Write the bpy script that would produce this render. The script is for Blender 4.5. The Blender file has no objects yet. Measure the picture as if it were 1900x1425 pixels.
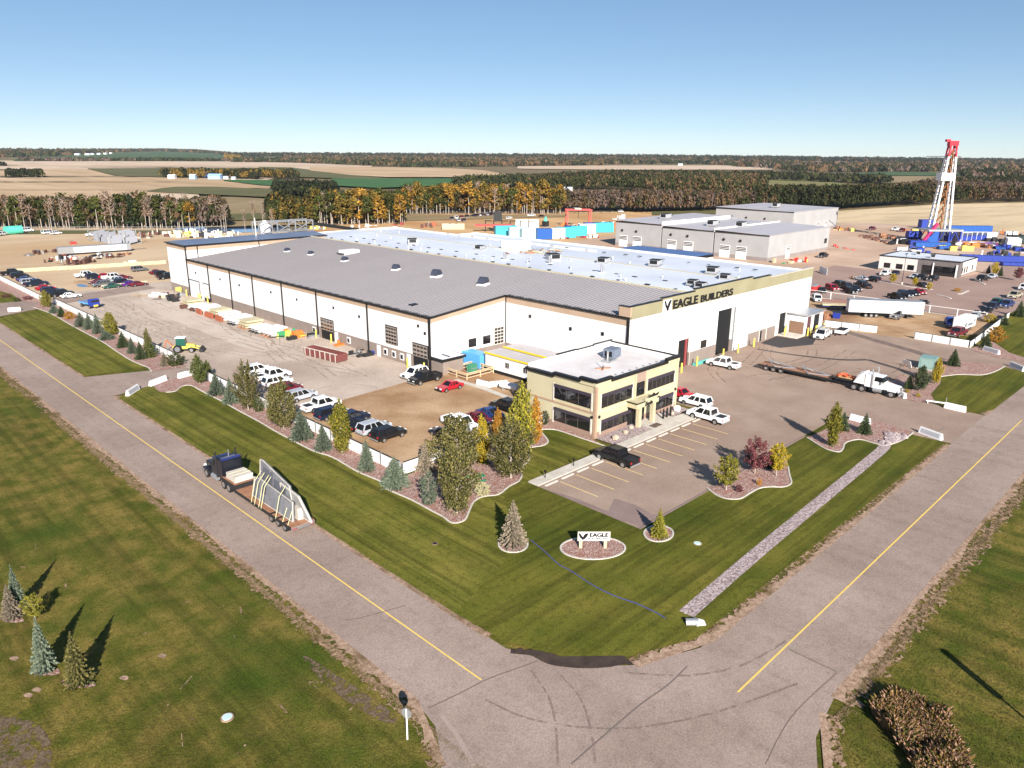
import bpy, math, random
import numpy as np
from mathutils import Vector, Matrix
R = math.radians
rnd = random.Random(7)
S = bpy.context.scene
COL = S.collection
# ------------------------------------------------------------ camera
# world: X and Y run along the two road / building directions, metres, Z up
F = 1385.0; HC = 35.5; PIT = R(17.0); ROL = R(.44); YAW = R(-45.1)
dA = Vector((math.sin(YAW), math.cos(YAW), 0)); dB = Vector((math.cos(YAW), -math.sin(YAW), 0))
def W(v): return Vector((v.dot(dB), v.dot(dA), v.z))
_fw = Vector((0, math.cos(PIT), -math.sin(PIT))); _up = Vector((0, math.sin(PIT), math.cos(PIT))); _r = Vector((1, 0, 0))
FW = W(_fw); RT = W(math.cos(ROL)*_r + math.sin(ROL)*_up); UP = W(-math.sin(ROL)*_r + math.cos(ROL)*_up)
cam = bpy.data.cameras.new("camera"); co = bpy.data.objects.new("camera", cam); COL.objects.link(co)
cam.sensor_width = 36; cam.lens = F/1900*36; cam.clip_start = 1; cam.clip_end = 30000
M4 = Matrix((RT, UP, -FW)).transposed().to_4x4(); M4.translation = (0, 0, HC); co.matrix_world = M4
S.camera = co
# ------------------------------------------------------------ light
SEL = R(27); SAZ = R(57)      # shadows fall along azimuth 57 deg
sdir = Vector((-math.cos(SAZ)*math.cos(SEL), -math.sin(SAZ)*math.cos(SEL), math.sin(SEL)))
w = bpy.data.worlds.new("World"); S.world = w; w.use_nodes = True
nt = w.node_tree; bg = nt.nodes['Background']
sk = nt.nodes.new('ShaderNodeTexSky'); sk.sky_type = 'NISHITA'; sk.sun_disc = False
sk.sun_elevation = SEL; sk.sun_rotation = math.atan2(sdir.x, sdir.y)
sk.altitude = 700; sk.air_density = .6; sk.dust_density = 0.0; sk.ozone_density = 2.0
gm_ = nt.nodes.new('ShaderNodeGamma'); gm_.inputs[1].default_value = .62; nt.links.new(sk.outputs[0], gm_.inputs[0]); hs_ = nt.nodes.new('ShaderNodeHueSaturation'); hs_.inputs['Saturation'].default_value = 1.3; nt.links.new(gm_.outputs[0], hs_.inputs['Color']); nt.links.new(hs_.outputs[0], bg.inputs[0]); bg.inputs[1].default_value = .12
sl = bpy.data.lights.new("sun", 'SUN'); sl.energy = 5.0; sl.angle = R(.5); sl.color = (1, .95, .87)
so = bpy.data.objects.new("sun", sl); COL.objects.link(so); so.rotation_euler = (-sdir).to_track_quat('-Z', 'Y').to_euler()
S.view_settings.view_transform = 'Standard'; S.view_settings.look = 'None'; S.view_settings.exposure = .95; S.view_settings.gamma = 1
S.view_settings.use_curve_mapping = False
S.render.engine = 'CYCLES'; S.cycles.max_bounces = 5; S.cycles.diffuse_bounces = 2; S.cycles.transparent_max_bounces = 6; S.cycles.volume_bounces = 0
# ------------------------------------------------------------ terrain height and pixel -> ground
AM = [(-2500, 45), (-800, 60), (0, 58), (380, 54), (430, 38), (950, 44), (1300, 46), (1900, 34), (2600, 42), (5000, 45)]
AZ0 = math.atan2(FW.y, FW.x)
def amp(a):
    d = (AZ0-a+math.pi) % (2*math.pi)-math.pi
    xp = 950+F*math.tan(max(-1.3, min(1.3, d)))
    return float(np.interp(xp, [p[0] for p in AM], [p[1] for p in AM]))
def hz(x, y):
    d = math.hypot(x, y)
    if d < 1000: return 0.0
    return amp(math.atan2(y, x))*(min(1.0, (d-1000)/5500)**1.2)
def at(px, py, z=0.0):
    d = FW + RT*((px-950)/F) - UP*((py-712.5)/F)
    if d.z < -1e-6:
        t = (z-HC)/d.z
        if math.hypot(d.x*t, d.y*t) < 1000: return Vector((d.x*t, d.y*t, z))
    L = math.hypot(d.x, d.y); dist = 950.
    while dist < 6500:
        t = dist/L
        if HC+d.z*t <= hz(d.x*t, d.y*t): break
        dist += 8
    t = min(dist, 6450)/L
    return Vector((d.x*t, d.y*t, hz(d.x*t, d.y*t)))
def xy(px, py): p = at(px, py); return (p.x, p.y)
# ------------------------------------------------------------ materials
MATS = {}
def mat(name, c1, c2=None, scale=1.0, rough=.85, metal=0., bump=0., bscale=None, c3=None, grain=.0, island=None, waves=None, spec=.3, stretch=None, contrast=(.35, .65), emis=None, coat=0, streak=None, holes=None):
    if name in MATS: return MATS[name]
    m = bpy.data.materials.new(name); m.use_nodes = True; MATS[name] = m
    n = m.node_tree.nodes; l = m.node_tree.links; b = n['Principled BSDF']
    b.inputs['Roughness'].default_value = rough; b.inputs['Metallic'].default_value = metal
    b.inputs['Specular IOR Level'].default_value = spec
    b.inputs['Coat Weight'].default_value = coat
    if c2 is None:
        c2 = tuple(min(1, x*1.12) for x in c1)
        if scale == 1.0: scale = .7
    g = n.new('ShaderNodeNewGeometry')
    def mix(fac, a, bb, mode='MIX', f=None):
        x = n.new('ShaderNodeMix'); x.data_type = 'RGBA'; x.blend_type = mode
        if f is None: l.new(fac, x.inputs[0])
        else: x.inputs[0].default_value = f
        for s, v in ((6, a), (7, bb)):
            if isinstance(v, tuple): x.inputs[s].default_value = (*v[:3], 1)
            else: l.new(v, x.inputs[s])
        return x.outputs[2]
    src = g.outputs['Position']
    if stretch:
        mp = n.new('ShaderNodeMapping'); mp.inputs['Scale'].default_value = stretch; l.new(src, mp.inputs[0]); src = mp.outputs[0]
    def noise(sc, det=4, rg=.55, s=None):
        x = n.new('ShaderNodeTexNoise'); x.inputs['Scale'].default_value = sc; x.inputs['Detail'].default_value = det; x.inputs['Roughness'].default_value = rg
        l.new(s or src, x.inputs['Vector']); return x.outputs['Fac']
    def ramp(v, a, bb):
        x = n.new('ShaderNodeMapRange'); x.inputs[1].default_value = a; x.inputs[2].default_value = bb; l.new(v, x.inputs[0]); return x.outputs[0]
    if island:
        cr = n.new('ShaderNodeValToRGB'); cr.color_ramp.interpolation = 'LINEAR'
        els = cr.color_ramp.elements
        while len(els) < len(island): els.new(.5)
        for i, c in enumerate(island): els[i].position = i/(len(island)-1); els[i].color = (*c, 1)
        l.new(g.outputs['Random Per Island'], cr.inputs[0])
        oi = n.new('ShaderNodeObjectInfo')
        hs = n.new('ShaderNodeHueSaturation')
        l.new(cr.outputs[0], hs.inputs['Color'])
        l.new(ramp(oi.outputs['Random'], -1.2, 1.4), hs.inputs['Value'])
        mr = n.new('ShaderNodeMapRange'); mr.inputs[3].default_value = .75; mr.inputs[4].default_value = 1.25; l.new(oi.outputs['Random'], mr.inputs[0]); l.new(mr.outputs[0], hs.inputs['Value'])
        col = hs.outputs[0]
    else:
        col = mix(ramp(noise(scale), *contrast), c1, c2)
        if c3: col = mix(ramp(noise(scale*.17, 3), .5, .68), col, c3)
    if streak:
        for sx_, sy_, sc_, dk_, lo, hi in streak:
            mp2 = n.new('ShaderNodeMapping'); mp2.inputs['Scale'].default_value = (sx_, sy_, 1); l.new(g.outputs['Position'], mp2.inputs[0])
            ff = ramp(noise(sc_, 3, .6, mp2.outputs[0]), lo, hi); mu = n.new('ShaderNodeMath'); mu.operation = 'MULTIPLY'; l.new(ff, mu.inputs[0]); mu.inputs[1].default_value = dk_
            col = mix(mu.outputs[0], col, (.022,.026,.004))
    if waves:   # (vector dir, spacing m, darkness, width)
        for (vx, vy, vz), sp, dk, wd in waves:
            dp = n.new('ShaderNodeVectorMath'); dp.operation = 'DOT_PRODUCT'; dp.inputs[1].default_value = (vx, vy, vz); l.new(g.outputs['Position'], dp.inputs[0])
            wob = n.new('ShaderNodeMath'); wob.operation = 'MULTIPLY_ADD'; l.new(noise(.15, 3), wob.inputs[0]); wob.inputs[1].default_value = 3.0 if wd > .3 else 0.; l.new(dp.outputs['Value'], wob.inputs[2])
            dv = n.new('ShaderNodeMath'); dv.operation = 'DIVIDE'; l.new(wob.outputs[0], dv.inputs[0]); dv.inputs[1].default_value = sp
            fr = n.new('ShaderNodeMath'); fr.operation = 'PINGPONG'; l.new(dv.outputs[0], fr.inputs[0]); fr.inputs[1].default_value = .5
            mk = n.new('ShaderNodeMapRange'); mk.interpolation_type = 'SMOOTHSTEP'; mk.inputs[1].default_value = wd*.3; mk.inputs[2].default_value = wd*.7; mk.inputs[3].default_value = dk; mk.inputs[4].default_value = 0; l.new(fr.outputs[0], mk.inputs[0])
            fac = mk.outputs[0]
            if wd > .3:
                mm = n.new('ShaderNodeMath'); mm.operation = 'MULTIPLY'; l.new(mk.outputs[0], mm.inputs[0]); l.new(ramp(noise(.09, 2), .35, .6), mm.inputs[1]); fac = mm.outputs[0]
            col = mix(fac, col, (.02, .02, .015))
    if grain:
        s2 = g.outputs['Position']
        col = mix(None, col, mix(ramp(noise(9, 2, .7, s2), .3, .7), (.25, .25, .25), (.75, .75, .75)), 'OVERLAY', grain)
    l.new(col, b.inputs['Base Color'])
    if holes: l.new(ramp(noise(holes[0], 3, .7), holes[1], holes[2]), b.inputs['Alpha'])
    if emis: b.inputs['Emission Color'].default_value = (*emis, 1); b.inputs['Emission Strength'].default_value = 1
    if bump:
        bp = n.new('ShaderNodeBump'); bp.inputs['Strength'].default_value = bump; bp.inputs['Distance'].default_value = .1
        l.new(noise(bscale or scale*6, 3), bp.inputs['Height']); l.new(bp.outputs[0], b.inputs['Normal'])
    return m
def flat(name, c, rough=.6, metal=0, spec=.4, coat=0): return mat(name, c, tuple(min(1, x*.88) for x in c), 2.2, rough, metal, spec=spec, coat=coat, contrast=(.3, .7))
def PM(c, coat=.3): return flat('paint_%02d_%02d_%02d' % tuple(int(x*99) for x in c), c, .4, 0, .3, coat)
# ------------------------------------------------------------ mesh builder
class MB:
    def __init__(s): s.v = []; s.f = []; s.m = []
    def add(s, vs, fs, mi=0):
        o = len(s.v); s.v += [tuple(p) for p in vs]; s.f += [tuple(i+o for i in f) for f in fs]; s.m += [mi]*len(fs); return s
    def box(s, x0, x1, y0, y1, z0, z1, mi=0):
        return s.add([(x0,y0,z0),(x1,y0,z0),(x1,y1,z0),(x0,y1,z0),(x0,y0,z1),(x1,y0,z1),(x1,y1,z1),(x0,y1,z1)],
                     [(3,2,1,0),(4,5,6,7),(0,1,5,4),(1,2,6,5),(2,3,7,6),(3,0,4,7)], mi)
    def frus(s, b, t, z0, z1, mi=0):   # b,t = (x0,x1,y0,y1)
        return s.add([(b[0],b[2],z0),(b[1],b[2],z0),(b[1],b[3],z0),(b[0],b[3],z0),(t[0],t[2],z1),(t[1],t[2],z1),(t[1],t[3],z1),(t[0],t[3],z1)],
                     [(3,2,1,0),(4,5,6,7),(0,1,5,4),(1,2,6,5),(2,3,7,6),(3,0,4,7)], mi)
    def bar(s, a, b, w, h=None, mi=0):
        a = Vector(a); b = Vector(b); d = (b-a); 
        if d.length < 1e-6: return s
        d.normalize(); u = Vector((0,0,1)) if abs(d.z) < .9 else Vector((1,0,0))
        x = d.cross(u).normalized()*(w/2); y = x.cross(d).normalized()*((h or w)/2)
        vs = [a-x-y, a+x-y, a+x+y, a-x+y, b-x-y, b+x-y, b+x+y, b-x+y]
        return s.add(vs, [(3,2,1,0),(4,5,6,7),(0,1,5,4),(1,2,6,5),(2,3,7,6),(3,0,4,7)], mi)
    def cyl(s, a, b, r0, r1=None, n=10, mi=0, cap=True):
        a = Vector(a); b = Vector(b); d = (b-a).normalized(); r1 = r0 if r1 is None else r1
        u = Vector((0,0,1)) if abs(d.z) < .9 else Vector((1,0,0)); x = d.cross(u).normalized(); y = d.cross(x)
        vs = []
        for p, r in ((a, r0), (b, r1)):
            for i in range(n):
                t = 2*math.pi*i/n; vs.append(p+x*math.cos(t)*r+y*math.sin(t)*r)
        fs = [(i, n+i, n+(i+1) % n, (i+1) % n) for i in range(n)]
        if cap: fs += [tuple(range(n)), tuple(range(2*n-1, n-1, -1))]
        return s.add(vs, fs, mi)
    def prism(s, poly, z0, z1, mi=0, mtop=None, bottom=True):
        n = len(poly); a = sum(poly[i][0]*poly[(i+1) % n][1]-poly[(i+1) % n][0]*poly[i][1] for i in range(n))
        if a < 0: poly = poly[::-1]
        vs = [(p[0], p[1], z0) for p in poly]+[(p[0], p[1], z1) for p in poly]
        s.add(vs, [(i, (i+1) % n, n+(i+1) % n, n+i) for i in range(n)]+([tuple(range(n-1, -1, -1))] if bottom else []), mi)
        return s.add(vs[n:], [tuple(range(n))], mi if mtop is None else mtop)
    def ext(s, prof, y0, y1, mi=0, axis='y'):   # prof (x,z) closed, extruded along y
        n = len(prof); vs = [(p[0], y0, p[1]) for p in prof]+[(p[0], y1, p[1]) for p in prof]
        if axis == 'x': vs = [(p[1], p[0], p[2]) for p in vs]
        return s.add(vs, [(i, (i+1) % n, n+(i+1) % n, n+i) for i in range(n)]+[tuple(range(n-1, -1, -1)), tuple(range(n, 2*n))], mi)
    def quad(s, *p, mi=0): return s.add(p, [tuple(range(len(p)))], mi)
    def ico(s, c, rx, ry, rz, mi=0, j=.2, rr=rnd):
        vs, fs = ICO; o = [(c[0]+v[0]*rx*(1+rr.uniform(-j, j)), c[1]+v[1]*ry*(1+rr.uniform(-j, j)), c[2]+v[2]*rz*(1+rr.uniform(-j, j))) for v in vs]
        return s.add(o, fs, mi)
    def mesh(s, name, mats, smooth=False):
        me = bpy.data.meshes.new(name); me.from_pydata(s.v, [], s.f)
        for m in mats: me.materials.append(m)
        if len(mats) > 1: me.polygons.foreach_set('material_index', s.m)
        if smooth: me.polygons.foreach_set('use_smooth', [True]*len(s.f))
        me.update(); return me
    def build(s, name, mats, parent=None, world=False, smooth=False, bevel=0, fix=True):
        if not isinstance(mats, (list, tuple)): mats = [mats]
        if world and parent is not None:
            o = parent.location; s.v = [(p[0]-o[0], p[1]-o[1], p[2]-o[2]) for p in s.v]
        me = s.mesh(name, mats, smooth)
        if fix or bevel:
            import bmesh
            bm = bmesh.new(); bm.from_mesh(me)
            if bevel:
                bmesh.ops.remove_doubles(bm, verts=bm.verts, dist=1e-4)
                bmesh.ops.bevel(bm, geom=[e for e in bm.edges], offset=bevel, segments=2, affect='EDGES', clamp_overlap=True)
            bmesh.ops.recalc_face_normals(bm, faces=bm.faces); bm.to_mesh(me); bm.free()
        ob = bpy.data.objects.new(name, me); COL.objects.link(ob)
        if parent is not None: ob.parent = parent
        return ob
def _ico():
    import bmesh
    bm = bmesh.new(); bmesh.ops.create_icosphere(bm, subdivisions=1, radius=1)
    v = [tuple(x.co) for x in bm.verts]; f = [tuple(x.index for x in q.verts) for q in bm.faces]; bm.free(); return v, f
ICO = _ico()
LABS = {}
def tag(o, label, cat, group=None, kind=None):
    o['label'] = label; o['category'] = cat
    if group: o['group'] = group
    if kind: o['kind'] = kind
    return o
def thing(name, label, cat, loc, rz=0, group=None):
    o = bpy.data.objects.new(name, None); COL.objects.link(o); o.empty_display_size = .5
    o.location = (loc[0], loc[1], loc[2] if len(loc) > 2 else 0); o.rotation_euler = (0, 0, rz); return tag(o, label, cat, group)
def struct(name, mb, m, smooth=False, fix=True):
    o = mb.build(name, m, smooth=smooth, fix=fix); o['kind'] = 'structure'; return o
KIDS = {}
def copy_tree(o, loc=None, rz=None, label=None, group=None, parent=None, sc=None, over=None):
    c = o.copy(); COL.objects.link(c)
    if parent is not None: c.parent = parent
    if o not in KIDS: KIDS[o] = [x for x in bpy.data.objects if x.parent == o]
    for ch in KIDS[o]: copy_tree(ch, parent=c, over=over)
    if loc is not None: c.location = (loc[0], loc[1], loc[2] if len(loc) > 2 else 0)
    if rz is not None: c.rotation_euler = (0, 0, rz)
    if sc is not None: c.scale = sc if isinstance(sc, tuple) else (sc, sc, sc)
    if label: c['label'] = label
    if group: c['group'] = group
    if over and o.type == 'MESH':
        for i, ms in enumerate(c.material_slots):
            if ms.material and ms.material.name in over:
                nm_ = over[ms.material.name]; ms.link = 'OBJECT'; ms.material = nm_
    return c
class Proto:   # first placement moves the prototype itself, later ones copy it
    def __init__(s, root): s.r = root; s.first = True
    def put(s, loc, rz, label, group=None, sc=None, over=None, cat=None):
        o = copy_tree(s.r, loc, rz, label, group, sc=sc, over=over)
        if cat: o['category'] = cat
        return o
PROTOS = []
def sheet(name, poly, z, m, jag=0):
    mb = MB(); n = len(poly); a = sum(poly[i][0]*poly[(i+1) % n][1]-poly[(i+1) % n][0]*poly[i][1] for i in range(n))
    if a < 0: poly = poly[::-1]
    mb.add([(p[0], p[1], z) for p in poly], [tuple(range(n))]); return struct(name, mb, m, fix=False)
def ribbon(name, pts, wd, z, m, k=True, build=True, h=0):
    mb = MB()
    P = [Vector((p[0], p[1])) for p in pts]
    for i in range(len(P)-1):
        d = (P[i+1]-P[i]); 
        if d.length < 1e-4: continue
        d.normalize(); nn = Vector((-d.y, d.x))*wd/2; a = P[i]-d*(wd*.1 if i else 0); b = P[i+1]+d*(wd*.1 if i < len(P)-2 else 0)
        if h: mb.add([(a.x-nn.x,a.y-nn.y,z),(a.x+nn.x,a.y+nn.y,z),(b.x+nn.x,b.y+nn.y,z),(b.x-nn.x,b.y-nn.y,z),(a.x-nn.x,a.y-nn.y,z+h),(a.x+nn.x,a.y+nn.y,z+h),(b.x+nn.x,b.y+nn.y,z+h),(b.x-nn.x,b.y-nn.y,z+h)], [(0,1,2,3),(4,5,6,7),(0,1,5,4),(1,2,6,5),(2,3,7,6),(3,0,4,7)])
        else: mb.add([(a.x-nn.x,a.y-nn.y,z+i*1e-5),(b.x-nn.x,b.y-nn.y,z+i*1e-5),(b.x+nn.x,b.y+nn.y,z+i*1e-5),(a.x+nn.x,a.y+nn.y,z+i*1e-5)], [(0,1,2,3)])
    if not build: return mb
    return struct(name, mb, m, fix=bool(h))
def smooth_pts(pts, n=4, closed=False):   # Catmull-Rom
    P = [Vector(p[:2]) for p in pts]; out = []; N = len(P)
    for i in range(N if closed else N-1):
        p0 = P[(i-1) % N] if closed or i else P[0]; p1 = P[i]; p2 = P[(i+1) % N]; p3 = P[(i+2) % N] if closed or i+2 < N else P[-1]
        for k in range(n):
            t = k/n; out.append(tuple(.5*((2*p1)+(p2-p0)*t+(2*p0-5*p1+4*p2-p3)*t*t+(3*p1-p0-3*p2+p3)*t**3)))
    if not closed: out.append(tuple(P[-1]))
    return out
# ============================================================ materials used all over
m_wild = mat('rough_grass', (.085,.090,.013), (.190,.140,.034), .42, .95, c3=(.055,.078,.009), grain=.85, bump=.6, bscale=5, contrast=(.38,.62), spec=.08, streak=[(1,.05,.8,.38,.47,.62),(1,1,2.6,.3,.50,.62)])
m_lawnA = mat('mown_lawn_a', (.110,.115,.017), (.200,.170,.034), .3, .95, c3=(.085,.100,.012), grain=.75, contrast=(.3,.7), bump=.4, bscale=6, spec=.08, streak=[(1,.012,1.1,.42,.50,.60),(.5,.02,2.2,.3,.45,.62),(1,1,1.8,.3,.52,.64)])
m_lawnB = mat('mown_lawn_b', (.090,.100,.013), (.160,.138,.024), .22, .95, c3=(.068,.082,.010), grain=.75, contrast=(.3,.7), bump=.4, bscale=6, spec=.08, streak=[(.05,1,.9,.34,.48,.62),(.02,.6,1.8,.3,.47,.6),(1,1,1.8,.3,.52,.64)])
m_road = mat('asphalt_road', (.290,.214,.178), (.348,.265,.224), .12, .95, c3=(.245,.178,.148), grain=.5, spec=.15, contrast=(.35,.65), streak=[(1,.04,.35,.10,.48,.62),(1,1,.9,.10,.52,.60)])
m_lot = mat('asphalt_lot', (.275,.195,.150), (.340,.250,.197), .16, .95, c3=(.262,.180,.138), grain=.35, spec=.15)
m_lotD = mat('asphalt_dark', (.215,.150,.135), (.25,.18,.162), .3, .95, grain=.3, spec=.15)
m_yard = mat('gravel_yard', (.41,.325,.265), (.50,.405,.335), .16, .95, c3=(.34,.26,.21), grain=.6, spec=.1)
m_dirt = mat('brown_dirt', (.30,.175,.092), (.46,.31,.19), .14, .95, c3=(.225,.120,.060), grain=.6, spec=.1)
m_tan = mat('tan_dirt', (.45,.315,.195), (.55,.41,.27), .05, .95, c3=(.44,.285,.155), grain=.45, spec=.1, stretch=(.5,1,1))
m_orange = mat('orange_dirt', (.42,.22,.09), (.55,.36,.18), .035, .95, c3=(.34,.17,.07), grain=.2, stretch=(1,.4,1))
m_verge = mat('verge_gravel', (.26,.165,.11), (.42,.29,.21), 2.5, .95, c3=(.17,.11,.06), grain=.7, spec=.1)
m_vergeH = mat('verge_scatter', (.24,.15,.09), (.38,.25,.17), 2.5, .95, c3=(.15,.10,.05), grain=.7, spec=.1, holes=(2.4,.47,.55))
m_mulch = mat('bark_mulch', (.22,.105,.078), (.56,.42,.37), 7, .95, c3=(.31,.15,.12), grain=.8, bump=.8, bscale=14, contrast=(.42,.62), spec=.1)
m_rock = mat('river_rock', (.22,.16,.155), (.50,.40,.39), 5, .9, grain=.7, bump=1, bscale=9, contrast=(.42,.58))
m_conc = mat('concrete', (.47,.42,.36), (.56,.51,.45), .8, .85, grain=.2)
m_kerb = mat('pale_kerb', (.62,.56,.49), (.50,.45,.40), 1.5, .85)
m_yel = flat('road_yellow', (.80,.55,.13), .8)
m_yel2 = flat('stall_yellow', (.80,.58,.25), .8)
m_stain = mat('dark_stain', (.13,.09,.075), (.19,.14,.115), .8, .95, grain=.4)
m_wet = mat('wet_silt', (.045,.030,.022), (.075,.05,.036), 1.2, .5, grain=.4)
m_crack = flat('crack_dark', (.17,.13,.115), .95)
m_white = mat('white_panel', (.80,.78,.765), (.72,.70,.685), .25, .6)
m_wwall = mat('white_ribbed_wall', (.80,.77,.76), (.72,.69,.68), .2, .5, waves=[((1,1,0), .55, .22, .14)], streak=[(1,1,.35,.06,.5,.62)])
m_beige = mat('beige_ribbed_band', (.45,.32,.225), (.40,.28,.195), .3, .55, waves=[((1,1,0), .42, .22, .12)])
m_cream = mat('cream_panel', (.52,.455,.30), (.46,.40,.26), .25, .6)
m_para = mat('parapet_panel', (.315,.285,.175), (.275,.245,.15), .25, .6)
m_brown = mat('taupe_plinth', (.27,.215,.185), (.235,.185,.16), .6, .7, waves=[((1,1,0), .42, .15, .12)])
m_black = flat('black_trim', (.012,.012,.013), .4)
m_dark = flat('dark_opening', (.008,.008,.009), .8)
m_glass = flat('dark_glass', (.012,.012,.014), .04, 0, .8)
m_roofG = mat('grey_roof_steel', (.50,.465,.475), (.44,.405,.415), .05, .5, .15, stretch=(.25,2.4,1))
m_rib = flat('roof_rib', (.20,.185,.19), .5, .1)  # dark rib tone stands in for the shaded sides of the ribs
m_roofW = mat('white_membrane', (.66,.68,.74), (.54,.56,.62), .06, .45, grain=.06, c3=(.74,.76,.80))
m_dusk = mat('blue_grey_roof', (.15,.18,.26), (.19,.22,.30), .1, .35, .3)
m_galv = flat('galvanised', (.46,.46,.47), .4, .6)
m_door = mat('steel_door', (.60,.585,.60), (.66,.65,.66), 1, .5, waves=[((0,0,1), .55, .35, .14)])
m_tyre = flat('tyre_rubber', (.014,.014,.015), .9)
m_rim = flat('wheel_rim', (.55,.55,.56), .3, .8)
m_hl = flat('lamp_clear', (.80,.80,.78), .15, 0, .8)
m_tl = flat('lamp_red', (.42,.02,.02), .2, 0, .8)
m_chas = flat('chassis_black', (.02,.02,.021), .6)
m_deckw = mat('deck_timber', (.27,.12,.065), (.38,.19,.11), 1.5, .85, waves=[((1,0,0), .3, .35, .15)])
m_bark = mat('pale_bark', (.42,.36,.30), (.30,.24,.19), 3, .9)
m_bark2 = mat('brown_bark', (.16,.11,.08), (.11,.075,.05), 3, .9)
m_cpanel = mat('precast_concrete', (.135,.135,.15), (.20,.20,.21), .9, .8, grain=.3)
m_strap = flat('strap_yellow', (.75,.70,.38), .7)
# ============================================================ terrain
def fan(a0, a1, na):
    return [a0+(a1-a0)*i/na for i in range(na+1)]
angs = fan(AZ0-R(180), AZ0-R(46), 44)[:-1]+fan(AZ0-R(46), AZ0+R(46), 230)+fan(AZ0+R(46), AZ0+R(180), 44)[1:-1]
rings = [30, 90, 200, 450, 800, 1000]+list(range(1100, 6600, 110))+[6600, 7300, 8500, 11000, 16000]
mb = MB(); vs = [(0, 0, 0)]; fs = []
for r_ in rings:
    for a in angs:
        x, y = r_*math.cos(a), r_*math.sin(a); h = hz(x, y)
        if r_ > 6600: h -= (r_-6600)*.012
        vs.append((x, y, h))
n = len(angs)
for i in range(n): fs.append((0, 1+i, 1+(i+1) % n))
for k in range(len(rings)-1):
    for i in range(n):
        a = 1+k*n+i; b = 1+k*n+(i+1) % n; fs.append((a, a+n, b+n, b))
mb.add(vs, fs)
m_terr = mat('open_country', (.125,.088,.036), (.200,.140,.066), .02, .95, c3=(.085,.078,.026), grain=.3, contrast=(.3,.7))
struct('ground', mb, m_terr, fix=False)
# nearby grass
sheet('roadside_grass', [(-160,-160),(420,-160),(420,14),(420,60),(300,40),(26,500),(-160,500)], .01, m_wild)
# ============================================================ yards, lots and roads (flat sheets, a few mm to cm apart)
sheet('dirt_yard', [(47.5,93),(47.5,330),(60,470),(150,380),(186,322),(196,240),(196,40),(120,60),(77,90)], .03, m_tan)
sheet('back_yard', [(170,195),(190,335),(215,350),(255,338),(294,384),(386,333),(515,251),(420,190),(196,195)], .035, m_orange)
sheet('east_yard', [(160,100),(160,200),(420,240),(560,200),(560,40),(300,40),(197,60),(160,90)], .04, mat('pinkish_yard', (.43,.29,.205), (.54,.385,.285), .05, .95, c3=(.38,.23,.145), grain=.3))
sheet('gravel_yard', [(48,93),(48,206),(52,222),(74,222),(100,224),(77,200),(77,90),(60,92)], .05, m_yard)
sheet('dirt_lot', [(47.9,66),(47.9,93),(77,95),(95,93),(95,66)], .055, m_dirt)
sheet('asphalt_yard', [(56.4,38.2),(56.4,52),(93,52),(93,69),(165,69),(165,42),(165,22),(151,22),(151,31),(121,31),(120.5,22),(105,22),(104,38.2)], .06, m_lot)
sheet('asphalt_patch', [xy(*p) for p in [(982,900),(1068,925),(1128,950),(1140,926),(1180,938),(1210,955),(1240,957),(1216,975),(1190,979)]], .068, m_lotD)
sheet('entry_drive', [(33,119),(33,133.5),(48,128),(49,123.5),(42,121.5)], .065, m_road)
sheet('north_drive', [(33,197),(33,220),(48,214),(75,222),(75,213),(50,205)], .065, m_road)
sheet('mud_yard', [(164,47),(161,66),(161,100),(196,92),(196.3,40),(180,38.5)], .064, m_dirt)
sheet('neighbour_parking', [(197,40),(197,100),(262,104),(262,66),(281,64),(330,70),(330,24),(220,33)], .07, mat('parking_asphalt', (.285,.185,.15), (.335,.225,.185), .08, .9, grain=.2))
sheet('stubble_far_right', [xy(*p) for p in [(1551,392),(1640,386),(1750,379),(1900,376),(2200,372),(2200,470),(1900,432),(1750,421),(1620,414),(1551,413)]], .08, mat('stubble_gold', (.56,.42,.255), (.64,.49,.31), .012, .95, c3=(.50,.36,.2), stretch=(.4,2,1), streak=[(.25,1,.06,.14,.45,.62)]))
# roads
sheet('west_road', [(25.3,31),(25.3,600),(33.7,600),(33.7,33)], .075, m_road)
sheet('south_road', [(38,14.4),(38,23.6),(600,23.6),(600,14.4)], .076, m_road)
rc = [(25.3,34),(24.8,31.5),(23.2,28.9),(20.5,26.5),(17,24.6),(12,23.6),(-150,23.6),(-150,14.4),(22,14.4),(25,11),(25.3,7),(25.3,-150),(33.7,-150),(33.7,5),(35.2,9.2),(38,12),(41.5,13.7),(46,14.4),(50,14.6),(50,23.7),(44.2,23.8),(39.1,26),(35.4,29.4),(33.7,34)]
sheet('junction', rc, .08, m_road)
# ragged gravel verges
def verge(p0, p1, side, wd, z, m=m_verge, seed=1):
    r = random.Random(seed); a = Vector(p0); b = Vector(p1); L = (b-a).length; d = (b-a)/L; nn = Vector((-d.y, d.x))*side
    n = int(L/.35); inner = []; outer = []
    for i in range(n+1):
        q = a+d*(L*i/n); inner.append(tuple(q-nn*.25)); outer.append(tuple(q+nn*(wd*(.25+.5*r.random()**1.6)*(.8+.4*math.sin(i*.11)+.3*math.sin(i*.031+2)))))
    mb = MB(); N = n+1
    mb.add([(p[0], p[1], z) for p in inner]+[(p[0], p[1], z) for p in outer], [(i, i+1, N+i+1, N+i) for i in range(n)])
    struct('road_verge', mb, m, fix=False)
    if m is m_verge:
        mb = MB(); outer2 = [tuple(Vector(inner[i])+nn*(.25+wd*1.9*(.6+.5*r.random()))) for i in range(N)]
        mb.add([(p[0], p[1], z-.0005) for p in inner]+[(p[0], p[1], z-.0005) for p in outer2], [(i, i+1, N+i+1, N+i) for i in range(n)]); struct('verge_gravel', mb, m_vergeH, fix=False)
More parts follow.
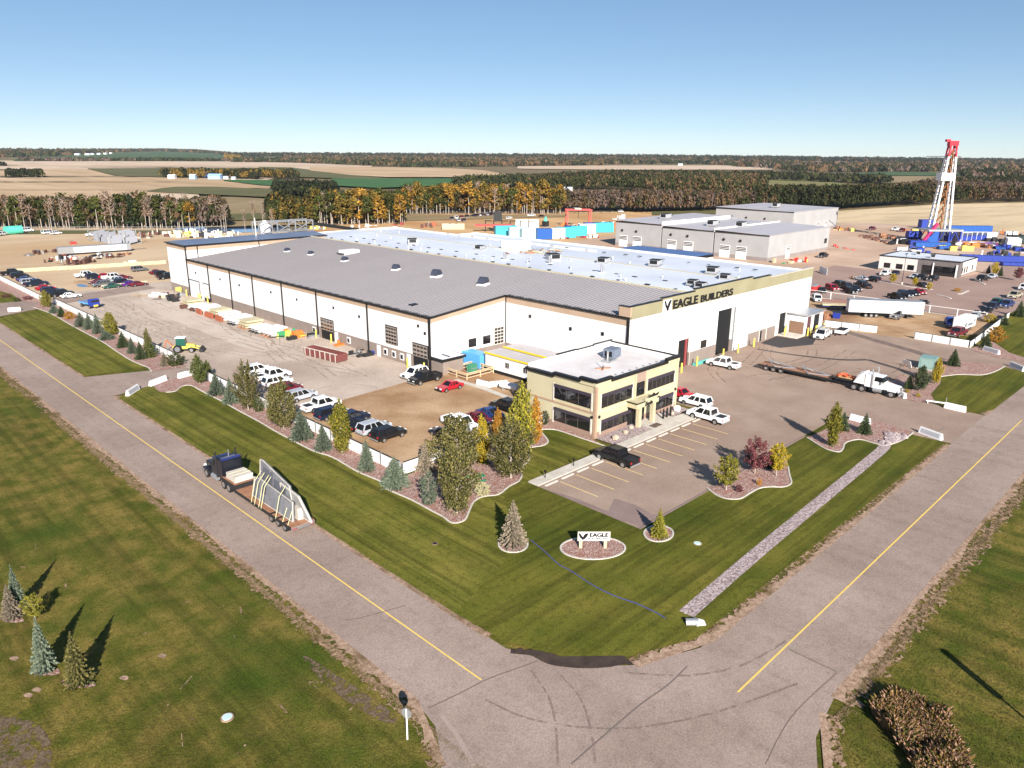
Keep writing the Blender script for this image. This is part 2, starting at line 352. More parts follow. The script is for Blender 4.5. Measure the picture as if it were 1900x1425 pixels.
verge((25.3,34),(25.3,330),1,.8,.083,seed=2); verge((33.7,36),(33.7,119),-1,.75,.083,seed=3); verge((33.7,134),(33.7,197),-1,.6,.083,seed=4)
verge((46,23.65),(104,23.65),1,.9,.083,seed=5); verge((46,14.4),(330,14.4),-1,1.0,.083,seed=6); verge((121,23.65),(150,23.65),1,.6,.083,seed=8)
verge((33.7,33.5),(39.5,25.9),1,.9,.086,m_wet,7); verge((39.0,26.0),(46,23.6),1,1.2,.087,seed=9); verge((25.2,34),(23,28.6),-1,.5,.084,seed=11); verge((36,10.3),(44,14.3),-1,.6,.084,seed=12)
sheet('silt_puddle', smooth_pts([xy(*p) for p in [(985,1212),(1040,1206),(1110,1205),(1160,1220),(1150,1236),(1090,1242),(1030,1237),(1000,1226)]], 3, True), .09, m_wet)
# painted lines
mb = MB(); mb.box(29.9,30.03,32.7,400,.088,.090); struct('centre_line', mb, m_yel)
mb = MB(); mb.box(41.8,122,19.26,19.40,.088,.090); struct('centre_line', mb, m_yel)
mb = MB()
for i in range(12):
    u = 59.2+i*2.77
    if i == 11: break
    mb.box(u-.06, u+.06, 45.6, 51.1, .072, .074)
struct('parking_stall_lines', mb, m_yel2)
# sidewalk and stall kerbs
mb = MB(); mb.prism([(56.5,52.05),(92.5,52.05),(92.5,53.9),(87,54.6),(83,54.6),(82,53.6),(56.5,53.6)], .0, .17); struct('sidewalk', mb, m_conc)
mb = MB()
for i in range(12): mb.box(57.1+i*2.77, 59.1+i*2.77, 51.35, 51.6, .065, .18)
o = struct('wheel_stop_row', mb, m_kerb)
mb = MB(); mb.box(56.4,93.4,38.0,38.2,.0,.13); struct('lot_kerb', mb, m_lotD)
# lawns
sheet('lawn', [(33.9,133.6),(33.9,196),(46,201),(47.5,196),(46,132)], .095, m_lawnA)
LB = [(283,714),(293,726),(308,729),(326,727),(336,719),(348,716),(359,718),(369,724),(386,733),(414,747),(442,763),(483,785),(510,801),(536,815),(581,838),(617,850),(662,876),(708,896),(718,909),(763,929),(796,947),(821,960),(839,972),(862,967),(872,947),(880,932),(897,923),(925,919),(945,904),(963,894),(969,881),(967,869),(979,858),(983,845),(975,835),(990,831),(1008,828),(1017,820),(1006,805),(1003,799),(1031,799),(1074,813),(1122,829)]
bedL = smooth_pts([xy(*p) for p in LB], 4)
sheet('lawn', [(33.9,40),(33.9,118)]+[(38,120)]+bedL+[(56.4,53.5),(56.4,38.1),(47,38.1),(42,29)], .095, m_lawnA)
sheet('lawn', [(33.9,40),(34.2,34.6),(36,30.4),(39.8,26.8),(45,24.6),(104.6,24.2),(104.4,37.9),(56.3,38.0),(56.3,53.5),(52.5,53.5),(45,44)], .099, m_lawnB)
mulchL = bedL+[(72.4,57.6),(72.4,68.3),(66,66),(54,65),(47.6,64.6),(47.4,120),(48.5,123)]
sheet('mulch_bed', mulchL, .105, m_mulch)
def edging(pts, closed=False):
    if closed: pts = pts+[pts[0]]
    return ribbon('bed_edging', pts, .17, .1, m_kerb, h=.07)
edging(bedL[8:])
L2 = [(62,571),(95,583),(130,603),(165,622),(190,635),(215,652),(240,668),(262,678),(275,683),(281,690)]
b2 = smooth_pts([xy(*p) for p in L2], 4)
sheet('mulch_bed', b2+[xy(300,688), xy(350,680), (48.2,133), (48.2,208), (46.5,212)], .105, m_mulch); edging(b2)
L3 = [(-20,533),(0,540),(20,545),(36,557),(30,566)]
sheet('mulch_bed', [xy(*p) for p in [(-20,533),(0,541),(22,546),(40,559),(92,564),(80,553),(60,543),(20,524),(-20,505)]], .1, m_mulch)
sheet('lawn', [xy(*p) for p in [(-60,520),(0,541),(22,546),(40,559),(0,563),(-60,566)]], .096, m_lawnA)
for (cx, cy, rx, ry) in [(1100,1019,60,21),(952,1012,27,15),(1222,992,27,15)]:
    pl = [xy(cx+rx*math.cos(t*math.pi/14), cy+ry*math.sin(t*math.pi/14)) for t in range(28)]
    sheet('mulch_bed', pl, .108, m_mulch); edging(pl, True)
B7 = [(1312,907),(1327,919),(1348,927),(1373,927),(1391,917),(1408,908),(1428,905),(1454,905),(1468,898),(1465,884),(1462,867)]
b7 = smooth_pts([xy(*p) for p in B7], 4); sheet('mulch_bed', b7+[xy(1459,848), xy(1445,843)], .107, m_mulch); edging(b7)
B8 = [(1497,813),(1522,829),(1537,836),(1556,840),(1564,834),(1567,825),(1576,820),(1596,817),(1622,824),(1641,829)]
b8 = smooth_pts([xy(*p) for p in B8], 4); sheet('mulch_bed', b8+[xy(1662,823), xy(1681,814), xy(1694,804), xy(1688,799), xy(1615,779), xy(1577,776), xy(1545,792)], .107, m_mulch); edging(b8)
b8b = smooth_pts([xy(*p) for p in [(1641,829),(1662,823),(1681,814),(1694,804)]], 4); edging(b8b)
sheet('mulch_bed', [xy(*p) for p in [(1648,712),(1672,696),(1690,702),(1720,697),(1745,712),(1735,722),(1727,733),(1737,750),(1700,746),(1660,738)]], .107, m_mulch)
sheet('lawn', [xy(*p) for p in [(1735,750),(1727,733),(1745,712),(1748,696),(1800,697),(1845,691),(1862,681),(1910,694),(1910,710),(1842,762),(1818,766),(1795,766),(1752,757)]], .1, m_lawnB)
sheet('mulch_bed', [xy(*p) for p in [(1738,668),(1765,670),(1850,678),(1864,682),(1845,691),(1820,697),(1780,696),(1745,700)]], .107, m_mulch)
edging(smooth_pts([xy(*p) for p in [(1745,700),(1780,696),(1820,697),(1845,691),(1864,681)]], 4))
sheet('lawn', [xy(*p) for p in [(1868,585),(1960,540),(1960,690),(1900,668),(1862,652),(1838,638)]], .1, m_lawnB)
sheet('mulch_bed', [xy(*p) for p in [(1800,650),(1825,636),(1838,632),(1872,655),(1900,664),(1900,672),(1855,665)]], .106, m_mulch)
# rock swale
mb = MB(); r = random.Random(3)
sw = smooth_pts([(47.2,26.9),(60,27.6),(75,28.2),(90,28.8),(97,29.2),(99.5,30.3)], 6)
ribbon('rock_swale', sw, 1.35, .112, m_rock)
mb = MB()
for i in range(900):
    k = r.randrange(len(sw)-1); t = r.random(); x = sw[k][0]*(1-t)+sw[k+1][0]*t; y = sw[k][1]*(1-t)+sw[k+1][1]*t+r.uniform(-.62,.62); s_ = r.uniform(.05,.12); mb.ico((x,y,.11), s_, s_, s_*.45, r.randrange(2), .25, r)
m_r1 = flat('rock_pale', (.42,.34,.33), .9); m_r2 = flat('rock_mauve', (.28,.22,.23), .9)
o = mb.build('swale_rocks', [m_r1, m_r2]); tag(o, 'river rocks lining the narrow swale through the lawn', 'rocks', kind='stuff')
mb = MB(); rp = [at(*p) for p in [(1630,824),(1640,803),(1660,806),(1678,808),(1682,814),(1662,822),(1645,828)]]
cx = sum(p.x for p in rp)/7; cy = sum(p.y for p in rp)/7
for i in range(260):
    a, b = r.sample(rp, 2); t = r.random(); q = r.random()*.8; x = (a.x*(1-t)+b.x*t)*(1-q)+cx*q; y = (a.y*(1-t)+b.y*t)*(1-q)+cy*q; s_ = r.uniform(.16,.34); mb.ico((x,y,.15), s_, s_, s_*.7, r.randrange(2), .3, r)
o = mb.build('riprap_rocks', [m_r1, m_r2]); tag(o, 'heap of grey riprap rocks at the upper end of the swale', 'rocks', kind='stuff')
# gravel bed under office windows
sheet('gravel_bed', [(72.7,53.7),(72.7,56.9),(81,56.9),(81,53.7)], .115, m_rock); sheet('gravel_bed', [(87.2,54.7),(87.2,56.9),(92,56.9),(92,54.7)], .115, m_rock)
sheet('entry_paving', [(81,53.6),(81,57),(87.2,57),(87.2,54.5)], .12, m_conc)
# cracks, seams, tyre marks and stains on the paving
def mark(pts, wd, m=m_crack, z=.094, nm='pavement_crack'):
    P = [xy(*p) for p in pts]; Q = smooth_pts(P, 6); ribbon(nm, Q, wd, z, m)
mark([(752,1125),(700,1140),(660,1150),(640,1152)], .08); mark([(998,1228),(960,1242),(905,1262),(850,1290),(795,1316)], .09)
mark([(1275,1238),(1240,1272),(1190,1308),(1140,1350),(1060,1420)], .10); mark([(1463,1206),(1500,1224),(1552,1248)], .11)
mark([(1700,690+130),(1752,795)], .10); mark([(1553,1250),(1470,1330),(1420,1420)], .05)
m_tm = mat('tyre_track', (.225,.16,.135), (.275,.20,.17), .9, .9, grain=.3, holes=(.8,.42,.62))
mark([(985,1245),(1015,1290),(1030,1340),(1035,1420)], .16, m_tm, .0915, 'tyre_track'); mark([(1040,1255),(1075,1295),(1095,1350),(1105,1420)], .16, m_tm, .0916, 'tyre_track')
mark([(900,1300),(980,1335),(1090,1352),(1200,1350),(1340,1320),(1480,1270)], .18, m_tm, .0917, 'tyre_track')
mark([(1160,1250),(1280,1255),(1380,1235),(1460,1190)], .2, m_tm, .0918, 'tyre_track')
mark([(820,1330),(850,1370),(880,1424)], .3, mat('pale_track', (.36,.275,.235), (.33,.25,.21), .9, .9, grain=.3), .0919, 'tyre_track')
def patch(pts, m, z, nm='stain'): sheet(nm, smooth_pts([xy(*p) for p in pts], 4, True), z, m)
mark([(1405,648),(1480,660),(1560,668),(1610,668)], .9, m_wet, .0705, 'dark_trail'); mark([(1610,668),(1650,680),(1700,695)], 1.0, m_wet, .0706, 'dark_trail')  # dark trails laid along the lot paving
mark([(1545,608),(1610,628),(1680,648),(1760,672)], 2.2, m_stain, .0707, 'dark_trail')
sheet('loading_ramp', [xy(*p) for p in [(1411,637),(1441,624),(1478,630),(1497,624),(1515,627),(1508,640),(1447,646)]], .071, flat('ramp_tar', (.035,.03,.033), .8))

patch([(262,540),(330,545),(400,600),(520,640),(470,650),(360,610),(280,575)], mat('yard_dust', (.52,.43,.36),(.46,.37,.31),.1,.95,grain=.4), .0535, 'dust_patch')
patch([(135,523),(155,520),(172,523),(185,529),(165,533),(145,530)], m_dirt, .0345, 'wet_patch'); patch([(142,529),(150,527),(163,530),(158,533),(146,532)], flat('puddle_water', (.10,.14,.24), .05, 0, .9), .036, 'puddle')
patch([(241,549),(258,546),(275,549),(262,552)], m_tan, .0538, 'gravel_patch')

patch([(1085,960),(1140,948),(1162,965),(1142,976)], m_lotD, .0695)
# footpath behind dirt lot
ribbon('footpath', [xy(845,705), xy(900,722), xy(950,741), xy(985,757)], 1.1, .062, m_conc)
# ============================================================ far fields (draped on the terrain)
def field(name, tops, bots, m, z, nx=40, ny=6):
    x0 = max(tops[0][0], bots[0][0]); x1 = min(tops[-1][0], bots[-1][0]); mb = MB(); vs = []; 
    for i in range(nx+1):
        x = x0+(x1-x0)*i/nx; yt = np.interp(x, [p[0] for p in tops], [p[1] for p in tops]); yb = np.interp(x, [p[0] for p in bots], [p[1] for p in bots])
        for j in range(ny+1):
            p = at(x, yt+(yb-yt)*j/ny); vs.append((p.x, p.y, hz(p.x, p.y)+z))
    fs = [(i*(ny+1)+j, (i+1)*(ny+1)+j, (i+1)*(ny+1)+j+1, i*(ny+1)+j+1) for i in range(nx) for j in range(ny)]
    mb.add(vs, fs); struct(name, mb, m, fix=False)
m_st1 = mat('stubble_pale', (.52,.385,.27), (.60,.45,.33), .006, .95, c3=(.48,.34,.22), stretch=(1,3,1), streak=[(1,.15,.03,.12,.45,.6)]); m_st2 = mat('stubble_tan', (.45,.30,.17), (.53,.37,.225), .008, .95, c3=(.40,.26,.14), stretch=(2,.6,1), streak=[(1,.15,.03,.16,.45,.6)])
m_gr1 = mat('green_crop', (.035,.072,.022), (.055,.10,.028), .006, .95); m_gr2 = mat('vivid_crop', (.028,.095,.022), (.045,.125,.028), .01, .95); m_gr3 = mat('olive_pasture', (.085,.085,.026), (.12,.105,.036), .01, .95)
m_ol = mat('dry_pasture', (.22,.155,.072), (.28,.20,.105), .012, .95, c3=(.14,.12,.045), stretch=(1,2,1))
field('stubble_field', [(-200,299),(0,298),(100,299),(480,300),(560,303),(690,308)], [(-200,375),(0,370),(250,368),(275,366),(480,366),(480,350),(560,318),(690,312)][0:4]+[(480,340),(560,316),(690,312)], m_st1, .6, 50, 10)
field('green_field', [(25,297),(80,291),(142,288),(237,283),(300,281.5),(400,283),(418,286)], [(25,299.5),(120,299.5),(418,299.5)], m_gr1, 1.6, 40, 5)
field('stubble_field', [(-200,316),(0,315),(120,314),(165,315),(215,329),(330,331),(420,333),(500,345)], [(-200,330),(0,330),(500,352)], m_st2, 1.0)
field('stubble_field', [(-200,334),(0,334),(280,334),(420,336),(520,348)], [(-200,400),(0,400),(280,400),(330,372),(480,368),(520,349)][:4]+[(420,352),(520,350)], m_st2, 1.2, 50, 8)
field('green_field', [(163,314),(340,313),(480,313)], [(163,315),(215,328),(300,331),(480,333)], m_gr3, 1.6)
field('pasture', [(480,311),(540,312),(650,326),(720,333)], [(480,330),(540,330),(650,334),(720,334)], m_gr3, 1.8)
field('green_field', [(415,336),(520,337),(560,338)], [(415,338),(480,346),(560,351)], m_gr2, 2.0)
field('green_field', [(615,334),(700,334),(850,333),(905,334)], [(615,347),(700,352),(850,346),(905,336)], m_gr2, 2.0)
field('stubble_field', [(575,311),(690,311),(820,313),(900,318),(950,327)], [(575,318),(650,327),(720,331),(850,331),(950,329)], m_st2, 2.0)
field('pasture', [(272,357.5),(300,352),(330,349),(400,349),(500,354),(560,358)], [(272,358),(340,362),(430,366),(560,372)], m_gr3, 1.6)
field('stubble_field', [(280,364),(340,363),(370,366)], [(280,375),(340,376),(370,370)], m_st1, 1.9, 20, 3)
field('dry_pasture', [(380,368),(430,367),(560,374),(640,378)], [(380,425),(560,420),(640,412)], m_ol, .9, 30, 8)
field('pasture', [(410,402),(520,398),(560,402)], [(410,415),(520,410),(560,410)], m_gr3, 1.4, 20, 3)
field('stubble_field', [(960,309.5),(1120,308),(1435,307.5)], [(960,314),(1120,316),(1435,316)], m_st1, 1.5)
field('green_field', [(965,338),(1030,336)], [(965,344),(1030,346)], m_gr1, 1.6, 10, 3)
field('stubble_field', [(1500,300),(1570,298)], [(1500,304),(1570,303)], mat('ploughed_red', (.22,.12,.075), (.27,.155,.10), .01), 1.5, 10, 3)
field('stubble_field', [(1395,306),(1440,307)], [(1395,311),(1440,312)], m_st1, 1.8, 10, 3)
field('stubble_field', [(1680,311),(1760,311.5)], [(1680,314),(1760,315)], m_st1, 1.8, 10, 3)
field('green_field', [(1555,324),(1640,320),(1780,322)], [(1555,326),(1640,327),(1780,328)], m_gr1, 1.6)
field('gold_field', [(1550,327),(1640,328),(1800,329)], [(1550,332),(1640,342),(1740,342),(1800,336)], m_ol, 1.5)
field('pasture', [(1395,333),(1480,333),(1570,343)], [(1395,346),(1480,350),(1570,346)], mat('pale_pasture', (.17,.155,.05),(.21,.18,.07),.01,.95), 1.5)
field('pasture', [(700,398),(850,400),(1050,399)], [(700,412),(850,408),(1050,403)], m_ol, .3, 20, 3)
field('pasture', [(1210,390),(1330,388)], [(1210,400),(1330,398)], m_gr3, .3, 20, 3)
field('pasture', [(-80,427),(300,427),(330,428)], [(-80,436),(300,433),(330,432)], m_gr3, .12, 20, 3)
m_furrow = mat('field_margin', (.10,.07,.035), (.16,.11,.055), .03, .95)
for ya, yb, x0, x1 in ((329.2,330.6,-200,300),(340,340.9,-200,330),(355,355.6,-200,300),(311,311.8,110,480),(316,317.6,-100,46),(307.4,308.4,-60,44)): field('field_margin', [(x0,ya+.6),((x0+x1)/2,ya),(x1,ya+.5)], [(x0,yb),((x0+x1)/2,yb),(x1,ya+.7)], m_furrow, 2.2, 30, 1)
for ya, yb, x0, x1 in ((398,399.4,1600,1800),(404,405,1640,1900),(411,412,1560,1760),(388,388.6,1700,1900)): field('field_margin', [(x0,ya),(x1,ya-5)], [(x0,ya+.5),((x0+x1)/2,yb-2.5),(x1,ya-4.6)], mat('straw_row', (.42,.29,.165), (.50,.36,.21), .05, .95), .12, 20, 1)
patch([(330,424),(420,420),(520,418),(520,428),(430,432),(340,430)], flat('pond_water', (.10,.17,.30), .06, 0, .9), .15, 'pond')
# ============================================================ buildings
def wallbox(o, nm, x0, x1, y0, y1, z0, z1, m, par): 
    return MB().box(x0,x1,y0,y1,z0,z1).build(nm, m, par, world=True)
# ---- the big plant
P = thing('factory_building', 'huge white plant with ribbed grey and white roofs and black lettering on its front', 'factory', (77, 68.3, 0))
def B(nm, m, *bx, par=None):
    mb = MB()
    for b in bx: mb.box(*b)
    return mb.build(nm, m, par or P, world=True)
# roof heights: grey roof rises from 9.6 at u=77 to 12.9 at u=113
SL = 3.3/36.
def zr(u): return 9.6+SL*(u-77)
WT = .3
def uwall(u, v0, v1, z0, z1, nm, m, t=WT, par=None): return B(nm, m, (u, u+t, v0, v1, z0, z1), par=par)
# west wall (faces -u) : plinth to 2.2, white to 8.5, beige band to 9.6
VB = [96.3, 114.5, 132.2, 146.1, 159.3, 170.5, 182.4, 194.8]
B('wall', [m_wwall], (77, 77.3, 96.3, 195, 2.3, 8.5)); B('beige_band', [m_beige], (77.0, 77.3, 96.3, 195, 8.5, 9.5)); B('plinth', [m_brown], (76.97, 77.3, 96.3, 184.5, 0, 2.3))
B('wall', [m_wwall], (76.98,77.3,184.5,195,0,2.3))
for v in VB[1:]: MB().box(76.78, 76.98, v-.14, v+.14, .2, 9.5).build('downspout', [m_black], P, world=True)
MB().box(76.75, 77.05, 96.15, 96.5, .2, 9.6).build('downspout', [m_black], P, world=True)
# gable wall (faces -v), raking with the roof
def rake(v0, v1, u0, u1, za0, za1, zb0, zb1, nm, m):
    return MB().add([(u0,v0,za0),(u1,v0,zb0),(u1,v1,zb0),(u0,v1,za0),(u0,v0,za1),(u1,v0,zb1),(u1,v1,zb1),(u0,v1,za1)],
        [(3,2,1,0),(4,5,6,7),(0,1,5,4),(1,2,6,5),(2,3,7,6),(3,0,4,7)]).build(nm, m, P, world=True)
rake(96.3,96.6,77.3,94.8,2.3,8.5,2.3,8.5+SL*17.5,'wall',m_wwall); rake(96.3,96.6,77.3,94.8,8.5,9.5,8.5+SL*17.5,9.5+SL*17.5,'beige_band',m_beige)
B('plinth', [m_brown], (77.3,94.8,96.28,96.6,0,2.3))
ZE = zr(94.8)
B('wall', [m_wwall], (94.8,95.1,68.6,96.3,2.3,ZE-1.4)); B('beige_band', [m_beige], (94.8,95.1,68.6,96.3,ZE-1.4,ZE-.1)); B('plinth', [m_brown], (94.77,95.1,68.6,96.3,0,2.3))
B('corner_trim', [m_black], (94.6,94.8,68.35,68.75,2.3,ZE)); B('corner_trim', [m_black], (94.68,94.8,96.1,96.28,2.3,ZE))
# small wall vents and lamps
for v, z in ((99.4,7.6),(117.2,6.5),(97.6,6.6),(126,6.9),(140,6.6),(151,6.7),(166,6.4),(176,6.6),(190,6.6)):
    MB().box(76.86,77,v-.22,v+.22,z-.2,z+.25).build('wall_vent', [m_black], P, world=True)
for v, z in ((90,8.2),(80.5,7.5),(73.6,7.8)): MB().box(94.66,94.8,v-.25,v+.25,z-.28,z+.28).build('wall_vent', [m_black], P, world=True)
MB().box(92.6,92.95,96.15,96.3,7.0,7.6).build('wall_vent', [m_galv], P, world=True)
# roofs
def roofslab(u0, u1, v0, v1, z0, z1, nm, m, t=.25):
    return MB().add([(u0,v0,z0-t),(u1,v0,z1-t),(u1,v1,z1-t),(u0,v1,z0-t),(u0,v0,z0),(u1,v0,z1),(u1,v1,z1),(u0,v1,z0)],
        [(3,2,1,0),(4,5,6,7),(0,1,5,4),(1,2,6,5),(2,3,7,6),(3,0,4,7)]).build(nm, m, P, world=True)
ro = roofslab(76.9,113,96.2,195,9.6,12.9,'ribbed_roof',m_roofG)
ro2 = roofslab(94.7,113,68.7,96.2,ZE,12.9,'ribbed_roof',m_roofG)
mb = MB(); v = 69.2
while v < 194.6:
    u0 = 94.75 if v < 96.2 else 76.95; mb.bar((u0, v, zr(u0)+.05), (112.7, v, zr(112.7)+.05), .13, .13); v += .8
mb.build('roof_ribs', [m_rib], P, world=True)
mb = MB(); v = 96.5
while v < 194.6: mb.box(76.85,77.5,v-.18,v+.06,9.62,9.70); v += .62
v = 69.4
while v < 96: mb.box(94.65,95.3,v-.18,v+.06,ZE+.02,ZE+.1); v += .62
mb.build('eave_closures', [m_black], P, world=True)
mb = MB(); mb.box(76.72,76.9,96.0,195,9.35,9.63); mb.box(94.5,94.7,68.7,96.1,ZE-.22,ZE+.04); mb.bar((76.8,96.1,9.5),(94.6,96.1,ZE-.1),.22,.26)
mb.build('eave_trim', [m_black], P, world=True)
# white roof sections with pale parapet lines
roofslab(113.3,133.6,68.8,204,12.4,12.9,'membrane_roof',m_roofW); roofslab(134.1,150.5,68.8,204,12.7,12.3,'membrane_roof',m_roofW); roofslab(150.5,160.3,68.8,176,12.3,12.0,'membrane_roof',m_roofW)
B('roof_parapet', [m_cream], (112.9,113.2,68.8,195,11.5,13.1)); B('roof_parapet', [m_cream], (133.7,134.0,68.8,204,11.5,13.0)); B('roof_parapet', [m_white], (150.3,150.6,120,204,11,12.7),(160.2,160.6,84,176,0,12.4),(113,150.4,204,204.4,0,12.9),(150.4,160.6,176,176.4,0,12.4))
B('rear_wall', [m_wwall], (160.3,160.6,68.6,84,0,12.3))
B('membrane_roof', [m_roofW], (160.6,178,96,150,8.6,8.9)); B('rear_wall', [m_white], (177.9,178.2,96,150,0,9.3),(160.6,178,95.8,96,0,9.3),(160.6,178,150,150.3,0,9.3))
# low lean-to with blue roof at the back
B('blue_roof', [flat('blue_roof_sheet', (.07,.13,.30), .4)], (181,199,115,142,8.2,8.4)); B('rear_wall', [m_black], (180.8,199.2,114.8,142.2,7.4,8.1)); B('rear_wall', [m_white], (180.9,199,114.9,142,0,7.4))
# tall tower bay at the far end
B('wall', [m_wwall], (77,77.3,195,207,2.3,11.7)); B('plinth', [m_brown], (76.98,77.3,195,207,0,2.3)); B('beige_band', [m_beige], (77,77.3,195,207,11.7,13.0))
B('wall', [m_wwall], (77.3,118,194.8,195.1,0,11.7)); B('beige_band', [m_beige], (77.3,118,194.8,195.1,11.7,13.0)); B('wall', [m_wwall], (77.3,118,206.7,207,0,13),(117.7,118,195.1,206.7,0,13))
roofslab(76.7,118.2,194.6,202,13.0,13.0,'dusk_roof',m_dusk)
MB().add([(76.7,194.6,13.0),(118.2,194.6,13.0),(118.2,202,13.7),(76.7,202,13.7),(118.2,207.2,13.0),(76.7,207.2,13.0)],[(0,1,2,3),(3,2,4,5),(0,3,5),(1,4,2),(0,5,4,1)]).build('dusk_roof', [m_dusk], P, world=True)
mb = MB(); mb.box(76.5,118.3,194.4,194.62,12.8,13.08); mb.box(76.8,77,194.6,194.9,9.6,13); mb.box(76.5,76.7,194.5,207.3,12.8,13.05)
for u in (80,97,114): mb.box(u-.1,u+.1,194.65,194.8,zr(u),13)
mb.build('tower_trim', [m_black], P, world=True)
# front wall (faces -v)
fz = 12.95
B('wall', [m_white], (95.1,109.2,68.3,68.6,0,10.9),(109.2,112.9,68.3,68.6,5.1,10.9),(112.9,122,68.3,68.6,2.4,10.9),(122,127.3,68.3,68.6,8.6,10.9),(127.3,147,68.3,68.6,2.4,10.9),(147,150.4,68.3,68.6,4.6,10.9),(150.4,160.6,68.3,68.6,0,10.9),(145.6,147,68.3,68.6,0,2.4))
B('plinth', [m_brown], (112.9,122,68.26,68.6,0,2.4),(133.4,145.6,68.26,68.6,0,2.4),(127.3,133.4,68.3,68.6,0,2.4))
steps = [(95.1,103.4,12.95),(103.4,113.3,13.25),(113.3,133.8,13.6),(133.8,141.2,13.2),(141.2,160.7,12.8)]
for a, b, z in steps: MB().box(a,b,68.24,68.64,10.9,z).build('parapet', [m_para], P, world=True)
B('parapet_cap', [m_black], *[(a-.06,b+.06,68.16,68.74,z,z+.14) for a, b, z in steps[:4]]); B('parapet_cap', [m_kerb], (141.3,160.8,68.16,68.74,12.8,12.9))
B('parapet', [m_beige], (94.6,95.1,68.24,70.4,ZE+.1,12.95)); B('parapet_cap', [m_black], (94.5,95.14,68.2,70.5,12.95,13.05),(94.6,95.1,70.4,70.5,ZE,12.95))
# openings on the front
def opening(u0, u1, z0, z1, v=68.3, d=1.6, nm='doorway'): return MB().box(u0,u1,v+.305,v+d,z0,z1).build(nm, [m_dark], P, world=True)
opening(109.2,112.9,0.02,5.1); opening(122,127.3,.02,8.6); opening(147,150.4,.02,4.6)
MB().box(111.7,112.2,68.35,68.55,.1,5.1).build('red_door_leaf', [flat('dull_red', (.30,.06,.06), .6)], P, world=True)
mb = MB(); mb.box(109.05,109.2,68.2,68.3,0,5.2); mb.box(112.9,113.05,68.2,68.3,0,5.2); mb.box(146.85,147,68.2,68.3,0,4.7); mb.build('door_trim', [m_kerb], P, world=True)
d = MB().box(127.7,133.5,68.02,68.22,.15,8.7).build('sliding_door', [m_white], P, world=True)
mb = MB()
for i in range(15): mb.box(127.75,133.45,67.97,68.02,.5+i*.56,.58+i*.56)
mb.box(127.6,127.75,67.96,68.24,.1,8.75); mb.box(133.45,133.6,67.96,68.24,.1,8.75)
mb.build('door_rails', [m_galv], d).location = -P.location
MB().box(116.6,118.5,68.22,68.3,2.5,3.9).build('window', [m_glass], P, world=True)
mb = MB(); mb.box(138.9,139.6,68.18,68.27,0,2.2); mb.build('door', [m_dark], P, world=True); MB().box(138.6,138.9,68.2,68.27,0,2.4).box(141.5,141.8,68.2,68.27,0,2.4).build('door_trim', [m_kerb], P, world=True)
# west-side doors
def ohdoor(v0, v1, z0, z1, glaz=True, u=77):
    f = MB().box(u-.12,u-.03,v0-.18,v1+.18,z0,z1+.18).build('door_frame', [m_black], P, world=True)
    p_ = MB().box(u-.17,u-.12,v0,v1,z0,z1).build('overhead_door', [m_door if not glaz else flat('door_bronze', (.30,.245,.21), .5)], P, world=True)
    if glaz:
        mb = MB(); n = max(3, int((z1-z0)/.6))
        for i in range(n):
            for k in range(4):
                a = v0+(v1-v0)*(k+.1)/4; mb.box(u-.19,u-.17,a,a+(v1-v0)*.2,z0+(z1-z0)*(i+.25)/n,z0+(z1-z0)*(i+.75)/n)
        mb.build('door_panes', [m_glass], p_).location = -P.location
MB().box(76.9,76.96,126.5,130.9,0,2).build('doorway', [m_dark], P, world=True); ohdoor(126.5,130.9,1.9,4.1)
MB().box(76.9,76.96,97.0,100.9,0,2.2).build('doorway', [m_dark], P, world=True); ohdoor(97,100.9,2.2,4.35)
ohdoor(105.6,108.8,3.0,6.2); ohdoor(188.6,194.2,.1,4.4,False); ohdoor(182.9,186.1,.9,4.4,False); MB().box(76.88,76.95,182.9,186.1,0,.9).build('doorway', [m_dark], P, world=True)
for v in (104.3,106.7,109.2,121.2,133.8):
    f = MB().box(76.88,76.97,v-.55,v+.55,.65,1.85).build('window_frame', [m_white], P, world=True); MB().box(76.84,76.89,v-.36,v+.36,.82,1.62).build('pane', [m_glass], f).location = -P.location
for v in (111.3,102.3,125.5): MB().box(76.86,76.96,v-.5,v+.5,0,2.1).build('man_door', [m_white], P, world=True)
# gable-side windows and door above the shed
for u in (86.5,90.0): MB().box(u-.9,u+.9,96.15,96.28,2.9,4.4).build('window', [m_glass], P, world=True)
f = MB().box(92.7-1.0,92.7+1.5,96.1,96.28,2.3,5.6).build('window_frame', [m_kerb], P, world=True)
mb = MB()
for i in range(5):
    for k in range(3): mb.box(91.85+k*.8,92.5+k*.8,96.05,96.1,2.5+i*.62,2.95+i*.62)
mb.build('pane', [m_glass], f).location = -P.location
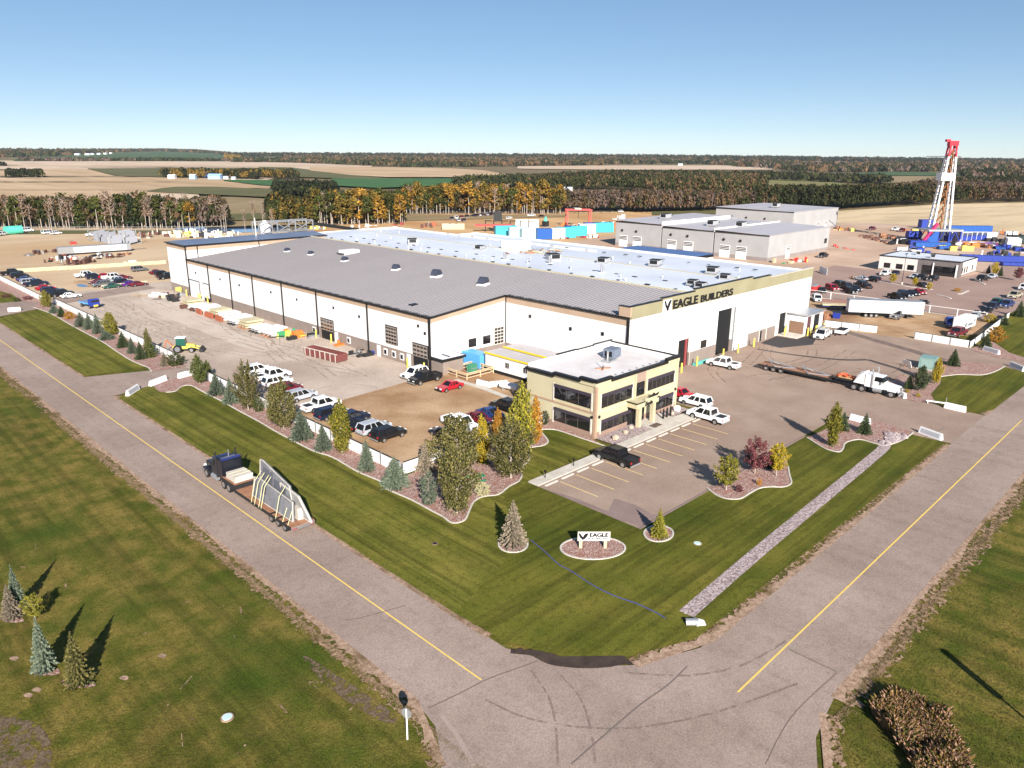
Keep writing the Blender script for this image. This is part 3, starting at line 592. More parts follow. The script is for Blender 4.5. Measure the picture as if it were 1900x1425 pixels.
# lettering
def text(s, size, loc, face, parent=None, m=m_black, ext=.06, sx=1., off=.0, shear=0, name='lettering', align='LEFT', bold=0):
    c = bpy.data.curves.new('lettering', 'FONT'); c.body = s; c.size = size; c.extrude = ext; c.offset = off; c.align_x = align; c.shear = shear
    t = bpy.data.objects.new('tmp_text', c); COL.objects.link(t); bpy.context.view_layer.update()
    me = bpy.data.meshes.new_from_object(t.evaluated_get(bpy.context.evaluated_depsgraph_get())); bpy.data.objects.remove(t)
    me.name = name; me.materials.clear(); me.materials.append(m)
    if bold:
        vs_ = []; fs_ = []
        for k_, (dx_, dy_) in enumerate(((-bold,0),(0,0),(bold,0),(0,bold*.6),(0,-bold*.6))):
            b_ = len(vs_); vs_ += [(v.co.x+dx_, v.co.y+dy_, v.co.z+.002*k_) for v in me.vertices]; fs_ += [tuple(i+b_ for i in p.vertices) for p in me.polygons]
        me = bpy.data.meshes.new(name); me.from_pydata(vs_, [], fs_); me.materials.append(m)
    o = bpy.data.objects.new(name, me); COL.objects.link(o)
    if parent: o.parent = parent; loc = Vector(loc)-parent.location if face != 'raw' else loc
    o.location = loc; o.rotation_euler = (R(90), 0, 0); o.scale = (sx, 1, 1); return o
def emblem(x, y, z, h, parent, m=m_black, mw=None, name='eagle_emblem'):
    # stylised bird with two raised wings over a forked tail, drawn flat facing -y
    s = h
    L = [(-.52,1.0),(-.38,.98),(-.20,.60),(-.08,.46),(.0,.40),(.05,.20),(.0,.0),(-.10,.0),(-.10,.18),(-.18,.28),(-.34,.46)]
    Rr = [(.60,1.0),(.32,.92),(.12,.68),(.06,.5),(.02,.36),(.04,.20),(.06,.0),(.17,.0),(.18,.22),(.32,.40),(.44,.64)]
    mb = MB()
    for pl in (L, Rr): mb.ext([(x+p[0]*s, z+p[1]*s) for p in pl], y-.05, y)
    return mb.build(name, [m], parent, world=True)
def fit(o, x0, x1):
    xs = [v.co.x for v in o.data.vertices]; k = (x1-x0)/(max(xs)-min(xs)); o.scale = (k, 1, 1); o.location.x = x0-min(xs)*k-(o.parent.location.x if o.parent else 0)
fit(text('EAGLE', 2.0, (106.5, 68.2, 11.12), 'f', P, off=.03, bold=.05), 106.6, 114.3)
fit(text('BUILDERS', 1.66, (115.2, 68.2, 11.15), 'f', P, off=.025, bold=.045), 115.2, 126.4)
MB().box(103.6,106.1,68.18,68.24,10.95,12.9).build('emblem_panel', [m_white], P, world=True)
emblem(104.8, 68.18, 11.05, 1.75, P); emblem(104.93, 68.16, 11.05, 1.72, P)
# yellow bollards are separate things further down
# roof equipment on the plant ------------------------------------------
def rvent():
    t = thing('roof_vent', 'round dark vent', 'roof vent', (0,0,0))
    MB().frus((-.9,.9,-.8,.8),(-.75,.75,-.65,.65),0,.35).build('curb', [m_white], t)
    mb = MB(); n = 10; pr = [(.95*math.cos(math.pi*i/n), .35+.95*math.sin(math.pi*i/n)) for i in range(n+1)]
    mb.ext(pr, -.55, .55); mb.build('hood', [flat('hood_dark', (.05,.055,.08), .35)], t); return t
rv = Proto(rvent())
rvl = ['first small round hood vent near the tower end of the grey ribbed roof','second small hood vent along the grey roof, beyond the white curb box','round hood vent just in front of the white curb box on the grey roof','round hood vent in the middle of the grey ribbed roof','dark round hood vent on the grey roof, second from the front','largest looking dark round hood vent on the grey roof, nearest the lettered front']
def onroof(px, py):
    z = 11.5
    for _ in range(12): p = at(px, py, z); z = zr(max(77, min(113, p.x)))
    return (p.x, p.y, z)
for (px, py, s_), lb in zip([(533,467,.8),(577,473,.8),(640,485,.9),(735,501,1.0),(810,514,1.25),(897,529,1.25)], rvl):
    rv.put(onroof(px, py), R(20), lb, 'hood vents on the grey roof', sc=s_)
t = thing('roof_curb', 'pale boxy hatch sticking up from the grey ribbed roof', 'roof hatch', onroof(648,470)); MB().frus((-2.2,2.2,-1.4,1.4),(-2.1,2.1,-1.3,1.3),-.2,.9).build('hatch_box', [m_white], t); MB().box(-2.9,-2.3,-1.4,1.4,.15,.25).build('hatch_flap', [m_black], t)
t = thing('roof_hatch', 'small flat dark hatch near the corner of the grey roof', 'roof hatch', onroof(767,566)); MB().box(-.7,.7,-.5,.5,-.1,.22).build('lid', [m_black], t)
def acunit(nm='rooftop_unit'):
    t = thing(nm, '', 'rooftop unit', (0,0,0)); MB().box(-1.3,1.3,-.9,.9,.25,1.3).build('cabinet', [flat('unit_grey', (.42,.42,.43), .5)], t, bevel=.03)
    MB().box(-1.4,1.4,-1,1,0,.25).build('curb', [m_galv], t); MB().box(-1.32,-1.3,-.7,.7,.45,1.3).build('intake_grille', [m_black], t); mb = MB(); mb.frus((1.3,2.1,-.8,.8),(1.3,1.4,-.8,.8),.6,1.3); mb.build('hood', [m_chas], t); MB().box(-1.0,1.0,-.95,.95,1.3,1.42).build('fan_guard', [m_chas], t); return t
ac = Proto(acunit())
def flatroof(px, py, z=12.75): p = at(px, py, z); return (p.x, p.y, z)
for (px, py, s_, rz_), lb in zip([(765,452,1.3,1.0),(890,463,1.0,.4),(1026,482,1.4,1.1),(1120,488,1.2,.3),(1216,492,1.2,.3),(1322,506,1.2,.3),(1285,528,.9,.2),(1345,518,1.0,.3),(1300,533,.9,.2)],
  ['rooftop unit with a tilted dark hood, farthest on the white roof beside the grey one','low rooftop unit left of the big white box on the membrane roof','rooftop unit with a raised black hood at the middle of the white roof','dark capped unit on the pale parapet line, left of two more like it','dark capped unit on the pale parapet line, middle of three','dark capped unit on the pale parapet line, nearest the front wall','low flat unit on the white roof close behind the lettering','white unit beside the parapet behind the lettered front wall','small grey unit nearest the E of the lettering on the white roof']):
    ac.put(flatroof(px, py), rz_, lb, 'rooftop units on the white roofs', sc=(s_, s_, s_*.75))
t = thing('roof_penthouse', 'big plain white box standing on the white membrane roof', 'penthouse', (*flatroof(957,461)[:2], 12.3)); MB().box(-3,3,-2.2,2.2,0,2.6).build('walls', [m_white], t); MB().box(-3.1,3.1,-2.3,2.3,2.6,2.75).build('cap', [m_roofW], t)
t = thing('roof_debris', 'pile of lumber and yellow material on the white roof', 'materials', (*flatroof(990,470)[:2], 12.6)); mb = MB(); r = random.Random(5)
for i in range(26): a = r.uniform(0,3); x, y = r.uniform(-7,9), r.uniform(-2.5,2.5); mb.bar((x,y,.15+r.random()*.3),(x+2*math.cos(a),y+2*math.sin(a),.2+r.random()*.4),.3,.25,r.randrange(3))
mb.build('lumber', [m_deckw, m_cream, m_galv], t)
# little drains / pipe stubs in rows on the membrane
stub = thing('roof_stub', '', 'roof pipe', (0,0,0)); MB().cyl((0,0,0),(0,0,.75),.09,n=6).build('pipe', [m_white], stub); MB().cyl((0,0,.75),(0,0,.9),.16,n=6).build('cap', [m_galv], stub)
sp = Proto(stub); drn = thing('roof_drain', '', 'roof drain', (0,0,0)); MB().box(-.45,.45,-.2,.2,0,.12).build('drain_box', [m_chas], drn); dp_ = Proto(drn)
r = random.Random(12)
for k in range(60):
    u = r.choice([118,121,125,128,131,137,141,146]); v = 71+k*2.15+r.uniform(-1,1)
    if k % 2: sp.put((u+r.uniform(-1,1), v, 12.5), 0, 'thin white vent pipe standing on the white membrane roof', 'vent pipes dotted over the white roof')
for u in (116.5,122.5,149.2):
    for k in range(20): dp_.put((u+r.uniform(-.3,.3), 75+k*6+r.uniform(-1,1), 12.62), R(90), 'small dark roof drain box in a row on the white membrane roof', 'dark drain boxes in rows on the white roof', sc=r.uniform(.7,1.2))
# flue stacks near the grey/white joint
for px, py, lb in ((700,432,'short flue pair'),(935,483,'twin silver flue on the white roof left of the black hooded unit'),(1019,490,'twin silver flue in front of the black hooded unit'),(1116,507,'twin silver flue nearest the lettered front wall'),(1229,504,'twin silver flue')):
    if len(lb) < 20: continue
    t = thing('flue_stack', lb, 'flue', flatroof(px, py, 12.5)); MB().cyl((0,0,0),(0,0,1.8),.22).build('pipe', [m_galv], t); MB().cyl((.6,0,0),(.6,0,1.3),.18).build('pipe', [m_galv], t); MB().box(-.4,1,-.4,.4,0,.2).build('base', [m_white], t)
# silos / conveyor frame at the tower end
t = thing('batch_plant', 'grey steel conveyor frame and silo tops rising behind the tower bay', 'batch plant', (112,212,0))
mb = MB(); r = random.Random(4)
for x in (-6,0,6,12): mb.bar((x,0,0),(x,0,16),.3); mb.bar((x,4,0),(x,4,16),.3)
for z in (13,16): mb.bar((-6,0,z),(12,0,z),.25); mb.bar((-6,4,z),(12,4,z),.25)
for x in (-6,0,6): mb.bar((x,0,13),(x+6,0,16),.2); mb.bar((x,4,16),(x+6,4,13),.2)
mb.build('frame', [m_galv], t); MB().cyl((-3,2,9),(-3,2,15),1.6,n=14).cyl((-3,2,15),(-3,2,16.5),1.6,.3,n=14).build('silo', [m_white], t); mb = MB(); mb.bar((14,2,14.5),(34,8,11),1.2,1.0); mb.build('conveyor', [m_chas], t)
t = thing('roof_mast', 'tall thin white pole at the end of the tower roof', 'mast', (99,200,13.5)); MB().cyl((0,0,0),(0,0,5),.12).build('pole', [m_white], t); MB().box(-.3,.3,-.3,.3,-.2,.1).build('base', [m_galv], t)
# ---- dock annex
t = thing('loading_dock', 'small white flat roofed dock annex with a brown overhead door beside the lettered wall', 'dock annex', (150.6,65.2,0))
P0 = P; P = t
B('walls', [m_white], (150.6,150.8,64.2,68.2,2.8,4.2),(150.6,150.8,64.2,64.5,0,2.8),(150.6,150.8,67.7,68.2,0,2.8),(150.8,159,64.2,64.4,3.9,4.2),(150.8,151.4,64.2,64.4,0,3.9),(153.6,154.6,64.2,64.4,0,3.9),(157.6,159,64.2,64.4,0,3.9),(158.8,159,64.4,68.2,0,4.2))
MB().box(150.3,159.4,63.8,68.2,4.2,4.42).build('roof', [m_galv], t, world=True); MB().box(150.64,150.74,64.5,67.7,.35,2.8).build('overhead_door', [flat('tan_brown_door', (.24,.14,.09), .6)], t, world=True)
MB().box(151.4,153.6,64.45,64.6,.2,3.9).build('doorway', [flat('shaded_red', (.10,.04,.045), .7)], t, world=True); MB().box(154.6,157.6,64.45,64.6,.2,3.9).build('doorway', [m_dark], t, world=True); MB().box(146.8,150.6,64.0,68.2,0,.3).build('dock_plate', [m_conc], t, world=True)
P = P0
# bollards
bol = thing('bollard', '', 'bollard', (0,0,0)); MB().cyl((0,0,0),(0,0,1.15),.13,n=8).build('post', [flat('bollard_yellow', (.72,.58,.10), .5)], bol); MB().cyl((0,0,1.15),(0,0,1.22),.13,.06,n=8).build('cap', [flat('bollard_yellow', (.7,.5,.05))], bol); bp_ = Proto(bol)
for u, v, lb in [(147,66.8,'yellow bollard left of the small dark doorway next to the dock annex'),(149.9,67.9,'yellow bollard between the dark doorway and the brown dock door'),(150.9,63.6,'yellow bollard at the right of the brown dock door'),(151.6,63.3,'yellow bollard just behind the one at the brown dock door'),(154.0,63.3,'yellow bollard at the middle pier of the dock annex'),(154.7,63.4,'yellow bollard right of the middle dock pier'),(158,63.3,'yellow bollard at the far end of the dock annex'),
   (127.5,66.6,'yellow bollard at the left foot of the tall sliding door'),(122,66.6,'yellow bollard left of the tall dark doorway'),(134,66.8,'yellow bollard at the right foot of the tall sliding door'),(113.5,66.9,'yellow bollard beside the red door leaf opening'),(107.8,66.4,'yellow bollard left of the red door leaf opening'),
   (76,131.6,'yellow bollard left of the open glazed overhead door'),(76,126,'yellow bollard right of the open glazed overhead door'),(75.9,101.4,'yellow bollard left of the corner overhead door'),(76,96.9,'yellow green bollard right of the corner overhead door'),(76,194.9,'yellow bollard at the far left edge of the steel door by the tower'),(76,187.6,'yellow bollard between the two steel overhead doors'),(76,186.6,'second yellow bollard between the two steel overhead doors'),(76,182.2,'yellow bollard right of the half raised steel door')]:
    bp_.put((u,v,0), 0, lb, 'yellow bollards guarding the doors', sc=(1.2,1.2,1.5))
# ---- corner shed, container, site trailers
t = thing('corner_shed', 'taupe flat roofed shed built against the plant corner', 'shed', (77,93.4,0))
P0 = P; P = t
B('walls', [m_brown], (77.2,81.7,93.3,96.2,0,2.6)); B('roof', [m_roofW], (76.9,82.0,93.0,96.2,2.75,2.85)); B('roof_trim', [m_black], (76.8,82.1,92.9,93.05,2.5,2.9),(76.8,76.95,93.05,96.2,2.5,2.9),(81.95,82.1,93.05,96.2,2.5,2.9)); B('roof_pipe', [m_black], (79,79.2,93.8,95.8,2.85,3.0))
P = P0
def container(nm, lab, loc, rz, L, Wd, H_, m, ml=None, cat='container'):
    t = thing(nm, lab, cat, loc, rz); MB().box(-L/2,L/2,-Wd/2,Wd/2,.15,H_).build('shell', [m], t, bevel=.03)
    mb = MB(); n = int(L/.5)
    for i in range(n): x = -L/2+.3+i*(L-.6)/max(1,n-1); mb.box(x-.06,x+.06,-Wd/2-.03,Wd/2+.03,.3,H_-.2)
    mb.build('corrugation', [m], t); MB().box(L/2,L/2+.04,-Wd/2+.1,Wd/2-.1,.25,H_-.15).build('end_doors', [ml or m], t); return t
m_cblue = flat('container_blue', (.10,.36,.68), .5); m_cyan = flat('unit_cyan', (.05,.47,.62), .5); m_navy = flat('equipment_blue', (.02,.045,.30), .45)
container('storage_container', 'blue corrugated container between the shed and the site trailers', (85.2,94.0,0), R(90), 4.8, 2.4, 2.6, m_cblue)
def sitetrailer(loc, L, lab, wins):
    t = thing('site_trailer', lab, 'site trailer', loc, 0, 'white portable site trailers'); MB().box(-1.8,1.8,-L/2,L/2,.7,3.3).build('body', [m_wwall], t)
    MB().box(-1.95,1.95,-L/2-.15,L/2+.15,3.3,3.4).build('roof', [mat('trailer_roof', (.40,.37,.38), (.47,.44,.44), .3, .5)], t); MB().box(-2.02,-1.95,-L/2-.15,L/2+.15,3.2,3.5).box(-2,2,-L/2-.22,-L/2-.15,3.2,3.5).build('yellow_fascia', [flat('fascia_yellow', (.78,.56,.03), .4)], t)
    MB().box(-1.6,1.6,-L/2+.3,L/2-.3,.05,.7).build('skirting', [m_dark], t)
    for y in wins:
        f = MB().box(-1.86,-1.8,y-.5,y+.5,1.5,2.6).build('window', [m_white], t); MB().box(-1.9,-1.86,y-.4,y-.06,1.6,2.5).box(-1.9,-1.86,y+.06,y+.4,1.6,2.5).build('pane', [m_glass], f)
sitetrailer((86.2,84.6,0), 12, 'front white site trailer with grey roof and yellow fascia, two paired windows showing', (-3.6,.6))
sitetrailer((91.2,84.8,0), 12.5, 'rear white site trailer with yellow fascia, close to the plant wall', (-3,2))
t = thing('propane_tank', 'long white propane tank on the brown ground near the office', 'tank', (79.2,79.5,0), R(100)); MB().cyl((-1.6,0,.9),(1.6,0,.9),.55,n=16).build('vessel', [m_white], t, smooth=False); MB().box(-1.2,-.9,-.4,.4,0,.5).box(.9,1.2,-.4,.4,0,.5).build('saddles', [m_galv], t)
for i, (px, py) in enumerate([(898,716),(925,716)]):
    p = at(px, py); t = thing('barrier_block', ['white concrete barrier block beside the timber fenced pad, left one','white concrete barrier block beside the timber fenced pad, right one'][i], 'barrier', p, R(95+i*60)); MB().frus((-1.5,1.5,-.3,.3),(-1.45,1.45,-.12,.12),.0,.85).build('block', [m_white], t); MB().box(-.15,.15,-.14,.14,.85,.93).build('lifting_loop', [m_galv], t)
t = thing('equipment_pad', 'timber railed pad round green cylinders next to the shed', 'railed pad', at(872,694), R(0)); mb = MB()
for z in (.45,.95,1.2): mb.bar((-3,-2.6,z),(3,-2.6,z),.12); mb.bar((-3,2.6,z),(3,2.6,z),.12); mb.bar((-3,-2.6,z),(-3,2.6,z),.12); mb.bar((3,-2.6,z),(3,2.6,z),.12)
for x in (-3,0,3):
    for y in (-2.6,0,2.6):
        if x or y: mb.bar((x,y,0),(x,y,1.3),.14)
mb.build('railing', [flat('raw_timber', (.60,.46,.28), .8)], t); MB().box(-2.9,2.9,-2.5,2.5,.1,.2).build('deck', [m_deckw], t)
t2 = thing('gas_cylinders', 'green gas cylinder bundle inside the timber railed pad', 'gas cylinders', at(876,692)); mb = MB()
for i in range(4):
    for j in range(3): mb.cyl((-.6+i*.4,-.4+j*.4,.2),(-.6+i*.4,-.4+j*.4,1.6),.18,n=8)
mb.build('cylinders', [flat('cylinder_green', (.05,.22,.13), .5)], t2); MB().box(-.85,.65,-.65,.65,.2,.3).box(-.85,.65,-.65,-.6,.9,1.0).box(-.85,.65,.6,.65,.9,1.0).build('cage', [m_galv], t2)
# ---- office
Q = thing('office_building', 'two storey cream office with dark strip windows, taupe base and black stepped roof edge', 'office building', (72.6,57,0))
P0 = P; P = Q
X0, X1, Y0, Y1 = 72.6, 91.6, 57.0, 69.4
B('base_wall', [mat('office_base', (.30,.20,.155), (.27,.18,.14), .5, .7)], (X0,X1,Y0,Y1,0,.8)); B('wall', [m_cream], (X0+.03,X1-.03,Y0+.03,Y1-.03,.8,7.1))
B('belt_course', [flat('belt_brown', (.40,.26,.18), .7)], (X0-.05,X0+.1,Y0-.02,Y1,3.35,3.6)); B('belt_course', [flat('belt_cream', (.70,.58,.36), .7)], (X0+.2,X1,Y0-.05,Y0+.1,3.35,3.6))
B('corner_pilaster', [flat('belt_brown', (.40,.26,.18), .7)], (X0-.08,X0+.3,Y0-.08,Y0+.3,0,7.2)); B('corner_pilaster', [m_cream], (X1-.3,X1+.04,Y0-.06,Y0+.3,0,7.2))
st = [(X0-.15,X0+3.0,7.75),(X0+3.0,X1-3.2,7.4),(X1-3.2,X1+.1,7.75)]
stv = [(Y0+.22,Y0+2.6,7.75),(Y0+2.6,Y0+7.2,7.4),(Y0+7.2,Y1,7.1)]
for a, b, z in st: B('parapet', [m_cream], (a,b,Y0-.1,Y0+.2,7.1,z)); B('roof_edge', [m_black], (a-.1,b+.1,Y0-.3,Y0+.25,z-.05,z+.32))
for a, b, z in stv: B('parapet', [m_cream], (X0-.12,X0+.2,a,b,7.1,z)); B('roof_edge', [m_black], (X0-.35,X0+.25,a-.05,b+.1,z-.05,z+.32))
B('parapet', [m_white], (X0+.2,X1-.2,Y1-.2,Y1,7.1,7.9)); B('roof_edge', [m_black], *[(a,b,Y1-.25,Y1+.05,z,z+.12) for a, b, z in [(X0+6,X0+10.5,8.0),(X0+10.5,X0+14.5,7.9),(X0+14.5,X1,8.05)]]); B('parapet', [m_white], (X1-.25,X1,Y0+.2,Y1-.2,7.1,7.8)); B('roof_edge', [m_black], (X1-.3,X1+.05,Y0+.25,Y1,7.8,7.95))
B('roof', [mat('office_roof', (.70,.655,.64), (.60,.55,.53), .35, .6)], (X0+.2,X1-.25,Y0+.2,Y1-.2,7.1,7.18))
def strip(u0, u1, z0, z1, side, n):
    if side == 'f':
        f = B('window_strip', [m_glass], (u0,u1,Y0-.03,Y0+.05,z0,z1)); mm = [(u0+(u1-u0)*i/n-.03,u0+(u1-u0)*i/n+.03,Y0-.06,Y0-.03,z0,z1) for i in range(1, n)]; hd = (u0,u1,Y0-.12,Y0-.03,z1-.42,z1+.02); fr = [(u0-.22,u0,Y0-.08,Y0+.04,z0-.3,z1+.1),(u1,u1+.22,Y0-.08,Y0+.04,z0-.3,z1+.1)]
    else:
        f = B('window_strip', [m_glass], (X0-.03,X0+.05,u0,u1,z0,z1)); mm = [(X0-.06,X0-.03,u0+(u1-u0)*i/n-.03,u0+(u1-u0)*i/n+.03,z0,z1) for i in range(1, n)]; hd = (X0-.12,X0-.03,u0,u1,z1-.42,z1+.02); fr = [(X0-.08,X0+.04,u0-.22,u0,z0-.3,z1+.1),(X0-.08,X0+.04,u1,u1+.22,z0-.3,z1+.1)]
    for nm, m_, bs in (('mullions', flat('mullion', (.10,.085,.075), .5), mm), ('sunshade', flat('shade_purple', (.045,.035,.05), .5), [hd]), ('window_frame', m_kerb, fr)):
        q = MB()
        for b in bs: q.box(*b)
        q.build(nm, [m_], f).location = -Q.location
strip(57.75,64.2,4.0,6.05,'l',3); strip(57.75,64.2,.8,2.75,'l',3); strip(73.7,80.4,3.95,5.9,'f',5); strip(73.8,80.4,.7,2.3,'f',5); strip(84.0,90.6,4.1,5.85,'f',6); strip(85.9,90.7,.65,2.55,'f',5)
B('entry_bay', [flat('bay_brown', (.36,.255,.20), .7)], (81.0,83.5,Y0-.12,Y0+.1,5.9,7.3)); B('entry_bay', [m_cream], (80.85,81.15,Y0-.2,Y0+.1,3.5,7.3),(83.35,83.65,Y0-.2,Y0+.1,3.5,7.3)); B('window', [m_glass], (81.3,83.2,Y0-.1,Y0+.05,3.9,5.8))
B('canopy', [m_cream], (79.4,84.5,55.3,57,2.9,3.65)); B('canopy_top', [m_cream], (79.5,84.4,55.4,56.95,3.65,3.7)); B('canopy_edge', [m_black], (79.3,84.6,55.2,55.3,3.58,3.72),(79.28,79.4,55.2,57,3.58,3.72)); B('column', [m_cream], (80.1,80.65,55.35,55.9,0,2.9)); B('column', [m_cream], (83.4,83.95,55.35,55.9,0,2.9))
B('entrance_door', [m_glass], (81.2,82.2,56.85,57,.1,2.4)); B('entrance_door', [m_glass], (82.4,83.4,56.85,57,.1,2.4)); B('doorway', [m_dark], (79.7,80.9,56.9,57.0,.1,2.7)); B('canopy_pediment', [m_cream], (81.2,83.9,55.18,55.4,3.6,4.0))
text('Eagle', .72, (81.1, 55.16, 3.05), 'f', Q, off=.015, sx=1.15, shear=.3, ext=.03)
mb = MB(); mb.ext([(81.9,4.0),(84.0,4.0),(84.4,4.4),(83.5,4.25),(83.1,4.55),(82.5,4.25)], 55.18, 55.28); mb.build('eagle_ornament', [m_black], Q, world=True)
B('wall_lamp', [m_black], (X0-.2,X0-.03,57.35,57.6,2.75,3.1)); B('wall_lamp', [m_black], (73.2,73.45,Y0-.2,Y0-.03,2.75,3.1)); B('wall_lamp', [m_black], (91.0,91.25,Y0-.2,Y0-.03,2.75,3.1))
P = P0
t = thing('rooftop_unit', 'blue grey air handler standing on the office roof', 'rooftop unit', (85.6,64.6,7.18), R(8)); MB().box(-1.1,1.1,-.9,.9,.2,1.5).build('cabinet', [flat('cabinet_blue', (.16,.19,.25), .5)], t, bevel=.04); MB().cyl((-1.6,-.2,0),(-1.6,-.2,1.4),.14).build('flue', [m_galv], t); MB().box(-3.0,-1.0,-1.4,-.1,.05,.3).build('duct', [m_galv], t); MB().box(-1.12,-1.1,-.6,.6,.4,1.2).build('grille', [m_black], t)
t = thing('roof_antenna', 'small mast with guy weights on the office roof', 'antenna', (80.0,61.8,7.18)); MB().cyl((0,0,0),(0,0,1.6),.05,n=6).build('mast', [m_galv], t); mb = MB(); mb.bar((-.9,.6,.08),(.9,-.6,.08),.2,.16); mb.bar((-.9,-.6,.08),(.9,.6,.08),.2,.16); mb.build('base', [m_deckw], t)
for i in range(9):
    bp = thing('roof_pad', 'small white block in the row along the office roof edge', 'roof block', (75.5+i*1.6,58.6,7.18), 0, 'small blocks along the office roof edge'); MB().frus((-.16,.16,-.16,.16),(-.1,.1,-.1,.1),0,.16).build('block', [m_galv], bp)
for i, (x, y, s_) in enumerate([(74.4,54.9,.6),(77.1,55.3,.45),(79.2,55.9,.4),(88.2,55.3,.35),(90.2,55.8,.75)]):
    o = MB().ico((0,0,.4),1,.8,.75,0,.15,random.Random(i)).build('boulder', [flat('boulder_tan', (.50,.40,.30), .9) if i < 4 else m_white], smooth=False); o.location = (x,y,.1); o.scale = (s_,)*3
    tag(o, ['tan boulder nearest the office corner in the gravel bed','dark ringed boulder in the middle of the gravel bed','boulder closest to the entrance column in the gravel bed','small boulder in the gravel right of the entrance','round white boulder at the right end of the office front'][i], 'boulder', 'boulders in the office gravel beds')
for i in range(3):
    t = thing('bollard_post', ['slim black post left of three by the office entrance','slim black post middle of three by the office entrance','slim black post right of three by the office entrance'][i], 'post', (85.6+i*.9,55.1,.15), 0, 'black posts by the entrance'); MB().cyl((0,0,0),(0,0,1.3),.16,.12,n=8).build('post', [m_black], t); MB().cyl((0,0,1.3),(0,0,1.45),.12,.03,n=8).build('cap', [m_black], t)
t = thing('door_mat', 'flat brown mat in front of the office doors', 'mat', (82.5,54.2,.175)); MB().box(-.9,.9,-.5,.5,0,.02).build('mat', [flat('mat_brown', (.12,.08,.06), .9)], t)
# ---- grey buildings behind
def hall(nm, lab, x0, x1, y0, y1, z, doorsW=(), doorsS=(), rz=.5, split=None):
    t = thing(nm, lab, 'industrial building', (x0, y0, 0)); G_ = mat('grey_ribbed_wall', (.35,.34,.338), (.39,.38,.378), .2, .6, waves=[((1,1,0), .8, .14, .15)])
    def b(n_, m_, *bx):
        q = MB(); [q.box(*k) for k in bx]; return q.build(n_, [m_], t, world=True)
    b('walls', G_, (x0,x1,y0,y1,1.4,z)); b('base', mat('grey_base', (.24,.20,.19), (.28,.235,.22), .4, .8), (x0-.04,x1+.04,y0-.04,y1+.04,0,1.4))
    MB().add([(x0-.2,y0-.2,z),(x1+.2,y0-.2,z),(x1+.2,y1+.2,z+rz),(x0-.2,y1+.2,z+rz),(x0-.2,y0-.2,z+.15),(x1+.2,y0-.2,z+.15),(x1+.2,y1+.2,z+rz+.15),(x0-.2,y1+.2,z+rz+.15)],[(3,2,1,0),(4,5,6,7),(0,1,5,4),(1,2,6,5),(2,3,7,6),(3,0,4,7)]).build('roof', [m_roofG], t, world=True)
    b('roof_trim', m_chas, (x0-.26,x0-.2,y0-.2,y1,z-.25,z+.12))
    for v in doorsW:
        d = b('overhead_door', m_white, (x0-.12,x0-.02,v-2.1,v+2.1,0,4.6)); q = MB(); [q.box(x0-.18,x0-.12,v-1.9,v+1.9,2.9+k*.55,3.2+k*.55) for k in range(3)]; q.build('door_panes', [m_black], d).location = -t.location
        q = MB(); q.cyl((x0-.4,v+.5,6.6),(x0-.02,v+.5,6.7),.55,.3,n=8); q.build('louvre', [m_chas], t, world=True)
    for u in doorsS:
        d = b('overhead_door', m_white, (u-1.6,u+1.6,y0-.12,y0-.02,0,4.6)); q = MB(); [q.box(u-1.4,u+1.4,y0-.18,y0-.12,2.9+k*.55,3.2+k*.55) for k in range(3)]; q.build('door_panes', [m_black], d).location = -t.location
    return t
H1 = hall('industrial_hall', 'long grey steel hall nearest the plant, black trimmed low roof and white overhead doors', 253,304,124.5,146,9.2,(141.5,134.8),(268.5,))
H2 = hall('industrial_hall', 'middle grey steel hall joined behind the first one, raised white parapet between roofs', 253,306,146.6,169.2,9.2,(164.5,157,))
H3 = hall('industrial_hall', 'far left grey steel hall of the joined row, next to the blue wrapped units', 253,312,169.8,192,10.0,(188,181))
for h_, (y, z) in ((H1,(146,10.3)),(H2,(169.2,11.2))):
    MB().box(253,305,y+.1,y+.5,8.8,z).build('parapet', [m_white], h_, world=True)
H4 = hall('industrial_hall', 'tall grey steel hall standing apart behind the others beside the stubble field', 356,408,164,206,10.5,(196,188,178),(384,394))
for i, (px, py, z) in enumerate([(1235,405,10.6),(1322,418,9.8),(1375,421,9.7),(1440,384,11.2)]):
    p = at(px, py, z); ac.put((p.x,p.y,z-.1), .2, ['white unit with a dark hood on the far left grey hall roof','white unit with dark hoods on the middle grey hall roof','white unit with a dark hood on the nearest grey hall roof','long white unit on the roof of the tall far grey hall'][i], 'units on the grey hall roofs', sc=(2.2,1.6,1.5))
MB().box(300,302,124.3,124.45,3.2,5).build('window', [m_glass], H1, world=True)
# neighbour office
t = thing('neighbour_office', 'low neighbouring office in pale panels with a dark brick glazed corner', 'office building', (263,66,0))
P0 = P; P = t
B('walls', [mat('pale_stucco', (.66,.60,.56), (.60,.55,.51), .3, .7)], (263,282,66,90,.6,4.6)); B('brick_corner', [mat('grey_brick', (.13,.11,.108), (.17,.145,.14), 1.5, .8)], (262.9,266,65.9,78,0,4.8)); B('base', [m_brown], (262.95,282.05,65.95,90.05,0,.6)); B('roof', [m_roofW], (263.3,281.7,66.3,89.7,4.62,4.7)); B('roof_edge', [m_black], (262.8,263.1,65.8,90.2,4.7,4.95),(263.1,282.2,65.8,66.1,4.7,4.95),(281.9,282.2,66.1,90.2,4.6,4.95),(263.1,282,89.9,90.2,4.6,4.95))
B('shopfront_glazing', [m_glass], (262.82,262.9,67,76.6,.2,3.1)); B('column', [m_white], (262.5,262.8,66.4,66.8,0,4.0)); B('column', [m_white], (262.5,262.8,73.2,73.5,0,4.0))
for v in (80,83.5,87.3): B('window', [m_glass], (262.92,263.02,v-1,v+1,1.0,2.6))
for u in (266.5,269,271.5,277.5): B('window', [m_glass], (u-.5,u+.5,65.92,66.02,1.0,2.9))
P = P0
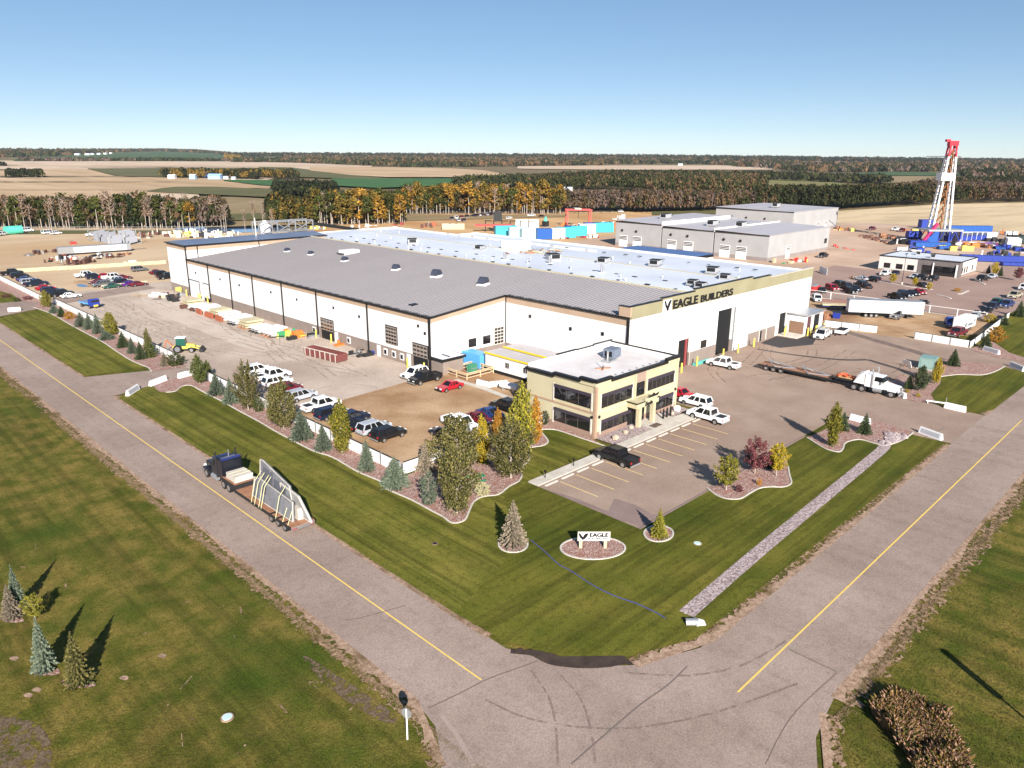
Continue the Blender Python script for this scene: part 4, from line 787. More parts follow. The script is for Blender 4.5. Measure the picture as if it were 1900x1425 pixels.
for i, (u, v) in enumerate([(270,76),(275,82)]): ac.put((u,v,4.7), .3, ['dark topped unit on the neighbouring office roof, nearer one','dark topped unit on the neighbouring office roof, farther one'][i], 'units on the neighbouring office', sc=.8)
# ============================================================ vehicles
m_bodyc = PM((.5,.5,.5)); BODY = m_bodyc.name
def wheels(t, xs, y, r_, w_=.24, name='wheel', twin=False):
    for x in xs:
        for s in (-1, 1):
            q = MB().cyl((0,-w_/2,0),(0,w_/2,0),r_,n=14).build(name, [m_tyre], t); q.location = (x, s*y, r_)
            MB().cyl((0,s*(w_/2-.01),0),(0,s*(w_/2+.02),0),r_*.62,n=10).build('rim', [m_rim], q)
def carproto(kind):
    t = thing('parked_'+kind, '', kind, (0,0,0))
    L, Wd, belt, top = {'sedan':(4.6,1.82,.92,1.45),'suv':(4.75,1.92,1.02,1.75),'pickup':(5.85,2.0,1.15,1.93),'van':(5.2,2.0,1.15,2.0)}[kind]
    h = L/2; y = Wd/2
    if kind == 'sedan': prof = [(-h,.35),(-h,.78),(-h+.15,.92),(-h+.9,belt),(h-1.5,belt),(h-.25,.76),(h,.6),(h,.32)]; cab = (-h+.85,h-1.45,-y+.08,y-.08); tp = (-h+1.45,h-2.25,-y+.25,y-.25)
    elif kind == 'suv': prof = [(-h,.4),(-h,.95),(-h+.1,belt),(h-1.35,belt),(h-.2,.92),(h,.75),(h,.38)]; cab = (-h+.05,h-1.3,-y+.07,y-.07); tp = (-h+.4,h-2.0,-y+.2,y-.2)
    elif kind == 'van': prof = [(-h,.4),(-h,1.1),(h-1.0,belt),(h-.15,.95),(h,.75),(h,.38)]; cab = (-h+.02,h-.9,-y+.06,y-.06); tp = (-h+.15,h-1.6,-y+.15,y-.15)
    else: prof = [(-h,.5),(-h,1.12),(-1.0,1.14),(h-1.25,1.16),(h-.15,1.08),(h,.9),(h,.42)]; cab = (-1.02,h-1.22,-y+.06,y-.06); tp = (-.85,h-2.0,-y+.2,y-.2)
    mb = MB(); mb.ext(prof, -y, y); body = mb.build('body', [m_bodyc], t, bevel=.07)
    mb = MB(); mb.frus((tp[0]-.05,tp[1]+.06,tp[2]-.03,tp[3]+.03),(tp[0]+.08,tp[1]-.05,tp[2]+.08,tp[3]-.08),top-.07,top)
    def P3(fx, fy, up): 
        a = cab; b = tp; q = (fx, fy); x = (b[0] if up else a[0]) if fx == 0 else ((b[1] if up else a[1]) if fx == 1 else None)
        if x is None: x = (b[0]+(b[1]-b[0])*fx) if up else (a[0]+(a[1]-a[0])*fx)
        return (x, (b[2] if fy < 0 else b[3]) if up else (a[2] if fy < 0 else a[3]), top-.06 if up else belt-.02)
    for fx in (0,.38,.66,1) if kind != 'pickup' else (0,.5,1):
        for fy in (-1, 1):
            a = P3(fx, fy, False); b = P3(fx, fy, True); mb.bar((a[0],a[1]+.015*fy,a[2]), (b[0],b[1]+.015*fy,b[2]), .09 if 0 < fx < 1 else .13)
    mb.build('roof', [m_bodyc], t)
    MB().frus(cab, tp, belt-.03, top-.06).build('windows', [m_glass], t)
    if kind == 'pickup': 
        MB().box(-h+.12,-1.1,-y+.14,y-.14,1.0,1.135).build('bed', [m_chas], t)
        MB().box(-h+.0,-h+.10,-y+.1,y-.1,1.0,1.23).box(-h+.05,-1.05,-y+.02,-y+.13,1.05,1.24).box(-h+.05,-1.05,y-.13,y-.02,1.05,1.24).build('bed_rails', [m_bodyc], t)
    r_ = .41 if kind == 'pickup' else .34; wheels(t, (-h*.6, h*.62), y-.10, r_)
    mb = MB()
    for x in (-h*.6, h*.62):
        for s in (-1, 1): mb.cyl((x, s*(y-.02), r_+.03), (x, s*(y+.012), r_+.03), r_*1.17, n=14)
    mb.build('wheel_arches', [m_chas], t)
    z = .72 if kind == 'sedan' else .88
    for s in (-1, 1):
        MB().box(h-.10,h+.02,s*(y-.42)-.2,s*(y-.42)+.2,z-.12,z+.04).build('headlight', [m_hl], t)
        MB().box(-h-.02,-h+.08,s*(y-.16)-.1,s*(y-.16)+.1,z-.1,z+.14).build('taillight', [m_tl], t)
    MB().box(h-.06,h+.035,-y+.62,y-.62,.55,z).build('grille', [m_chas], t)
    MB().box(h-.1,h+.06,-y+.1,y-.1,.36,.54).box(-h-.06,-h+.1,-y+.1,y-.1,.38,.56).build('bumpers', [m_chas if kind == 'sedan' else m_galv], t)
    return t
CP = {k: carproto(k) for k in ('sedan','suv','pickup','van')}
CC = dict(white=(.80,.80,.80), black=(.010,.010,.012), red=(.42,.01,.025), dred=(.14,.012,.02), blue=(.02,.045,.16), navy=(.010,.016,.04), silver=(.42,.44,.48), grey=(.13,.13,.14), dgrey=(.04,.042,.046), bblue=(.02,.06,.42), beige=(.42,.37,.28), purple=(.10,.02,.25), green=(.02,.09,.07), orange=(.60,.14,.03), maroon=(.16,.02,.03))
GRP = {'y':'vehicles parked along the white wall in the yard','o':'vehicles in the office lot','n':'vehicles in the far left gravel lot','s':'vehicles parked in the neighbouring lot','b':'vehicles on the far back yard','':'vehicles standing by the plant'}
NM = {'sedan':'parked_car','suv':'parked_suv','pickup':'pickup_truck','van':'parked_van'}
def car(kind, colr, px, py, hd, lab, g='', dz=0, sc=1):
    p = at(px, py, .55); rz = R(hd+rnd.uniform(-2.5, 2.5)); over = {BODY: PM(CC[colr])}
    o = copy_tree(CP[kind], (p.x, p.y, dz), rz, lab, GRP[g], over=over, sc=sc); o['category'] = {'sedan':'car','suv':'suv','pickup':'pickup truck','van':'van'}[kind]; o.name = NM[kind]; return o
V = [
('pickup','black',1143,849,90,'black pickup alone in the front parking stalls, nose to the sidewalk','o'),
('pickup','white',1313,773,90,'white pickup in the last stall beside the office corner','o'),
('suv','white',1291,746,90,'white suv parked behind the white pickup at the office corner','o'),
('sedan','red',1258,729,90,'red car half hidden behind the office corner','o'),
('pickup','white',1342,676,92,'white pickup with an open bed close to the plinth of the lettered wall',''),
('pickup','white',1526,622,186,'white pickup with a ladder rack near the dock annex, towing a small trailer',''),
('pickup','black',789,703,183,'black pickup with big wheels by the corner shed',''),
('suv','white',769,694,183,'white suv tucked behind the black pickup near the corner overhead door',''),
('sedan','red',834,717,183,'bright red car on the brown lot near the corner shed',''),
('suv','white',478,687,2,'white suv farthest up the row behind the yard wall trees','y'),
('pickup','white',506,698,2,'white pickup with an empty black bed behind the yard wall trees','y'),
('suv','white',514,709,2,'white suv with a dark windscreen between two white pickups in the yard row','y'),
('suv','dred',532,722,2,'dark red vehicle mostly hidden by the birch in the yard row','y'),
('suv','silver',559,735,2,'silver grey hatchback wagon in the middle of the yard row','y'),
('pickup','white',596,753,2,'long white crew pickup beside the open wall panels','y'),
('suv','navy',615,768,2,'dark blue suv next to the long white pickup in the yard row','y'),
('suv','navy',655,776,2,'dark navy suv behind the columnar tree in the yard row','y'),
('sedan','black',672,788,2,'low black car left of the silver wagon by the yard wall','y'),
('suv','silver',694,795,2,'silver wagon with roof rails by the yard wall','y'),
('suv','black',721,806,2,'black suv nearest the wall corner sign','y'),
('sedan','navy',824,804,85,'dark blue car at the left end of the row by the short white wall','y'),
('pickup','white',853,787,272,'white pickup with a black bed by the short white wall','y'),
('sedan','dred',888,777,272,'dark red car by the short white wall','y'),
('sedan','blue',911,768,272,'blue car right of the dark red one by the short white wall','y'),
('pickup','black',943,757,90,'black pickup in the shade at the end of the short white wall','y'),
('pickup','black',22,507,2,'black pickup farthest up the far left wall','n'),
('suv','black',36,512,2,'black suv second from the far end of the left wall','n'),
('sedan','blue',48,518,2,'blue car third from the far end of the left wall','n'),
('suv','silver',56,524,2,'pale blue grey car between the blue one and the black pickup','n'),
('pickup','navy',67,527,2,'black pickup with bright reflections, middle of the left wall row','n'),
('sedan','red',84,534,2,'red car in the row along the far left wall','n'),
('suv','navy',95,540,2,'dark blue suv next to the red car along the far left wall','n'),
('pickup','black',113,546,2,'black pickup near the yellow tree at the wall end','n'),
('sedan','white',131,549,4,'white car last in the row near the yellow tree','n'),
('pickup','white',159,511,5,'white pickup at the left end of the gravel lot cluster','n'),
('suv','navy',175,514,5,'dark blue suv right behind the white pickup in the cluster','n'),
('sedan','red',195,512,5,'red car in the back row of the cluster','n'),
('pickup','white',209,515,5,'white pickup in the middle of the cluster','n'),
('sedan','dred',229,515,5,'dark red car at the back right of the cluster','n'),
('sedan','maroon',181,523,185,'maroon car at the front left of the cluster','n'),
('suv','grey',188,528,185,'dark grey suv with bright windows at the cluster front','n'),
('sedan','green',207,531,185,'black green car at the very front of the cluster','n'),
('pickup','silver',217,522,5,'silver pickup deep in the cluster','n'),
('suv','navy',229,524,5,'navy suv at the right of the cluster','n'),
('sedan','purple',241,527,5,'violet blue car behind the low white blocks','n'),
('sedan','maroon',257,527,5,'maroon car at the right end of the cluster','n'),
('suv','grey',259,500,2,'lone dark grey suv on the gravel right of the cluster','n'),
('sedan','dred',292,505,2,'dark red car at the plant tower corner','n'),
('suv','black',302,509,2,'black car with white reflections at the plant tower corner','n'),
('pickup','black',311,514,2,'black pickup partly hidden by the plant tower corner','n'),
('pickup','white',4,435,40,'white pickup at the left edge near the tree belt','b'),
('van','white',50,428,10,'small silver van beside the green tank near the tree belt','b'),
('van','white',89,432,20,'large white van with dark side near the tree belt','b'),
('suv','white',104,433,20,'white car right of the large white van','b'),
('pickup','white',172,436,5,'white pickup with dark bed near the precast racks','b'),
('pickup','black',1527,475,182,'black pickup alone beside the nearest grey hall','b'),
('sedan','black',1523,539,230,'black car left of the red one in the near row','s'),
('suv','red',1544,535,230,'red suv in the near row of the neighbouring lot','s'),
('suv','dgrey',1556,527,50,'dark grey car behind the red suv','s'),
('pickup','black',1571,533,50,'black pickup right behind the red suv','s'),
('suv','black',1578,541,230,'black suv at the middle of the near row','s'),
('sedan','navy',1588,536,230,'navy car in the near row','s'),
('suv','black',1597,528,50,'black suv at the back of the near row','s'),
('sedan','dgrey',1607,531,50,'dark grey car at the right end of the near row','s'),
('sedan','silver',1597,517,70,'silver car alone by the planted island','s'),
('suv','black',1619,519,70,'black suv beside the silver car by the island','s'),
('suv','white',1642,508,180,'white suv right under the pale office wall','s'),
('sedan','navy',1661,507,180,'dark car right of the white suv under the office wall','s'),
('sedan','silver',1697,513,175,'silver car by the glazed brick corner','s'),
('suv','black',1709,516,175,'black suv in front of the glazed corner, left one','s'),
('suv','black',1730,518,175,'black suv in front of the glazed corner, right one','s'),
('sedan','dgrey',1712,529,230,'dark car by the second yellow tree','s'),
('pickup','black',1664,552,230,'black pickup left in the row behind the semi trailer','s'),
('suv','navy',1680,547,230,'navy suv in the row behind the semi trailer','s'),
('sedan','black',1693,544,230,'black car in the row behind the semi trailer','s'),
('sedan','red',1706,542,230,'red car at the end of the row behind the semi trailer','s'),
('sedan','black',1713,562,2,'black car next to the end of the semi trailer','s'),
('pickup','grey',1667,586,176,'grey pickup on brown soil in front of the semi trailer','s'),
('pickup','black',1822,518,174,'black pickup standing right of the office side wall','s'),
('sedan','silver',1840,513,174,'silver car behind the black pickup right of the office','s'),
('suv','white',1900,534,180,'white suv cut by the right edge of the view','s'),
('pickup','beige',1883,549,176,'beige crew pickup near the right edge','s'),
('pickup','green',1850,563,176,'dark green pickup, farthest of the right hand row','s'),
('pickup','blue',1868,566,176,'blue pickup just right of the dark green one','s'),
('suv','navy',1840,570,176,'navy suv in the middle of the right hand row','s'),
('sedan','black',1829,577,176,'black car in the right hand row near the rail fence','s'),
('sedan','silver',1808,587,176,'silver grey car seen through the rail fence','s'),
('pickup','bblue',1764,600,200,'bright blue pickup by the white camper trailer','s'),
('pickup','maroon',1777,618,176,'white and maroon pickup behind the right hand wall panels','s'),
('suv','white',1516,555,215,'white suv just right of the lettered wall end','s'),
('pickup','maroon',1618,425,176,'maroon truck at the edge of the stubble field','b'),
('pickup','white',1662,426,176,'white pickup at the edge of the stubble field','b'),
('pickup','dred',1674,428,176,'dark red pickup next to the white one at the stubble edge','b'),
('suv','grey',1878,434,176,'grey vehicle far right behind the drilling equipment','b'),
('suv','white',945,405,20,'white loader like vehicle on the far dirt yard','b'),
('pickup','white',986,400,5,'white truck on the far dirt yard before the golden trees','b'),
('sedan','black',1005,401,5,'small dark car on the far dirt yard','b'),
('suv','white',1152,393,5,'white cabbed vehicle at the far fence behind the gantry','b'),
]
for i in range(8): V.append(('suv' if i % 2 else 'sedan', ['navy','black','white','dgrey','black','silver','navy','black'][i], 878+i*4.5, 400.3-i*.35, 95, 'dark vehicle in the tight row by the far fence in front of the golden trees' if i not in (2,5) else ['','','white vehicle in the tight row by the far fence','','','silver vehicle in the tight row by the far fence'][i], 'b'))
for i, (px, py, c) in enumerate([(838,406,'navy'),(846,404,'white'),(856,403,'maroon'),(866,402,'black'),(850,409,'silver'),(860,409,'black')]): V.append(('suv', c, px, py, 60, c.replace('navy','dark blue')+' vehicle in the small far cluster behind the white plant roof', 'b'))
for k, c, px, py, hd, lb, g in V: car(k, c, px, py, hd, lb, g)
for k in CP.values():
    for ch in list(k.children): 
        for g_ in list(ch.children): bpy.data.objects.remove(g_)
        bpy.data.objects.remove(ch)
    bpy.data.objects.remove(k)
# ladder rack and tow trailer
p = at(1526,622,.55); t = thing('ladder_rack', 'grey ladder rack carried over the white pickup by the dock', 'rack', (p.x,p.y,1.9), R(186)); mb = MB()
for y in (-.8,.8): mb.bar((-2.6,y,.25),(2.0,y,.25),.08); [mb.bar((x,y,-.7),(x,y,.25),.07) for x in (-2.4,0,)]
for x in (-2.4,-1.2,0,1.2): mb.bar((x,-.8,.25),(x,.8,.25),.07)
mb.build('rails', [m_galv], t); MB().box(-2.3,1.5,-.5,-.2,.3,.42).build('ladder', [m_galv], t)
p = at(1561,618,.4); t = thing('utility_trailer', 'small white enclosed utility trailer hitched behind the rack pickup', 'trailer', (p.x,p.y,0), R(186)); MB().box(-2,1.6,-.95,.95,.6,1.25).build('box', [m_white], t); MB().box(1.6,2.8,-.06,.06,.5,.6).build('drawbar', [m_chas], t); MB().box(-1.9,1.5,-.9,.9,1.25,1.3).build('lid', [m_dark], t); wheels(t, (-.3,), .95, .33)
p = at(1787,608,.4); t = thing('camper_trailer', 'white camper trailer with grey graphics beside the blue pickup', 'trailer', (p.x,p.y,0), R(176)); MB().box(-3.6,3.2,-1.2,1.2,.55,3.0).build('body', [m_white], t, bevel=.12); MB().box(-1.6,1.2,1.2,1.23,1.1,1.7).box(1.8,3.0,1.2,1.23,1.0,2.0).box(-3,-2,1.2,1.23,1.6,2.2).build('graphics', [m_galv], t); MB().box(-3.65,-3.6,-.5,.5,1.4,2.2).build('window', [m_glass], t); wheels(t, (-.9,.1), 1.1, .36)
# ---- semi trucks ------------------------------------------------------
def tractor(lab, loc, rz, paint, sleeper, stackc=m_galv, cap=None):
    t = thing('semi_truck', lab, 'semi truck', loc, rz)   # +x forward; front bumper at x=3.6, rear frame at -3.6
    MB().box(-3.7,3.3,-.45,.45,.65,.95).build('frame', [m_chas], t)
    MB().add([(1.1,-.85,.95),(3.4,-.72,.85),(3.4,.72,.85),(1.1,.85,.95),(1.1,-.85,1.95),(3.35,-.62,1.72),(3.35,.62,1.72),(1.1,.85,1.95)],[(3,2,1,0),(4,5,6,7),(0,1,5,4),(1,2,6,5),(2,3,7,6),(3,0,4,7)]).build('hood', [paint], t, bevel=.08)
    MB().box(-.5,1.1,-1.05,1.05,.95,2.15).build('cab', [paint], t, bevel=.07)
    MB().frus((-.4,1.1,-1.0,1.0),(-.35,.75,-.9,.9),2.12,2.85).build('windows', [m_glass], t); MB().box(-.45,.85,-.95,.95,2.83,2.95).box(-.48,-.3,-1,1,2.1,2.9).build('cab_roof', [cap or paint], t, bevel=.03)
    if sleeper: MB().box(-2.1,-.52,-1.15,1.15,1.0,3.35).build('sleeper', [paint], t, bevel=.12); MB().add([(-2.05,-1.1,3.3),(-.1,-1.0,2.95),(-.1,1.0,2.95),(-2.05,1.1,3.3),(-2.05,-1.0,3.55),(-.3,-.85,3.2),(-.3,.85,3.2),(-2.05,1.0,3.55)],[(4,5,6,7),(0,1,5,4),(1,2,6,5),(2,3,7,6),(3,0,4,7)]).build('roof_fairing', [cap or paint], t)
    else: MB().box(-1.7,-.52,-1.1,1.1,1.0,3.0).build('headache_rack', [paint], t, bevel=.05)
    for s in (-1, 1):
        MB().cyl((-.55,s*1.16,1.0),(-.55,s*1.16,3.7),.09,n=8).cyl((-.55,s*1.16,3.7),(-.75,s*1.16,3.95),.09,n=8).build('exhaust_stack', [stackc], t)
        MB().box(1.75,3.1,s*1.0-.22,s*1.0+.22,.95,1.22).build('fender', [paint], t, bevel=.06); MB().cyl((-.3,s*1.0,.75),(.9,s*1.0,.75),.32,n=10).build('fuel_tank', [m_galv], t)
        MB().box(3.3,3.45,s*.82-.14,s*.82+.14,1.0,1.3).build('headlight', [m_hl], t); MB().bar((1.0,s*1.05,2.3),(1.15,s*1.4,2.35),.05).box(1.1,1.2,s*1.4-.1,s*1.4+.1,2.0,2.6).build('mirror', [m_chas], t)
    MB().box(3.4,3.5,-.5,.5,.85,1.65).build('grille', [m_rim], t); MB().box(3.5,3.68,-1.15,1.15,.45,.8).build('bumper', [m_rim], t)
    for x in (2.45,): wheels(t, (x,), 1.0, .52, .3)
    wheels(t, (-1.95,-3.2), .86, .52, .6); MB().box(-3.5,-1.5,-.6,.6,.95,1.1).build('fifth_wheel', [m_chas], t); return t
def stepdeck(lab, loc, rz, L=14.5, drop=3.2, frame=m_chas, zdeck=.95):
    t = thing('flatbed_trailer', lab, 'trailer', loc, rz); h = L/2
    MB().box(h-drop,h,-1.28,1.28,1.25,1.45).build('upper_deck', [m_deckw], t); MB().box(-h,h-drop,-1.28,1.28,zdeck-.2,zdeck).build('lower_deck', [m_deckw], t)
    mb = MB(); mb.box(h-drop-.1,h-drop,-1.28,1.28,zdeck-.2,1.45)
    for s in (-1, 1): mb.box(-h,h-drop,s*1.3-.04,s*1.3+.04,zdeck-.28,zdeck+.03); mb.box(h-drop,h,s*1.3-.04,s*1.3+.04,1.2,1.48); mb.box(-h+.5,h-.5,s*.45-.1,s*.45+.1,.6,zdeck-.2)
    mb.build('side_rails', [frame], t); MB().box(-h-.08,-h,-1.28,1.28,.55,.9).build('rear_bumper', [m_rim], t)
    mb = MB()
    for s in (-1, 1):
        for k in range(3): mb.box(-h-.11,-h-.08,s*(1.12-.18*k)-.06,s*(1.12-.18*k)+.06,.66,.78)
    mb.build('taillights', [m_tl], t); wheels(t, (-h+1.4,-h+2.75,-h+4.1), .95, .5, .55); return t
# black truck on the west road: u = 32.2 , heading +v
ub = 32.15
tractor('black long nosed semi truck with tall exhausts driving on the left road', (ub,77.6,.09), R(90), PM((.012,.013,.02)), True, m_chas, cap=PM((.02,.03,.13)))
TL = stepdeck('step deck trailer with timber decks behind the black truck, loaded with concrete panels', (ub,68.3,.09), R(90), 15.2, 3.3)
MB().cyl((32.15,76.2,3.6),(32.15,76.2,4.3),.06,n=6).build('beacon_pole', [m_rim]); o = bpy.data.objects['beacon_pole']; tag(o, 'short chrome beacon on the roof of the black truck', 'beacon')
def panel(lab, poly, x, tilt, y0, m=m_cpanel, th=.18, holes=()):
    # panel outline in (along, height), standing on the deck, leaning about its foot
    t = thing('concrete_slab', lab, 'concrete panel', (x, y0, 1.06), R(90), 'precast panels on the flatbed'); t.rotation_euler = (R(tilt), 0, R(90))
    mb = MB(); mb.ext(poly, -th/2, th/2); o = mb.build('slab', [m], t)
    mb = MB(); n = len(poly)
    for i in range(n): a = poly[i]; b = poly[(i+1) % n]; mb.bar((a[0],th/2+.02,a[1]),(b[0],th/2+.02,b[1]),.09,.05)
    mb.build('pale_rim', [m_conc], t)
    if holes:
        mb = MB()
        for a, b, c, d in holes: mb.box(a,b,th/2,th/2+.02,c,d)
        mb.build('recess', [flat('recess_dark', (.10,.10,.12), .8)], t)
    return t
# +x is along the trailer towards the cab, +y local is the road side (-u)
panel('tall trapezoid precast panel with dark recesses, highest on the flatbed', [(-4.6,0),(2.6,0),(2.9,3.9),(2.4,3.95),(-3.2,2.9)], ub+.1, 8, 66.8, holes=((.9,2.2,.8,3.3),(.1,.75,.6,3.2),(-2.6,-.1,.4,2.7)))
panel('lower grey precast panel strapped on the road side of the flatbed', [(-5.0,0),(3.4,0),(3.2,2.1),(2.0,2.25),(-4.6,1.9)], ub-.45, 10, 66.6, holes=((.6,1.5,.9,1.7),))
panel('smooth pale precast panel on the far side at the tail', [(-4.4,0),(1.0,0),(.6,2.8),(-2.8,2.4)], ub+.75, -8, 64.6, flat('panel_pale', (.33,.32,.31), .8))
panel('small pale precast block at the trailer tail', [(-.9,0),(.9,0),(.8,1.1),(-.7,1.1)], ub+.3, 5, 62.4, m_conc, .5)
t = thing('panel_stack', 'short stack of cream slabs on the upper deck behind the black cab', 'concrete slabs', (ub,73.9,1.54), R(90)); MB().box(-1.1,1.1,-1.05,1.05,.1,.3).box(-1.05,1.1,-1.0,1.0,.33,.52).box(-1.1,1.05,-1.02,1.02,.55,.75).build('slabs', [m_conc], t); MB().box(-.9,-.7,-1.1,1.1,0,.1).box(.7,.9,-1.1,1.1,0,.1).build('dunnage', [m_deckw], t); MB().box(-.4,-.32,-1.07,1.07,.75,.77).box(.35,.43,-1.07,1.07,.75,.77).build('straps', [m_strap], t)
t = thing('cargo_straps', 'pale yellow straps tied over the precast panels to the deck', 'straps', (ub,66.5,1.05), R(90)); mb = MB()
for x in (-2.9,.1,.6,1.5,2.2): mb.bar((x,1.35,-.1),(x,.75,2.1),.055,.03); mb.bar((x,.78,2.1),(x+.1,-.1,3.0),.055,.03)
for x in (-5.2,-4.2): mb.bar((x,1.3,-.05),(x+1.0,-.1,1.5),.055,.03)
mb.build('webbing', [m_strap], t)
# white truck by the right-hand bed, heading -v
tw = tractor('white semi truck with a tarped load behind its cab, by the right hand bed', (120.4,38.6,.07), R(-90), PM((.78,.78,.78)), False)
MB().add([(-3.4,-1.1,1.3),(-1.75,-1.2,1.3),(-1.75,1.2,1.3),(-3.4,1.1,1.3),(-2.9,-.8,2.6),(-1.9,-1,3.3),(-1.9,.9,3.2),(-3.0,.7,2.8)],[(3,2,1,0),(4,5,6,7),(0,1,5,4),(1,2,6,5),(2,3,7,6),(3,0,4,7)]).build('tarped_load', [m_white], tw)
t = stepdeck('long empty step deck trailer with loading beams, behind the white truck', (121.0,50.2,.07), R(-90), 16.5, 3.6)
mb = MB()
for x in (-5.5,.5): mb.bar((x,-1.1,1.0),(x+3.4,.1,1.05),.16); mb.bar((x,1.1,1.0),(x+3.4,-.1,1.05),.16); mb.bar((x-1.6,0,1.7),(x,1.0,1.0),.14); mb.bar((x-1.6,0,1.7),(x,-1.0,1.0),.14); mb.bar((x-1.6,0,1.7),(x+3.4,0,1.1),.14)
o = mb.build('a_frame', [m_galv]); o.location = (121.0,50.2,.1); o.rotation_euler = (0,0,R(-90)); tag(o, 'pale steel a-frame racks lying on the empty trailer deck', 'racks'); o.name = 'steel_racks'
t = thing('orange_mats', 'bundle of orange mesh on the front deck of the empty trailer', 'bundle', (120.7,43.7,1.55), R(-90)); mb = MB(); r = random.Random(8)
for i in range(22): a, b = r.uniform(-1.3,1.3), r.uniform(-.9,.9); mb.bar((a,b,.1+r.random()*.4),(a+r.uniform(-.8,.8),b+r.uniform(-.6,.6),.1+r.random()*.4),.16)
mb.build('mesh_bundle', [flat('safety_orange', (.72,.13,.05), .7)], t); MB().box(-1.3,1.3,-.9,.9,0,.12).build('base', [m_orange], t)
# white box semi trailer
a = at(1577,586); b = at(1701,591); c = (a+b)/2; rz = math.atan2(b.y-a.y, b.x-a.x)
t = thing('semi_trailer', 'long plain white box semi trailer parked on the brown soil at the right', 'semi trailer', (c.x,c.y,0), rz); MB().box(-8.1,8.1,-1.3,1.3,1.2,4.0).build('box', [m_white], t); MB().box(-8.12,8.12,-1.32,1.32,4.0,4.08).build('roof', [m_galv], t); MB().box(-7.9,7.9,-1,1,1.0,1.2).build('frame', [m_chas], t); wheels(t, (-4.2,-3.0,-1.9), 1.0, .5, .5); MB().box(4.8,5.0,-.9,.9,0,1.1).build('landing_gear', [m_chas], t); MB().box(-8.18,-8.12,-1.2,1.2,1.3,3.9).build('rear_doors', [m_white], t)
# ---- yard machines
t = thing('backhoe_loader', 'yellow and green cabbed loader with black bucket by the left wall', 'loader', (*xy(343,653),0), R(-35)); MB().box(-1.9,.7,-.55,.55,.7,1.3).build('frame', [flat('loader_yellow', (.72,.55,.10), .4)], t); MB().add([(.5,-.5,.9),(2.0,-.45,.9),(2.0,.45,.9),(.5,.5,.9),(.5,-.5,1.65),(1.9,-.4,1.45),(1.9,.4,1.45),(.5,.5,1.65)],[(3,2,1,0),(4,5,6,7),(0,1,5,4),(1,2,6,5),(2,3,7,6),(3,0,4,7)]).build('hood', [flat('loader_yellow', (.7,.5,.05))], t)
MB().frus((-1.3,.5,-.75,.75),(-1.15,.3,-.68,.68),1.3,2.75).build('cab_glass', [flat('cab_green', (.02,.09,.07), .1)], t); MB().box(-1.35,.5,-.8,.8,2.75,2.9).build('cab_roof', [m_white], t, bevel=.04); wheels(t, (-1.0,), .85, .78, .5); wheels(t, (1.4,), .75, .5, .38)
MB().bar((1.2,-.7,1.2),(2.9,-.7,.7),.16).bar((1.2,.7,1.2),(2.9,.7,.7),.16).build('arms', [flat('loader_yellow', (.7,.5,.05))], t); MB().ext([(2.8,.2),(3.5,.15),(3.6,.3),(3.1,.95),(2.85,.9)],-1.15,1.15).build('bucket', [m_chas], t); MB().bar((-1.9,0,1.1),(-3.0,0,2.4),.22).bar((-3.0,0,2.4),(-3.5,0,.8),.18).build('backhoe_boom', [flat('boom_orange', (.40,.14,.06), .6)], t)
t = thing('blue_flat_truck', 'bright blue flatbed truck with yellow nose behind the left wall trees', 'truck', (*xy(168,570),0), R(-80)); MB().box(-3,1.2,-1.2,1.2,1.0,1.3).build('deck', [m_cblue], t); MB().box(1.3,2.6,-1.1,1.1,.6,2.2).build('cab', [m_navy], t, bevel=.1); MB().box(2.3,2.64,-.9,.9,1.5,2.0).build('windscreen', [m_glass], t); MB().box(-2.9,1.1,-1.1,1.1,1.3,1.34).build('tarp', [flat('tarp_blue', (.16,.24,.42), .6)], t); MB().box(2.6,2.8,-.5,.5,.5,.9).build('bumper', [flat('loader_yellow', (.7,.5,.05))], t); wheels(t, (-2,1.9), 1.0, .45, .35)
# ============================================================ trees
def leafmesh(name, pts, size, m, rr, up=.35, asp=1.5, vert=False):
    n = len(pts); P = np.array(pts); g = np.random.RandomState(rr.randrange(99999))
    d = g.normal(size=(n,3)); 
    if vert: d[:,2] = np.abs(d[:,2])*2.2+.5
    d /= np.linalg.norm(d, axis=1)[:,None]; e = g.normal(size=(n,3)); e -= (e*d).sum(1)[:,None]*d; e /= np.linalg.norm(e, axis=1)[:,None]
    s = size*g.uniform(.6,1.4,n)[:,None]; a = d*s*asp*.5; b = e*s*.5
    V = np.stack([P-a, P+b*.9, P+a, P-b*.9], 1).reshape(-1,3); me = bpy.data.meshes.new(name)
    me.from_pydata(V.tolist(), [], [(4*i,4*i+1,4*i+2,4*i+3) for i in range(n)]); me.materials.append(m); me.update(); return me
def fol(nm, *cols): return mat('foliage_'+nm, cols[0], island=list(cols), rough=.9, spec=.12)
f_green = fol('green', (.020,.034,.008), (.045,.062,.014), (.110,.115,.025), (.030,.045,.010))
f_olive = fol('olive', (.022,.028,.009), (.060,.058,.017), (.20,.165,.055), (.040,.042,.012))
f_yg = fol('yellow_green', (.055,.065,.014), (.15,.145,.022), (.32,.26,.03), (.09,.09,.016))
f_yel = fol('yellow', (.22,.17,.015), (.38,.27,.02), (.55,.38,.03), (.14,.13,.02))
f_or = fol('orange', (.34,.14,.02), (.50,.24,.025), (.28,.10,.02), (.42,.28,.03))
f_pur = fol('purple', (.10,.022,.035), (.17,.045,.06), (.24,.09,.08), (.07,.015,.025))
f_blue = fol('blue_spruce', (.040,.060,.040), (.085,.110,.075), (.17,.185,.13), (.030,.045,.026))
f_spr = fol('dark_spruce', (.022,.040,.018), (.045,.065,.026), (.085,.10,.045), (.018,.030,.014))
f_tans = fol('tan_spruce', (.10,.085,.055), (.18,.14,.095), (.30,.235,.175), (.065,.065,.042))
